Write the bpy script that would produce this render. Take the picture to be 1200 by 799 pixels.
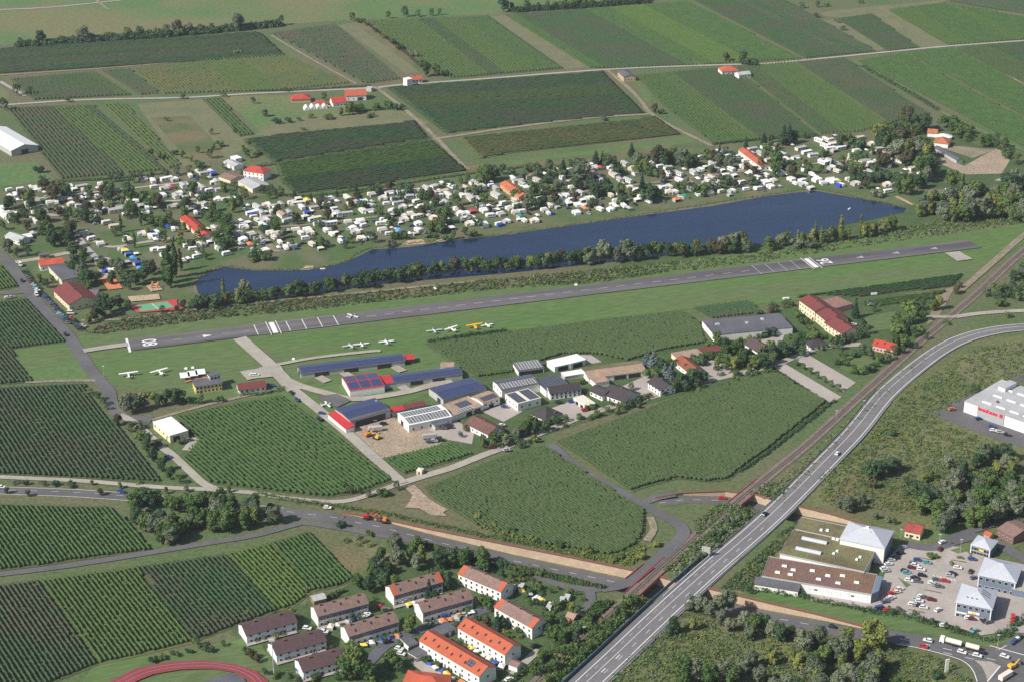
import bpy, math, random
import numpy as np
from mathutils import Vector
from mathutils.geometry import tessellate_polygon, delaunay_2d_cdt
R = math.radians
rng = random.Random(7)
nr = np.random.RandomState(11)
for o in list(bpy.data.objects):
    bpy.data.objects.remove(o)
sc = bpy.context.scene
C = sc.collection.objects
# ---------------------------------------------------------------- camera geometry: a survey from an aeroplane 470 m up
F, TH, HC = 2100.0, R(24), 470.0
HAZE = 0.000045
def g(x, y, z=0.0):
    """the place on the level z that the photograph shows at pixel x, y"""
    a = (x - 600) / F; b = (399.5 - y) / F
    dy = math.cos(TH) + b * math.sin(TH); dz = -math.sin(TH) + b * math.cos(TH)
    t = (HC - z) / -dz
    return Vector((a * t, dy * t, z))
def mpp(x, y):
    """metres per photograph pixel at a ground pixel"""
    p = g(x, y)
    return (p.y * math.cos(TH) + HC * math.sin(TH)) / F
cam = bpy.data.objects.new('camera', bpy.data.cameras.new('camera')); C.link(cam)
cam.location = (0, 0, HC); cam.rotation_euler = (R(90) - TH, 0, 0)
cam.data.sensor_width = 36; cam.data.lens = F / 1200 * 36
cam.data.clip_start = 1; cam.data.clip_end = 20000
sc.camera = cam
# ---------------------------------------------------------------- light
EL = R(40); SD = Vector((0.88, 0.47, 0)).normalized()
w = bpy.data.worlds.new('World'); sc.world = w; w.use_nodes = True
nt = w.node_tree; bg = nt.nodes['Background']; sky = nt.nodes.new('ShaderNodeTexSky')
sky.sky_type = 'NISHITA'; sky.sun_disc = False; sky.sun_elevation = EL
sky.sun_rotation = math.atan2(-SD.x, -SD.y); sky.air_density = 1.2; sky.dust_density = 1.5
nt.links.new(sky.outputs[0], bg.inputs[0]); bg.inputs[1].default_value = 0.078
sl = bpy.data.lights.new('sun', 'SUN'); sl.energy = 4.9; sl.angle = R(0.5); sl.color = (1, 0.955, 0.88)
so = bpy.data.objects.new('sun', sl); C.link(so); so.location = (-800, 0, 900)
d = Vector((SD.x * math.cos(EL), SD.y * math.cos(EL), -math.sin(EL)))
so.rotation_euler = d.to_track_quat('-Z', 'Y').to_euler()
sc.view_settings.view_transform = 'Standard'; sc.view_settings.look = 'None'
sc.view_settings.exposure = 0.34; sc.view_settings.gamma = 1
sc.view_settings.use_curve_mapping = False
sc.render.engine = 'CYCLES'
sc.cycles.use_denoising = False; sc.cycles.max_bounces = 5; sc.cycles.diffuse_bounces = 2; sc.cycles.glossy_bounces = 2; sc.cycles.volume_bounces = 0
sc.cycles.transparent_max_bounces = 4
# ---------------------------------------------------------------- materials
MATS = {}
RANG = math.atan2((g(1142, 287) - g(149, 406)).y, (g(1142, 287) - g(149, 406)).x)
def mat(name, c1, c2=None, s1=0.15, s2=1.3, rough=0.85, rnd=0.0, c3=None, s3=0.012, metal=0.0, fine=0.35, spec=0.3, along=None):
    """two colours mixed by a coarse and a fine noise, a third in wide patches, each object a little lighter or darker"""
    if name in MATS: return MATS[name]
    m = bpy.data.materials.new(name); m.use_nodes = True; N = m.node_tree.nodes; L = m.node_tree.links
    b = N['Principled BSDF']; b.inputs['Roughness'].default_value = rough; b.inputs['Metallic'].default_value = metal
    b.inputs['Specular IOR Level'].default_value = spec
    if c2 is None: c2 = tuple(min(1, v * 0.82) for v in c1)
    tc = N.new('ShaderNodeTexCoord'); vec = tc.outputs['Object']
    if along is not None:                                # mown, driven or laid along one direction
        mp = N.new('ShaderNodeMapping'); mp.vector_type = 'TEXTURE'; mp.inputs['Rotation'].default_value[2] = along[0]; mp.inputs['Scale'].default_value = (along[1], 1, 1); L.new(vec, mp.inputs['Vector']); vec = mp.outputs[0]
    def noise(s, det=3):
        n = N.new('ShaderNodeTexNoise'); n.inputs['Scale'].default_value = s; n.inputs['Detail'].default_value = det
        n.inputs['Roughness'].default_value = 0.6
        L.new(vec, n.inputs['Vector']); return n
    def ramp(src, lo, hi):
        r = N.new('ShaderNodeMapRange'); r.inputs[1].default_value = lo; r.inputs[2].default_value = hi
        L.new(src, r.inputs[0]); return r.outputs[0]
    def mix(fac, a, bb, mode='MIX'):
        x = N.new('ShaderNodeMix'); x.data_type = 'RGBA'; x.blend_type = mode
        for i, v in ((0, fac), (6, a), (7, bb)):
            if isinstance(v, bpy.types.NodeSocket): L.new(v, x.inputs[i])
            elif i == 0: x.inputs[0].default_value = v
            else: x.inputs[i].default_value = (*v, 1) if len(v) == 3 else v
        return x.outputs[2]
    col = mix(ramp(noise(s1).outputs['Fac'], 0.35, 0.65), c1, c2)
    if c3 is not None: col = mix(ramp(noise(s3, 2).outputs['Fac'], 0.42, 0.62), col, c3)
    if fine:
        f = N.new('ShaderNodeMapRange'); f.inputs[1].default_value = 0.3; f.inputs[2].default_value = 0.7
        f.inputs[3].default_value = 1 - fine; f.inputs[4].default_value = 1 + fine
        L.new(noise(s2, 2).outputs['Fac'], f.inputs[0])
        v = N.new('ShaderNodeCombineColor')
        for i in range(3): L.new(f.outputs[0], v.inputs[i])
        col = mix(1.0, col, v.outputs[0], 'MULTIPLY')
    if rnd:
        oi = N.new('ShaderNodeObjectInfo'); h = N.new('ShaderNodeHueSaturation')
        a = N.new('ShaderNodeMapRange'); a.inputs[3].default_value = 1 - rnd; a.inputs[4].default_value = 1 + rnd
        L.new(oi.outputs['Random'], a.inputs[0]); L.new(a.outputs[0], h.inputs['Value'])
        a2 = N.new('ShaderNodeMapRange'); a2.inputs[3].default_value = 0.5 + rnd * 0.06; a2.inputs[4].default_value = 0.5 - rnd * 0.1
        L.new(oi.outputs['Random'], a2.inputs[0]); L.new(a2.outputs[0], h.inputs['Hue'])
        L.new(col, h.inputs['Color']); col = h.outputs[0]
    L.new(col, b.inputs['Base Color'])
    MATS[name] = m; return m
def plain(name, c, rough=0.6, metal=0.0, spec=0.4): return mat(name, c, tuple(v * 0.9 for v in c), 0.6, 3.0, rough, fine=0.08, metal=metal, spec=spec)
def solar(name, c, line, sx, sy, rough=0.25, mort=0.03):
    if name in MATS: return MATS[name]
    m = bpy.data.materials.new(name); m.use_nodes = True; N = m.node_tree.nodes; L = m.node_tree.links
    b = N['Principled BSDF']; b.inputs['Roughness'].default_value = rough
    tc = N.new('ShaderNodeTexCoord'); bt = N.new('ShaderNodeTexBrick'); bt.offset = 0
    bt.inputs['Color1'].default_value = (*c, 1); bt.inputs['Color2'].default_value = (*[v * 0.8 for v in c], 1)
    bt.inputs['Mortar'].default_value = (*line, 1); bt.inputs['Scale'].default_value = 1
    bt.inputs['Brick Width'].default_value = sx; bt.inputs['Row Height'].default_value = sy; bt.inputs['Mortar Size'].default_value = mort
    L.new(tc.outputs['Object'], bt.inputs['Vector']); L.new(bt.outputs[0], b.inputs['Base Color'])
    MATS[name] = m; return m
WHITE = plain('white_render', (0.80, 0.78, 0.73)); CREAM = plain('cream_render', (0.74, 0.64, 0.44)); YELLOW = plain('yellow_render', (0.75, 0.55, 0.2))
PALEBLUE = plain('cool_white_render', (0.72, 0.74, 0.78)); PINK = plain('pink_render', (0.62, 0.36, 0.32)); TANW = plain('tan_brick', (0.5, 0.36, 0.22))
GREYW = plain('grey_cladding', (0.42, 0.42, 0.40)); STEEL = plain('blue_grey_cladding', (0.16, 0.2, 0.27), 0.4); BROWNW = plain('brown_brick', (0.2, 0.11, 0.1))
RTILE = mat('brown_roof_tiles', (0.225, 0.145, 0.122), (0.185, 0.12, 0.105), 0.3, 2.5); OTILE = mat('orange_roof_tiles', (0.42, 0.105, 0.052), (0.37, 0.092, 0.048), 0.3, 2.5, fine=0.15)
REDT = mat('red_roof_tiles', (0.42, 0.055, 0.035), (0.36, 0.05, 0.035), 0.3, 2.5, fine=0.15); DRED = mat('dark_red_tiles', (0.17, 0.045, 0.04), (0.14, 0.04, 0.04), 0.3, 2.5, fine=0.2)
DARKT = mat('dark_roof_tiles', (0.055, 0.045, 0.048), (0.045, 0.04, 0.045), 0.3, 2.5); PURT = mat('dark_brown_tiles', (0.10, 0.06, 0.06), (0.08, 0.05, 0.055), 0.3, 2.5, fine=0.2)
GREYR = mat('grey_roof', (0.12, 0.12, 0.14), (0.09, 0.09, 0.105), 0.1, 1.0, fine=0.15); LGREYR = mat('pale_grey_roof', (0.42, 0.42, 0.42), (0.36, 0.36, 0.37), 0.1, 1.0, fine=0.12)
WROOF = plain('white_sheet_roof', (0.80, 0.80, 0.79), 0.5); SILV = plain('silver_roof', (0.46, 0.48, 0.53), 0.45); REDS = plain('red_sheet', (0.50, 0.035, 0.04), 0.45)
TANR = mat('tan_roof', (0.36, 0.25, 0.18), (0.28, 0.2, 0.15), 0.2, 1.5); MOSS = mat('green_roof', (0.15, 0.155, 0.07), (0.20, 0.17, 0.085), 0.12, 1.2, c3=(0.12, 0.10, 0.055), s3=0.06)
SEDUM = mat('brown_roof_moss', (0.20, 0.125, 0.075), (0.16, 0.095, 0.065), 0.12, 1.2, c3=(0.17, 0.10, 0.09), s3=0.05)
GLASS = plain('window_glass', (0.03, 0.035, 0.045), 0.15); DOORM = plain('door_paint', (0.12, 0.1, 0.1)); DARK = plain('dark_opening', (0.03, 0.03, 0.035))
PANEL = solar('blue_solar_cells', (0.045, 0.058, 0.135), (0.10, 0.115, 0.2), 1.6, 1.0); PANELB = solar('black_solar_cells', (0.02, 0.022, 0.03), (0.62, 0.62, 0.6), 1.9, 1.3, mort=0.16)
PANELG = solar('grey_solar_cells', (0.05, 0.055, 0.075), (0.2, 0.2, 0.22), 2.2, 1.2, mort=0.08)
ASPH = mat('asphalt', (0.125, 0.12, 0.125), (0.10, 0.097, 0.10), 0.05, 0.8, fine=0.12); HWY = mat('highway_asphalt', (0.175, 0.168, 0.172), (0.14, 0.135, 0.14), 0.04, 0.6, fine=0.10)
RUN = mat('runway_asphalt', (0.118, 0.110, 0.116), (0.150, 0.140, 0.142), 0.12, 0.7, fine=0.16, c3=(0.080, 0.076, 0.086), s3=0.05, along=(RANG, 18)); CONC = mat('concrete', (0.36, 0.33, 0.28), (0.30, 0.27, 0.23), 0.06, 0.7, fine=0.12)
PAVE = mat('pinkish_paving', (0.38, 0.335, 0.305), (0.325, 0.285, 0.26), 0.05, 0.9, fine=0.1); TRACKM = mat('dirt_track', (0.26, 0.21, 0.155), (0.19, 0.165, 0.11), 0.08, 0.7)
GRAV = mat('gravel_yard', (0.36, 0.275, 0.20), (0.29, 0.22, 0.16), 0.08, 0.7, c3=(0.28, 0.23, 0.17), s3=0.03); WORN = plain('worn_paint', (0.36, 0.355, 0.35)); BANKE = mat('earth_bank', (0.17, 0.14, 0.085), (0.11, 0.11, 0.05), 0.08, 0.9); PAINT = plain('road_paint', (0.75, 0.74, 0.72))
SAND = mat('beach_sand', (0.42, 0.33, 0.22), (0.34, 0.27, 0.17), 0.1, 0.9); CLAY = mat('clay_court', (0.62, 0.20, 0.09), (0.55, 0.18, 0.085), 0.1, 0.7, fine=0.1)
REDTRACK = mat('red_running_track', (0.24, 0.05, 0.058), (0.21, 0.046, 0.053), 0.1, 1, fine=0.1); TGREEN = plain('green_court', (0.13, 0.35, 0.2)); TRED = plain('red_court_surround', (0.48, 0.06, 0.06))
WALLT = mat('tan_retaining_wall', (0.50, 0.385, 0.275), (0.43, 0.33, 0.24), 0.2, 1.0, fine=0.12); CAPR = plain('red_wall_cap', (0.22, 0.085, 0.065)); BALL = mat('railway_ballast', (0.19, 0.15, 0.125), (0.15, 0.12, 0.10), 0.2, 1.3, fine=0.3)
RAILM = plain('rail_steel', (0.22, 0.17, 0.15), 0.4, 0.5); REDG = plain('red_girder', (0.36, 0.06, 0.07)); METAL = plain('galvanised_steel', (0.5, 0.51, 0.52), 0.4)
GRASS = mat('airfield_grass', (0.0752, 0.1420, 0.0356), (0.0921, 0.1500, 0.0440), 0.03, 0.5, fine=0.2, c3=(0.0987, 0.1350, 0.0524), s3=0.02, along=(RANG, 5))
MEAD = mat('meadow_grass', (0.0799, 0.1500, 0.0440), (0.0987, 0.1550, 0.0524), 0.02, 0.25, fine=0.18, c3=(0.1500, 0.1500, 0.0650), s3=0.006)
ROUGH = mat('rough_grass', (0.0676, 0.1050, 0.0336), (0.0987, 0.1180, 0.0471), 0.06, 0.7, fine=0.32, c3=(0.1550, 0.1250, 0.0650), s3=0.02)
BASE = mat('country_ground', (0.0733, 0.1180, 0.0398), (0.0921, 0.1250, 0.0502), 0.03, 0.4, fine=0.25, c3=(0.1200, 0.1150, 0.0600), s3=0.008)
DRY = mat('dry_field', (0.1650, 0.1500, 0.0820), (0.1174, 0.1380, 0.0650), 0.05, 0.5, fine=0.22); SCRUBG = mat('scrubland', (0.0842, 0.1080, 0.0388), (0.1134, 0.1250, 0.0504), 0.045, 0.5, fine=0.35, c3=(0.128, 0.138, 0.058), s3=0.02)
GARD = mat('garden_ground', (0.0470, 0.0880, 0.0273), (0.0733, 0.1050, 0.0377), 0.12, 0.8, fine=0.3)
CAMPG = mat('campsite_grass', (0.0582, 0.1080, 0.0314), (0.0770, 0.1180, 0.0398), 0.08, 0.8, fine=0.2, c3=(0.1300, 0.1250, 0.0700), s3=0.03)
SOIL = mat('vineyard_ground', (0.062, 0.084, 0.030), (0.078, 0.092, 0.038), 0.03, 0.6, fine=0.25); SOILB = mat('vineyard_ground_brown', (0.1250, 0.1050, 0.0700), (0.1000, 0.0950, 0.0550), 0.03, 0.6, fine=0.2)
SOILY = mat('vineyard_ground_green', (0.0940, 0.1150, 0.0419), (0.1200, 0.1250, 0.0450), 0.03, 0.6, fine=0.2)
def vine(name, a, b, c3=None): return mat(name, a, b, 0.08, 1.1, 0.7, fine=0.4, c3=c3, s3=0.018, spec=0.2)
VG = vine('vine_leaves', (0.0376, 0.0800, 0.0231), (0.0516, 0.0950, 0.0273)); VD = vine('vine_leaves_dark', (0.0282, 0.0640, 0.0251), (0.0376, 0.0740, 0.0273), (0.0470, 0.0600, 0.0336))
VY = vine('vine_leaves_yellowing', (0.0658, 0.1100, 0.0231), (0.0545, 0.1000, 0.0251)); VM = vine('vine_leaves_even', (0.0421, 0.0700, 0.0243), (0.0508, 0.0770, 0.0272)); VG2 = vine('vine_leaves_fresh', (0.0488, 0.0900, 0.0231), (0.0564, 0.0950, 0.0262)); VP = vine('vine_leaves_reddish', (0.0488, 0.0680, 0.0336), (0.0650, 0.0660, 0.0420), (0.0357, 0.0680, 0.0293))
VO = vine('vine_leaves_olive', (0.0705, 0.0900, 0.0314), (0.0950, 0.0950, 0.0380), (0.0564, 0.0850, 0.0314))
def leaf(name, a, b): return mat(name, a, b, 0.35, 2.2, 0.75, rnd=0.28, fine=0.35, spec=0.15)
LB = leaf('leaves_green', (0.0837, 0.1390, 0.0374), (0.0537, 0.0998, 0.0299)); LD = leaf('leaves_dark', (0.0531, 0.1000, 0.0409), (0.0368, 0.0783, 0.0365)); LG = leaf('leaves_silver', (0.1468, 0.1750, 0.1114), (0.0881, 0.1125, 0.0655))
LY = leaf('leaves_yellow_green', (0.1675, 0.1938, 0.0455), (0.1092, 0.1473, 0.0422)); LR = leaf('leaves_russet', (0.0820, 0.0720, 0.0360), (0.0582, 0.0660, 0.0314)); LC = leaf('needles_dark', (0.0233, 0.0527, 0.0325), (0.0321, 0.0651, 0.0390))
LBL = leaf('needles_bluish', (0.1318, 0.1628, 0.1550), (0.0775, 0.1085, 0.1085)); BARK = mat('bark', (0.1000, 0.0750, 0.0500), (0.0700, 0.0550, 0.0400), 1.0, 4.0)
REED = leaf('reed_scrub', (0.1783, 0.1395, 0.0853), (0.1162, 0.1162, 0.0543))
CARC = {k: plain(k + '_car_paint', v, 0.3) for k, v in dict(white=(0.75, 0.75, 0.75), silver=(0.42, 0.43, 0.45), black=(0.02, 0.02, 0.022), blue=(0.04, 0.08, 0.25), red=(0.5, 0.03, 0.03),
        grey=(0.13, 0.135, 0.15), teal=(0.12, 0.35, 0.36), yellow=(0.7, 0.42, 0.05), maroon=(0.14, 0.02, 0.03), green=(0.04, 0.1, 0.06), orange=(0.65, 0.2, 0.04)).items()}
TYRE = plain('tyre_rubber', (0.02, 0.02, 0.02)); COAT = plain('white_coachwork', (0.80, 0.79, 0.76), 0.4); CREAMC = plain('cream_coachwork', (0.72, 0.66, 0.55), 0.4); GREYC = plain('grey_canvas', (0.40, 0.39, 0.38))
BEIGE = plain('beige_canvas', (0.56, 0.47, 0.37)); BLUEC = plain('blue_canvas', (0.03, 0.08, 0.4)); SKYC = plain('sky_blue_canvas', (0.06, 0.28, 0.6)); YELC = plain('yellow_canvas', (0.8, 0.6, 0.12)); ORAC = plain('orange_canvas', (0.7, 0.2, 0.07))
REDC = plain('red_canvas', (0.5, 0.05, 0.05)); GRNC = plain('green_canvas', (0.02, 0.22, 0.12)); PNKC = plain('pink_canvas', (0.75, 0.38, 0.36)); SLEEP = plain('tarred_sleepers', (0.075, 0.045, 0.04)); WOOD = plain('weathered_timber', (0.25, 0.17, 0.11))
WATER = mat('lake_water', (0.014, 0.029, 0.070), (0.010, 0.021, 0.054), 0.02, 0.2, 0.13, fine=0.1, spec=0.5, along=(RANG, 4))
# ---------------------------------------------------------------- mesh building
class MB:
    def __init__(s): s.v = []; s.f = []; s.m = []
    def add(s, vs, fs, mi=0):
        k = len(s.v); s.v += [tuple(v) for v in vs]; s.f += [tuple(i + k for i in f) for f in fs]; s.m += [mi] * len(fs); return s
    def box(s, x0, x1, y0, y1, z0, z1, mi=0, tx=0, ty=0):
        """a box whose top may be drawn in by tx, ty"""
        return s.add([(x0, y0, z0), (x1, y0, z0), (x1, y1, z0), (x0, y1, z0), (x0 + tx, y0 + ty, z1), (x1 - tx, y0 + ty, z1), (x1 - tx, y1 - ty, z1), (x0 + tx, y1 - ty, z1)],
              [(3, 2, 1, 0), (4, 5, 6, 7), (0, 1, 5, 4), (1, 2, 6, 5), (2, 3, 7, 6), (3, 0, 4, 7)], mi)
    def tube(s, p, q, r0, r1, n=6, mi=0):
        p = Vector(p); q = Vector(q); d = (q - p).normalized(); a = d.orthogonal().normalized(); b = d.cross(a)
        vs = []
        for c, r in ((p, r0), (q, r1)):
            vs += [c + (a * math.cos(2 * math.pi * i / n) + b * math.sin(2 * math.pi * i / n)) * r for i in range(n)]
        return s.add(vs, [(i, (i + 1) % n, n + (i + 1) % n, n + i) for i in range(n)] + [tuple(range(n - 1, -1, -1)), tuple(range(n, 2 * n))], mi)
    def prism(s, prof, y0, y1, mi=0):
        """an outline in x, z drawn along y"""
        n = len(prof)
        return s.add([(x, y0, z) for x, z in prof] + [(x, y1, z) for x, z in prof],
              [tuple(range(n)), tuple(range(2 * n - 1, n - 1, -1))] + [(i, n + i, n + (i + 1) % n, (i + 1) % n) for i in range(n)], mi)
    def mesh(s, name, mats):
        me = bpy.data.meshes.new(name); me.from_pydata(s.v, [], s.f)
        for m in (mats if isinstance(mats, (list, tuple)) else [mats]): me.materials.append(m)
        if any(s.m): me.polygons.foreach_set('material_index', s.m)
        me.update(); return me
def tag(o, label=None, cat=None, group=None, kind=None):
    if label: o['label'] = label
    if cat: o['category'] = cat
    if group: o['group'] = group
    if kind: o['kind'] = kind
    return o
def link(name, data, parent=None, loc=(0, 0, 0), rz=0.0, scl=1.0):
    o = bpy.data.objects.new(name, data); C.link(o); o.location = loc
    if rz: o.rotation_euler = (0, 0, rz)
    if scl != 1.0: o.scale = (scl,) * 3 if not isinstance(scl, tuple) else scl
    if parent is not None: o.parent = parent
    return o
def thing(name, label, cat, loc=(0, 0, 0), rz=0, group=None): return tag(link(name, None, None, loc, rz), label, cat, group)
def inst(proto, label, cat, loc, rz=0, scl=1.0, group=None):
    """one more of a kind: root and every part of it are objects of their own and share mesh data with the first"""
    o = tag(link(proto['name'], proto.get('mesh'), None, loc, rz, scl), label, cat, group)
    for p in proto.get('parts', ()):
        c = link(p[0], p[1], o, p[2] if len(p) > 2 else (0, 0, 0))
        for q in (p[3] if len(p) > 3 else ()): link(q[0], q[1], c, q[2] if len(q) > 2 else (0, 0, 0))
    return o
def fast(name, V, Q, mats, mi=None):
    """a mesh from numpy quads"""
    me = bpy.data.meshes.new(name); n = len(Q)
    me.vertices.add(len(V)); me.vertices.foreach_set('co', np.ascontiguousarray(V, dtype=np.float32).ravel())
    me.loops.add(n * 4); me.loops.foreach_set('vertex_index', np.ascontiguousarray(Q, dtype=np.int32).ravel())
    me.polygons.add(n); me.polygons.foreach_set('loop_start', np.arange(0, n * 4, 4, dtype=np.int32)); me.polygons.foreach_set('loop_total', np.full(n, 4, dtype=np.int32))
    for m in (mats if isinstance(mats, (list, tuple)) else [mats]): me.materials.append(m)
    if mi is not None: me.polygons.foreach_set('material_index', np.asarray(mi, dtype=np.int32))
    me.update(calc_edges=True); me.validate(); return me
LAY = [0]
def layz(): LAY[0] += 1; return 0.02 + LAY[0] * 0.003
def sheet(name, px, m, kind='structure', label=None, cat=None, parent=None, world=False, z=None):
    z = layz() if z is None else z
    P = [Vector((p[0], p[1], z)) if world else g(p[0], p[1]) + Vector((0, 0, z)) for p in px]
    b = MB(); b.add(P, [tuple(t) for t in tessellate_polygon([P])])
    for i, f in enumerate(b.f):
        a, q, c = (Vector(b.v[k]) for k in f)
        if (q - a).cross(c - a).z < 0: b.f[i] = f[::-1]
    return tag(link(name, b.mesh(name, m), parent), label, cat, None, kind)
def smooth(pts, k=6):
    if len(pts) < 3: return [Vector(p) for p in pts]
    P = [Vector(p) for p in pts]; P = [2 * P[0] - P[1]] + P + [2 * P[-1] - P[-2]]; out = []
    for i in range(1, len(P) - 2):
        for j in range(k):
            t = j / k; a, b, c, e = P[i - 1:i + 3]
            out.append(0.5 * (2 * b + (c - a) * t + (2 * a - 5 * b + 4 * c - e) * t * t + (3 * b - a - 3 * c + e) * t ** 3))
    return out + [P[-2]]
def side(P, i):
    a = P[max(0, i - 1)]; b = P[min(len(P) - 1, i + 1)]; d = Vector((b.x - a.x, b.y - a.y, 0)).normalized()
    return Vector((-d.y, d.x, 0))
def ribbon(name, px, width, m, z=None, kind='structure', off=0.0, parent=None, sm=True, world=False, z1=None, label=None, cat=None):
    """a strip along a line; with z1 a solid one from z down to z1"""
    P = [Vector(p) for p in px] if world else [g(*p) for p in px]
    if sm and not world: P = smooth(P)
    z = layz() if z is None else z; b = MB(); n = len(P); ww = width if isinstance(width, (list, tuple)) else None
    L = []; Rr = []
    for i, p in enumerate(P):
        s = side(P, i); wd = width if ww is None else ww[0] + (ww[1] - ww[0]) * i / (n - 1)
        L.append(p + s * (off + wd / 2) + Vector((0, 0, z))); Rr.append(p + s * (off - wd / 2) + Vector((0, 0, z)))
    if z1 is None: b.add(L + Rr, [(i, n + i, n + i + 1, i + 1) for i in range(n - 1)])
    else:
        dn = Vector((0, 0, z1 - z)); fs = []
        for i in range(n - 1):
            fs += [(i, n + i, n + i + 1, i + 1), (3 * n + i, 2 * n + i, 2 * n + i + 1, 3 * n + i + 1), (2 * n + i, i, i + 1, 2 * n + i + 1), (n + i, 3 * n + i, 3 * n + i + 1, n + i + 1)]
        fs += [(0, 2 * n, 3 * n, n), (n - 1, 2 * n - 1, 4 * n - 1, 3 * n - 1)]
        b.add(L + Rr + [v + dn for v in L] + [v + dn for v in Rr], fs)
    return tag(link(name, b.mesh(name, m), parent), label, cat, None, kind)
def walk(P, step, start=0.0):
    """points every step metres along a world line, with the direction there"""
    out = []; acc = -start
    for a, b in zip(P, P[1:]):
        l = (b - a).length; d = (b - a).normalized() if l else Vector((1, 0, 0)); t = -acc
        while t < l: out.append((a + d * t, d)); t += step
        acc = -(t - l)
    return out
def dashes(name, px, m, dash, gap, width, off=0.0, parent=None):
    P = smooth([g(*p) for p in px]) if not isinstance(px[0], Vector) else px
    b = MB(); z = layz(); up = Vector((0, 0, z))
    for p, d in walk(P, dash + gap):
        s = Vector((-d.y, d.x, 0)); q = p + d * dash; c = s * off
        b.add([p + c - s * width / 2 + up, q + c - s * width / 2 + up, q + c + s * width / 2 + up, p + c + s * width / 2 + up], [(0, 1, 2, 3)])
    return tag(link(name, b.mesh(name, m), parent), None, None, None, 'structure')
# ---------------------------------------------------------------- labels that single things out
ORD = ['nearest', 'second', 'third', 'fourth', 'fifth', 'sixth', 'seventh', 'eighth', 'ninth', 'tenth', 'eleventh', 'twelfth', 'thirteenth', 'fourteenth', 'fifteenth', 'sixteenth', 'seventeenth', 'eighteenth', 'nineteenth', 'twentieth',
       'twenty-first', 'twenty-second', 'twenty-third', 'twenty-fourth', 'twenty-fifth', 'twenty-sixth', 'twenty-seventh', 'twenty-eighth', 'twenty-ninth', 'thirtieth'] + ['%dth' % i for i in range(31, 90)]
LAND = []; AUTO = []
def landmark(name, x, y): LAND.append((name, g(x, y)))
def auto(o, look): AUTO.append((o, look)); return o
def settle_labels():
    sets = {}
    for o, look in AUTO:
        p = o.location; nm, q = min(LAND, key=lambda l: (l[1] - p).length); dd = p - q
        s = ('right' if dd.x > 0 else 'left') if abs(dd.x) > abs(dd.y) * 0.6 else ('far' if dd.y > 0 else 'near')
        sets.setdefault((look, nm, s), []).append((dd.length, o))
    for (look, nm, s), l in sets.items():
        l.sort(key=lambda t: t[0])
        for i, (_, o) in enumerate(l):
            o['label'] = '%s, %s %s the %s, %s side' % (look, ORD[i], 'to' if i == 0 else 'from', nm, s) if len(l) > 1 else '%s by the %s on its %s side' % (look, nm, s)
# ---------------------------------------------------------------- plants
def leaves(lobes, n, leaf, seed, flat=0.0):
    """leaf-sized faces spread through the outer part of a number of lobes, a thin scatter between them"""
    r = np.random.RandomState(seed); L = np.array([l[0] for l in lobes], float); A = np.array([l[1] for l in lobes], float)
    wgt = (A[:, 0] * A[:, 2]); k = r.choice(len(L), n, p=wgt / wgt.sum())
    d = r.normal(size=(n, 3)); d /= np.linalg.norm(d, axis=1)[:, None]; d[:, 2] = np.where(d[:, 2] < -0.5, -d[:, 2], d[:, 2])
    rad = 1 - np.abs(r.normal(0, 0.16, n)); P = L[k] + d * A[k] * rad[:, None]
    keep = np.ones(n, bool)
    for i in range(len(L)): keep &= (np.linalg.norm((P - L[i]) / A[i], axis=1) > 0.62)
    P, d = P[keep], d[keep]; n = len(P)
    N = d + r.normal(0, 0.42, (n, 3)); N[:, 2] += flat; N /= np.linalg.norm(N, axis=1)[:, None]
    T = np.cross(N, r.normal(size=(n, 3))); T /= np.linalg.norm(T, axis=1)[:, None]; B = np.cross(N, T)
    s = leaf * r.uniform(0.55, 1.25, (n, 1)); s2 = s * r.uniform(0.5, 1.0, (n, 1))
    V = np.stack([P - T * s, P - B * s2, P + T * s, P + B * s2], 1).reshape(-1, 3); V[:, 2] = np.maximum(V[:, 2], 0.03)
    return V, np.arange(4 * n).reshape(-1, 4)
def core(lobes, V, Q):
    """the dense twigs within each lobe"""
    ico = [(0, 0, 1), (0.89, 0, 0.45), (0.28, 0.85, 0.45), (-0.72, 0.53, 0.45), (-0.72, -0.53, 0.45), (0.28, -0.85, 0.45), (0.72, 0.53, -0.45), (-0.28, 0.85, -0.45), (-0.89, 0, -0.45), (-0.28, -0.85, -0.45), (0.72, -0.53, -0.45)]
    qs = []; vs = []; k = len(V)
    for c, a in lobes:
        b = k + len(vs); vs += [(c[0] + p[0] * a[0] * 0.74, c[1] + p[1] * a[1] * 0.74, max(0.02, c[2] + p[2] * a[2] * 0.74)) for p in ico]
        for i in range(5):
            j = (i + 1) % 5; qs += [(b, b + 1 + i, b + 1 + j), (b + 1 + i, b + 6 + i, b + 1 + j), (b + 6 + i, b + 6 + j, b + 1 + j)]
    return vs, qs
def crown(name, lobes, n, leaf, m, seed, flat=0.0):
    V, Q = leaves(lobes, n, leaf, seed, flat); vs, qs = core(lobes, V, Q)
    me = bpy.data.meshes.new(name)
    me.from_pydata([tuple(v) for v in V] + vs, [], [tuple(q) for q in Q] + qs)
    me.materials.append(m); me.update(); return me
def trunk(name, h, r, limbs, seed):
    q = random.Random(seed); b = MB(); b.tube((0, 0, -0.2), (0.1, 0.05, h), r, r * 0.6, 7)
    for i in range(limbs):
        a = 6.28 * i / limbs + q.random(); b.tube((0.08, 0.04, h * 0.85), (math.cos(a) * h * 0.55, math.sin(a) * h * 0.55, h * 1.6), r * 0.45, r * 0.15, 5)
    return b.mesh(name, BARK)
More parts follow.
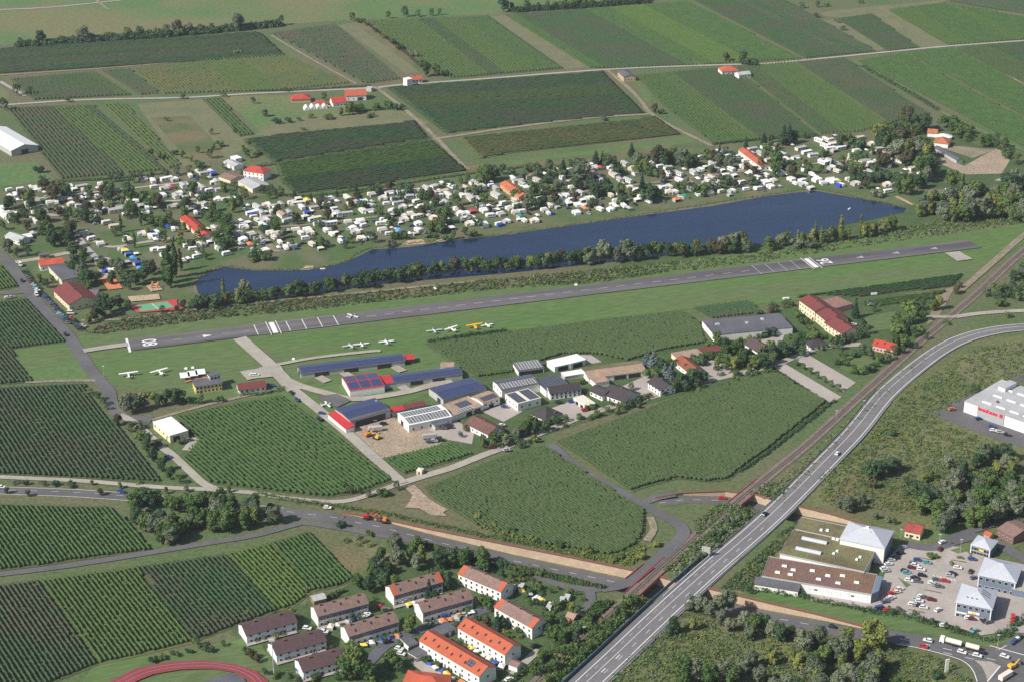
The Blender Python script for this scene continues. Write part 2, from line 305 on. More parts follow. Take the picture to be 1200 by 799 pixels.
def lob_broad(seed, wide=1.0, n=11, top=9.6):
    q = random.Random(seed); out = [((0, 0, 5.2), (2.7 * wide, 2.7 * wide, 3.2))]
    for i in range(n):
        a = 6.283 * i / n * 2.4 + q.random(); e = q.uniform(-1.0, 1.0); rr = q.uniform(1.6, 2.5) * wide; s = q.uniform(1.2, 1.9)
        out.append(((math.cos(a) * rr * math.cos(e), math.sin(a) * rr * math.cos(e), max(s + .7, min(top - s, 5.0 + 3.6 * math.sin(e)))), (s * wide ** 0.5, s * wide ** 0.5, s)))
    return out
def lob_poplar(seed):
    q = random.Random(seed); return [((q.uniform(-0.3, 0.3), q.uniform(-0.3, 0.3), 1.3 + i * 0.85), ((0.95 - abs(i - 3.2) * 0.10) * q.uniform(0.9, 1.15),) * 2 + (1.0,)) for i in range(10)]
def lob_conifer(seed, wide=1.0):
    out = []; q = random.Random(seed)
    for i in range(8):
        z = 1.2 + i * 1.08; r = (2.5 - i * 0.29) * wide
        for k in range(max(1, 5 - i // 2)):
            a = 6.283 * k / max(1, 5 - i // 2) + i; out.append(((math.cos(a) * r * 0.55, math.sin(a) * r * 0.55, z), (r * 0.6, r * 0.6, 0.62)))
    return out
def lob_shrub(seed):
    q = random.Random(seed); return [((q.uniform(-4, 4), q.uniform(-4, 4), q.uniform(2.0, 5.5)), (q.uniform(2.6, 3.9),) * 2 + (q.uniform(2.4, 4.2),)) for _ in range(6)]
TREES = {}
def treekind(key, name, lobs, mats, n, leaf_, th, flat=0.0, trunk_r=0.28):
    for i, (lb, m) in enumerate((l, m) for m in mats for l in lobs):
        parts = [('trunk', trunk('trunk', th, trunk_r, 4, i)), ('crown', crown('crown', lb, n, leaf_, m, i * 13 + len(key), flat))]
        TREES.setdefault(key, []).append(dict(name=name, parts=parts))
BRO = [lob_broad(s, w_) for s, w_ in ((1, 1.0), (2, 1.12), (3, 0.9), (4, 1.2))]
treekind('b', 'broadleaf_tree', BRO, [LB], 900, 0.42, 3.2); treekind('d', 'broadleaf_tree', BRO[:3], [LD], 900, 0.42, 3.2)
treekind('g', 'willow_tree', [lob_broad(7, 1.25, 13), lob_broad(8, 1.1, 12)], [LG], 1000, 0.40, 2.8); treekind('y', 'birch_tree', [lob_broad(9, 0.8, 13), lob_broad(10, 0.7, 13)], [LY], 850, 0.40, 3.0)
treekind('r', 'copper_tree', BRO[:2], [LR], 850, 0.42, 3.0); treekind('p', 'poplar_tree', [lob_poplar(1), lob_poplar(2)], [LB], 750, 0.34, 1.6); treekind('q', 'poplar_tree', [lob_poplar(3)], [LY], 750, 0.34, 1.6)
treekind('c', 'fir_tree', [lob_conifer(1), lob_conifer(2, 0.8)], [LC], 850, 0.36, 2.0, 0.3); treekind('e', 'cedar_tree', [lob_conifer(3, 1.45)], [LBL], 1000, 0.42, 2.0, 0.8)
SHR = [lob_shrub(s) for s in (1, 2, 3)]
for key, m in (('s', LB), ('t', LD), ('u', LY), ('v', LG), ('x', LR)):
    TREES[key] = [dict(name='shrub', parts=[('stem', trunk('stem', 2.2, 0.4, 4, i)), ('foliage', crown('foliage', l, 330, 0.75, m, i + 50))]) for i, l in enumerate(SHR)]
LOOK = dict(b='green leafy tree', d='dark green leafy tree', g='silvery willow tree', y='yellow-green slender tree', r='russet-leaved tree', p='tall columnar poplar', q='yellowish columnar poplar', c='dark conical fir', e='bluish spreading cedar',
            s='round green shrub', t='dark low shrub', u='yellowish shrub', v='grey-green shrub', x='russet shrub')
CAT = dict(p='poplar', q='poplar', c='fir', e='cedar', g='willow')
NT = {}; WAIT = []; NOW = [False]
def settle_trees(most=300):
    """the 300 leafy trees and 300 shrubs that show largest are things of their own, the rest one mass of far foliage"""
    NOW[0] = True; VV = []; QQ = []; MI = []; n = 0; ks = 'bdstuvx'
    for kinds, lob, lf, nl in (('bd', BRO, .55, 500), ('stuvx', SHR, .9, 260)):
        W_ = sorted((t for t in WAIT if t[1] in kinds), key=lambda t: -t[0]); src = [leaves(l, nl, lf, 90 + i) for i, l in enumerate(lob)]
        for h, k, x, y, lb, gp in W_[:most]: tree(k, x, y, h, lb, gp)
        for i, (h, k, x, y, lb, gp) in enumerate(W_[most:]):
            V, Q = src[i % len(src)]; s = h * mpp(x, y) / 9.0; an = rng.uniform(0, 6.28); c, s_ = math.cos(an) * s, math.sin(an) * s; p = g(x, y)
            W = np.stack([V[:, 0] * c - V[:, 1] * s_ + p.x, V[:, 0] * s_ + V[:, 1] * c + p.y, V[:, 2] * s], 1); VV.append(W); QQ.append(Q + n); n += len(W); MI.append(np.full(len(Q), ks.index(k)))
    if VV: tag(link('tree_foliage', fast('tree_foliage', np.concatenate(VV), np.concatenate(QQ), [LB, LD, LB, LD, LY, LG, LR], np.concatenate(MI))), 'smaller leafy trees and bushes in the far hedgerows and between the caravans', 'tree mass', None, 'stuff')
def tree(k, x, y, hpx, label=None, group=None):
    """a tree whose foot the photograph shows at x, y and that is hpx pixels tall"""
    if k in 'bdstuvx' and not NOW[0]: WAIT.append((hpx, k, x, y, label, group)); return
    p = g(x, y); h = hpx * mpp(x, y) / 0.90; P = TREES[k][NT.get(k, 0) % len(TREES[k])]; NT[k] = NT.get(k, 0) + 1
    q = rng.uniform(0.88, 1.14); s = h / 10.0
    o = inst(P, label, CAT.get(k, 'shrub' if k in 'stuvx' else 'tree'), p, rng.uniform(0, 6.28), (s * q, s * q, s), group)
    if label is None: auto(o, LOOK[k])
    return o
def many(spec):
    for t in spec.split():
        a = t.split(','); tree(a[3] if len(a) > 3 else 'b', float(a[0]), float(a[1]), float(a[2]))
def inside(x, y, P):
    c = False
    for (x0, y0), (x1, y1) in zip(P, P[1:] + P[:1]):
        if (y0 > y) != (y1 > y) and x < (x1 - x0) * (y - y0) / (y1 - y0) + x0: c = not c
    return c
HOLES = []
def hole(x, y):
    p = g(x, y); return any(inside(p.x, p.y, q) for q in HOLES)
def cluster(poly, n, kinds, h0, h1, where, mind=4.0):
    xs = [p[0] for p in poly]; ys = [p[1] for p in poly]; got = []; tries = 0
    while len(got) < n and tries < n * 60:
        tries += 1; x = rng.uniform(min(xs), max(xs)); y = rng.uniform(min(ys), max(ys))
        if not inside(x, y, poly) or hole(x, y) or any(abs(x - a) + 2 * abs(y - b) < mind for a, b in got): continue
        got.append((x, y))
    for x, y in got:
        k = rng.choice(kinds); tree(k, x, y, rng.uniform(h0, h1), LOOK[k] + ' ' + where, LOOK[k] + 's ' + where)
def along(pts, step, kinds, h0, h1, where, jit=2.0):
    for (x0, y0), (x1, y1) in zip(pts, pts[1:]):
        n = max(1, int(math.hypot(x1 - x0, y1 - y0) / step))
        for i in range(n):
            t = (i + rng.random() * 0.7) / n; k = rng.choice(kinds)
            tree(k, x0 + (x1 - x0) * t + rng.uniform(-jit, jit), y0 + (y1 - y0) * t + rng.uniform(-jit, jit) * 0.5, rng.uniform(h0, h1), LOOK[k] + ' ' + where, LOOK[k] + 's ' + where)
def clumps(P, rad, hgt, per, leaf_, seed):
    """tufts of leaves at many places: P is n x 3"""
    r = np.random.RandomState(seed); n = len(P); k = np.repeat(np.arange(n), per); m = len(k)
    d = r.normal(size=(m, 3)); d /= np.linalg.norm(d, axis=1)[:, None]; d[:, 2] = np.abs(d[:, 2]); sc_ = r.uniform(0.6, 1.35, n)[k][:, None]
    C0 = P[k] + d * np.array([rad, rad, hgt]) * sc_ * r.uniform(0.7, 1.0, (m, 1))
    N = d + r.normal(0, 0.45, (m, 3)); N /= np.linalg.norm(N, axis=1)[:, None]; T = np.cross(N, r.normal(size=(m, 3))); T /= np.linalg.norm(T, axis=1)[:, None]; B = np.cross(N, T)
    s = leaf_ * r.uniform(0.6, 1.3, (m, 1)); V = np.stack([C0 - T * s, C0 - B * s * .7, C0 + T * s, C0 + B * s * .7], 1).reshape(-1, 3)
    V[:, 2] = np.maximum(V[:, 2], P[:, 2].min() + 0.02)
    return V, np.arange(4 * m).reshape(-1, 4), k
def scrub(name, poly, n, rad, hgt, mats, label, zf=None, per=16, leaf_=0.5):
    """ground cover nobody could count: one object of kind stuff"""
    xs = [p[0] for p in poly]; ys = [p[1] for p in poly]; pts = []
    for _ in range(n * 30):
        if len(pts) >= n: break
        x = rng.uniform(min(xs), max(xs)); y = rng.uniform(min(ys), max(ys))
        if inside(x, y, poly) and not hole(x, y): pts.append(tuple(g(x, y)))
    V, Q, k = clumps(np.array(pts), rad, hgt, per, leaf_, n)
    mi = np.random.RandomState(n).randint(0, len(mats), len(pts))[k]
    return tag(link(name, fast(name, V, Q, mats, mi)), label, 'ground cover', None, 'stuff')
def hedge(px, wid, hgt, m, label=None, look=None, den=1.1, cat='hedge', name='hedge', sm=True):
    P = [g(*p) for p in px]; P = smooth(P) if sm else P; pts = []
    for p, d in walk(P, 1.0 / den * 0.8):
        s = Vector((-d.y, d.x, 0)); q = p + s * rng.uniform(-wid / 2, wid / 2); pts.append(tuple(q))
    V, Q, k = clumps(np.array(pts), max(0.5, wid * 0.45), hgt, int(22 * max(1, (wid / 3) ** 1.2)), max(.36, wid * .11), len(pts)); o = link(name, fast(name, V - np.array(P[0]), Q, m), None, P[0])
    tag(o, label, cat)
    if label is None: auto(o, look)
    return o
# ---------------------------------------------------------------- vineyards
def row_verts(a, b, L, wd, h, r, gap=0.025):
    n = max(2, int(np.linalg.norm(b - a) / L) + 1); t = np.linspace(0, 1, n)[:, None]; c = a + (b - a) * t; u = (b - a) / np.linalg.norm(b - a); s = np.array([-u[1], u[0]])
    k = np.clip(r.normal(1, 0.10, n), 0.65, 1.25); k[r.random_sample(n) < gap] *= 0.4; hh = h * k; ww = wd * np.clip(r.normal(1, 0.2, n), 0.55, 1.5)
    sh = r.normal(0, 0.1, n); prof = np.array([[-0.35, 0.12], [-0.5, 0.62], [-0.12, 1.0], [0.14, 0.97], [0.5, 0.6], [0.35, 0.12]]); V = np.zeros((n, 6, 3))
    for i, (px, pz) in enumerate(prof):
        o = (px * ww + sh + r.normal(0, 0.07, n))[:, None]; V[:, i, :2] = c + s * o; V[:, i, 2] = pz * hh * (1 + r.normal(0, 0.05, n))
    i0 = np.arange(n - 1)[:, None] * 6; j = np.arange(5)[None, :]; Q = np.stack([i0 + j, i0 + j + 6, i0 + j + 7, i0 + j + 1], -1).reshape(-1, 4)
    cap = np.array([[0, 1, 4, 5], [1, 2, 3, 4]]); Q = np.concatenate([Q, cap, cap[:, ::-1] + (n - 1) * 6]); return V.reshape(-1, 3), Q
PAL = {'vine_leaves': [VG2, VD], 'vine_leaves_dark': [VM, VD], 'vine_leaves_yellowing': [VG2, VG], 'vine_leaves_reddish': [VD, VP], 'vine_leaves_olive': [VG2, VO]}
def vineyard(label, poly, dpx, m, soil=None, sp=2.2, L=1.4, rows=False, h=1.9, wd=1.0, stripes=True, cat='vineyard'):
    P = np.array([tuple(g(*p))[:2] for p in poly]); a = g(*dpx[0]); b = g(*dpx[1]); u = np.array([b.x - a.x, b.y - a.y]); u /= np.linalg.norm(u); s = np.array([-u[1], u[0]])
    c0 = P.mean(0); root = thing('vineyard', label, cat, (c0[0], c0[1], 0)); z = layz()
    base = sheet('grass_floor', [(p[0] - c0[0], p[1] - c0[1]) for p in P], soil or SOIL, None, parent=root, world=True, z=z)
    r = np.random.RandomState(len(label) * 7 + len(poly)); alt = PAL.get(m.name, [m]); MM = [m] + alt; cur = 0; left = 0; MI = []; q = P @ s; tt = P @ u; VV = []; QQ = []; k = 0; nrow = 0
    for off in np.arange(q.min() + sp / 2, q.max(), sp):
        cuts = []
        for i in range(len(P)):
            j = (i + 1) % len(P)
            if (q[i] > off) != (q[j] > off): cuts.append(tt[i] + (tt[j] - tt[i]) * (off - q[i]) / (q[j] - q[i]))
        cuts.sort(); left -= 1
        for t0, t1 in zip(cuts[::2], cuts[1::2]):
            t0 += 1.0 + r.random_sample() * 1.2; t1 -= 1.0 + r.random_sample() * 1.2
            if t1 - t0 < 3: continue
            if left <= 0: cur = r.randint(0, len(MM)) if r.random_sample() < .8 else 0; left = r.randint(3, 14)
            V, Q = row_verts(u * t0 + s * off - c0, u * t1 + s * off - c0, L, wd, h, r, .014 if wd < 1.05 else .006)
            if rows and nrow < 100:
                link('vine_row', fast('vine_row', V, Q, MM[cur] if stripes else m), root); nrow += 1
            else: VV.append(V); QQ.append(Q + k); k += len(V); MI.append(np.full(len(Q), cur if stripes else 0))
    if VV: tag(link('vine_foliage', fast('vine_foliage', np.concatenate(VV), np.concatenate(QQ), MM, np.concatenate(MI)), root), None, None, None, 'stuff' if rows else None)
    return root
# ---------------------------------------------------------------- vehicles
def wheels(xs, ys, r=0.32, wd=0.2, name='wheel'):
    me = MB().tube((0, -wd / 2, 0), (0, wd / 2, 0), r, r, 10).mesh('wheel', TYRE); return [(name, me, (x, y, r)) for x in xs for y in ys]
def car_proto(colour, name='car', l=4.3, wd=1.78, h=1.48, cab=(-1.75, 1.0), hood=0.85):
    x0, x1 = -l / 2, l / 2; b = MB()
    b.prism([(x0, 0.28), (x1, 0.28), (x1 + 0.02, 0.6), (x1 - 0.25, hood - 0.08), (cab[1], hood + 0.03), (x0 + 0.15, hood + 0.05), (x0, 0.7)], -wd / 2, wd / 2)
    b.add([(cab[0] + .25, -wd * .4, h), (cab[1] - .75, -wd * .4, h), (cab[1] - .75, wd * .4, h), (cab[0] + .25, wd * .4, h), (cab[0] + .15, -wd * .42, h - .06), (cab[1] - .6, -wd * .42, h - .06), (cab[1] - .6, wd * .42, h - .06), (cab[0] + .15, wd * .42, h - .06)],
          [(0, 1, 2, 3), (4, 5, 1, 0), (5, 6, 2, 1), (6, 7, 3, 2), (7, 4, 0, 3)])
    gl = MB().add([(cab[0], -wd * .47, hood), (cab[1], -wd * .47, hood), (cab[1], wd * .47, hood), (cab[0], wd * .47, hood), (cab[0] + .18, -wd * .42, h - .06), (cab[1] - .62, -wd * .42, h - .06), (cab[1] - .62, wd * .42, h - .06), (cab[0] + .18, wd * .42, h - .06)],
          [(0, 1, 5, 4), (1, 2, 6, 5), (2, 3, 7, 6), (3, 0, 4, 7)])
    return dict(name=name, mesh=b.mesh('car_body', CARC[colour]), parts=[('glazing', gl.mesh('glazing', GLASS))] + wheels((-l * .31, l * .31), (-wd * .44, wd * .44)))
CARS = {c: car_proto(c) for c in CARC}
VANS = {c: car_proto(c, 'van', 5.2, 1.95, 2.2, (-2.5, 2.0), 1.25) for c in ('white', 'blue', 'red', 'silver')}
def car(c, x, y, ang=None, d=None, van=False, look=None, label=None, zz=None):
    """ang in degrees on the ground, or the pixel d the car points at"""
    p = g(x, y, zz or 0); a = R(ang or 0)
    if d: q = g(*d, zz or 0) - p; a = math.atan2(q.y, q.x)
    o = inst((VANS if van else CARS)[c], label, 'van' if van else 'car', p + Vector((0, 0, 0.02 + LAY[0] * 0.003 if zz is None else .04)), a)
    if label is None: auto(o, look or ('%s %s' % (c, 'delivery van' if van else 'parked car')))
    return o
def caravan_proto(m, awn=None, l=5.6, name='caravan'):
    b = MB(); b.prism([(-l / 2, 0.5), (l / 2 - .35, 0.5), (l / 2, 1.1), (l / 2 - .3, 2.35), (l / 2 - .7, 2.62), (-l / 2 + .5, 2.62), (-l / 2 + .08, 2.3)], -1.15, 1.15)
    b.tube((l / 2 - .3, 0, .55), (l / 2 + 1.1, 0, .5), .06, .05, 5)
    for x in (-l / 2 + .7, -.4, 1.0):
        for s in (-1, 1): b.box(x, x + 1.0, s * 1.15 - .02, s * 1.15 + .02, 1.45, 2.05, 1)
    b.add([(l / 2 - .06, -.8, 1.35), (l / 2 - .06, .8, 1.35), (l / 2 - .24, .8, 2.05), (l / 2 - .24, -.8, 2.05)], [(0, 1, 2, 3)], 1)
    parts = wheels((-.2,), (-1.0, 1.0), .32, .18)
    if awn:
        a = MB(); a.add([(-2.3, -1.2, 2.5), (2.2, -1.2, 2.5), (2.3, -3.7, 1.9), (-2.4, -3.7, 1.9), (2.3, -3.7, 0), (-2.4, -3.7, 0), (2.2, -1.2, 0), (-2.3, -1.2, 0)], [(0, 3, 2, 1), (3, 5, 4, 2), (2, 4, 6, 1), (0, 7, 5, 3)]); parts.append(('awning', a.mesh('awning', awn)))
    return dict(name=name, mesh=b.mesh('caravan_body', [m, GLASS]), parts=parts)
def mobile_proto(m, roofm, l=8.4, wd=3.2, h=2.5, rh=0.55, name='mobile_home', porch=None):
    b = MB().box(-l / 2, l / 2, -wd / 2, wd / 2, 0.25, h); r = MB(); o = .25
    r.prism([(-wd / 2 - o, h - .02), (0, h + rh), (wd / 2 + o, h - .02), (wd / 2 + o, h + .1), (0, h + rh + .12), (-wd / 2 - o, h + .1)], -l / 2 - o, l / 2 + o); r.v = [(y, -x, z) for x, y, z in r.v]
    for x in (-l * .36, -l * .05, l * .22):
        for s in (-1, 1): b.box(x, x + 1.1, s * wd / 2 - .03, s * wd / 2 + .03, 1.2, 2.1, 1)
    parts = [('roof', r.mesh('roof', roofm))]
    if porch: parts.append(('awning', MB().add([(-l * .3, -wd / 2, h - .1), (l * .3, -wd / 2, h - .1), (l * .3, -wd / 2 - 2.6, h - .5), (-l * .3, -wd / 2 - 2.6, h - .5), (-l * .3, -wd / 2 - 2.6, 0), (l * .3, -wd / 2 - 2.6, 0)], [(0, 3, 2, 1), (3, 4, 5, 2)]).mesh('awning', porch)))
    return dict(name=name, mesh=b.mesh('home_walls', [m, GLASS]), parts=parts)
def tent_proto(m): 
    b = MB().add([(-2.4, -2, 1.9), (2.4, -2, 1.9), (2.4, 2, 1.9), (-2.4, 2, 1.9), (-1.2, 0, 2.9), (1.2, 0, 2.9)], [(0, 1, 5, 4), (1, 2, 5), (2, 3, 4, 5), (3, 0, 4)]); w_ = MB().add([(-2.4, -2, 0), (2.4, -2, 0), (2.4, 2, 0), (-2.4, 2, 0), (-2.4, -2, 1.88), (2.4, -2, 1.88), (2.4, 2, 1.88), (-2.4, 2, 1.88)], [(1, 2, 6, 5), (2, 3, 7, 6), (3, 0, 4, 7)])
    return dict(name='tent', mesh=b.mesh('canopy', m), parts=[('side_wall', w_.mesh('side_wall', GREYC))])
CARAV = [(caravan_proto(COAT), 'plain white caravan'), (caravan_proto(COAT, GREYC), 'white caravan with grey awning'), (caravan_proto(COAT, BEIGE), 'white caravan with beige awning'), (caravan_proto(CREAMC, GREYC, 6.2), 'cream caravan with grey awning'), (caravan_proto(COAT, COAT, 6.0), 'white caravan with white awning'), (caravan_proto(COAT, BLUEC), 'white caravan with blue awning'), (caravan_proto(COAT, None, 7.0), 'long white caravan'), (caravan_proto(CREAMC), 'plain cream caravan')]
MOB = [(mobile_proto(COAT, LGREYR), 'white chalet with pale grey roof'), (mobile_proto(CREAMC, GREYC, 7.5, 3.6), 'cream chalet with grey roof'), (mobile_proto(COAT, WROOF, 8, 3, 2.5, .3), 'white-roofed static caravan'), (mobile_proto(CREAMC, BEIGE, 7.5, 3.4, porch=GREYC), 'cream chalet with beige roof'), (mobile_proto(COAT, LGREYR, 7, 3.4, porch=COAT), 'grey-roofed chalet with white canopy'), (mobile_proto(COAT, CREAMC, 9, 3.2, 2.5, .35), 'long cream-roofed static caravan')]
BIGM = [(mobile_proto(CREAMC, GREYC, 11, 5.5, 2.8, 1.1, 'chalet', None), 'large chalet with grey roof'), (mobile_proto(COAT, TANR, 10, 5.5, 2.8, 1.1, 'chalet', None), 'large chalet with brown roof')]
CL = []
TENT = {k: tent_proto(m) for k, m in dict(red=REDC, blue=BLUEC, yellow=YELC, orange=ORAC, teal=GRNC, green=GRNC, sky=SKYC, tan=BEIGE, white=COAT, grey=GREYC, cream=CREAMC).items()}
def camp(ox, oy, spec):
    """campsite pieces: eighth-pixel positions within one part of the photograph"""
    for t in spec.split():
        a = t.split(','); x = ox + float(a[0]) / 8; y = oy + float(a[1]) / 8 + 1.5; k = a[2] if len(a) > 2 else 'w'; CL.append((x, y)); p = g(x, y) + Vector((0, 0, .12)); an = R(-62 + rng.uniform(-9, 9) + rng.choice((0, 0, 90, 90, 180, 270)))
        if k == 'w': pr, lk = rng.choice(CARAV[:5] * 3 + CARAV[5:]); auto(inst(pr, None, 'caravan', p, an, rng.uniform(1.0, 1.25), 'caravans on the lakeside campsite'), lk)
        elif k == 'm': pr, lk = rng.choice(MOB); auto(inst(pr, None, 'mobile home', p, an, rng.uniform(0.98, 1.18), 'chalets on the lakeside campsite'), lk)
        elif k == 'M': pr, lk = rng.choice(BIGM); auto(inst(pr, None, 'chalet', p, an, 1.0, 'chalets on the lakeside campsite'), lk)
        elif k == 'c': c = rng.choice(['black', 'grey', 'blue', 'silver']); auto(inst(CARS[c], None, 'car', p, an, 1.1), c + ' car between caravans')
        elif k == 'p': umbrella(x, y)
        else: auto(inst(TENT[k], None, 'tent', p, an, 1.15, 'tents on the lakeside campsite'), ('sky-blue' if k == 'sky' else k) + ' canopy tent')
UMB = dict(name='parasol', parts=[('canopy', MB().add([(math.cos(i * .785) * 1.9, math.sin(i * .785) * 1.9, 2.1) for i in range(8)] + [(0, 0, 2.8)], [(i, (i + 1) % 8, 8) for i in range(8)]).mesh('canopy', PNKC)), ('pole', MB().tube((0, 0, 0), (0, 0, 2.7), .05, .05).mesh('pole', METAL))])
def umbrella(x, y): auto(inst(UMB, None, 'parasol', g(x, y), 0, 1.0, 'parasols on the terrace'), 'pink garden parasol')
# ---------------------------------------------------------------- light aeroplanes
def plane_proto(m, high=True, span=10.8):
    b = MB(); st = [(3.2, .25, 1.05), (2.6, .55, 1.05), (1.0, .68, 1.15), (-.6, .62, 1.2), (-2.4, .32, 1.25), (-4.0, .14, 1.3)]
    for (xa, ra, za), (xb, rb, zb) in zip(st, st[1:]): b.tube((xa, 0, za), (xb, 0, zb), ra, rb, 10)
    zw = 1.85 if high else .85; wg = MB()
    for s in (-1, 1): wg.add([(1.35, 0, zw), (-.2, 0, zw), (-.05, s * span / 2, zw + .12), (1.15, s * span / 2, zw + .12), (1.35, 0, zw + .18), (-.2, 0, zw + .08), (-.05, s * span / 2, zw + .2), (1.15, s * span / 2, zw + .24)], [(0, 1, 2, 3), (4, 7, 6, 5), (0, 3, 7, 4), (1, 5, 6, 2), (3, 2, 6, 7)])
    tl = MB().box(-4.2, -3.2, -1.7, 1.7, 1.32, 1.42); fn = MB().prism([(-4.4, 1.35), (-3.0, 1.35), (-3.8, 2.75), (-4.4, 2.75)], -.05, .05)
    cn = MB().box(-.3, 1.5, -.5, .5, 1.45, 1.84, tx=.25, ty=.08); pr = MB().box(3.25, 3.33, -.95, .95, 1.0, 1.12); pr.tube((3.15, 0, 1.05), (3.5, 0, 1.05), .2, .05, 8)
    gear = [('wheel', q[1], q[2]) for q in wheels((.3,), (-1.0, 1.0), .22, .14) + wheels((2.4,), (0,), .2, .12)]
    st_ = []
    if high: st_ = [('wing_strut', MB().tube((.5, s * .6, .8), (.5, s * 2.6, 1.92), .05, .05).mesh('wing_strut', m)) for s in (-1, 1)]
    return dict(name='light_aeroplane', mesh=b.mesh('fuselage', m), parts=[('wing', wg.mesh('wing', m)), ('tailplane', tl.mesh('tailplane', m)), ('tail_fin', fn.mesh('tail_fin', m)), ('canopy', cn.mesh('canopy', GLASS)), ('propeller', pr.mesh('propeller', DARK))] + gear + st_)
PLW, PLL, PLY = plane_proto(COAT), plane_proto(COAT, False, 9.6), plane_proto(plain('yellow_fabric', (0.85, 0.42, 0.02), 0.4)); PLG = plane_proto(plain('grey_aircraft_paint', (0.5, 0.52, 0.55), 0.4), False)
def plane(pr, x, y, wing, label, s=1.0):
    """wing: a pixel towards which the right or left wing points"""
    p = g(x, y); q = g(*wing) - p; return inst(pr, label, 'aeroplane', p + Vector((0, 0, .35)), math.atan2(q.y, q.x) + R(90), s, 'light aeroplanes on the airfield')
CHIM = plain('chimney_brick', (.24, .09, .06))
# ---------------------------------------------------------------- buildings
def gable_roof(L, W, h, rh, o, axis='x'):
    """slabs 0.22 m thick over a house L by W"""
    b = MB(); t = .22; k = rh / (W / 2)
    if axis == 'x': b.prism([(-o, h - o * k), (W / 2, h + rh), (W + o, h - o * k), (W + o, h - o * k + t), (W / 2, h + rh + t), (-o, h - o * k + t)], -o, L + o); b.v = [(y, x, z) for x, y, z in b.v]; b.f = [f[::-1] for f in b.f]
    else: k = rh / (L / 2); b.prism([(-o, h - o * k), (L / 2, h + rh), (L + o, h - o * k), (L + o, h - o * k + t), (L / 2, h + rh + t), (-o, h - o * k + t)], -o, W + o)
    return b
def hip_roof(L, W, h, rh, o, ins=None):
    ins = min(L, W) / 2 if ins is None else ins; x = ins if L >= W else L / 2; y = W / 2 if L >= W else ins
    e = [(-o, -o, h), (L + o, -o, h), (L + o, W + o, h), (-o, W + o, h)]; r = [(min(x, L / 2), min(y, W / 2), h + rh), (max(L - x, L / 2), max(W - y, W / 2), h + rh)]
    lo = [(a, c, d - .2) for a, c, d in e]
    f = ([(0, 1, 5, 4), (1, 2, 5), (2, 3, 4, 5), (3, 0, 4)] if L >= W else [(0, 1, 4), (1, 2, 5, 4), (2, 3, 5), (3, 0, 4, 5)]) + [(6, 7, 1, 0), (7, 8, 2, 1), (8, 9, 3, 2), (9, 6, 0, 3), (9, 8, 7, 6)]
    return MB().add(e + r + lo, f)
WIN = {}
def win_mesh(wd, hh, m=None):
    k = (wd, hh)
    if k not in WIN:
        WIN[k] = (MB().box(-wd / 2 - .09, wd / 2 + .09, -.04, .05, -.09, hh + .09).mesh('window', WHITE), MB().box(-wd / 2, wd / 2, -.055, -.041, 0, hh).mesh('pane', GLASS))
    return WIN[k]
def windows(root, L, W, faces, wd=1.1, hh=1.25):
    """faces: (which face, how many, sill heights)"""
    fr, pn = win_mesh(wd, hh)
    for face, n, zs in faces:
        for z in zs:
            for i in range(n):
                t = (i + .5) / n
                loc, rz = {'f': ((L * t, -.03, z), 0), 'l': ((-.03, W * (1 - t), z), -90), 'r': ((L + .03, W * t, z), 90), 'b': ((L * (1 - t), W + .03, z), 180)}[face]
                o = link('window', fr, root, loc, R(rz)); link('pane', pn, o)
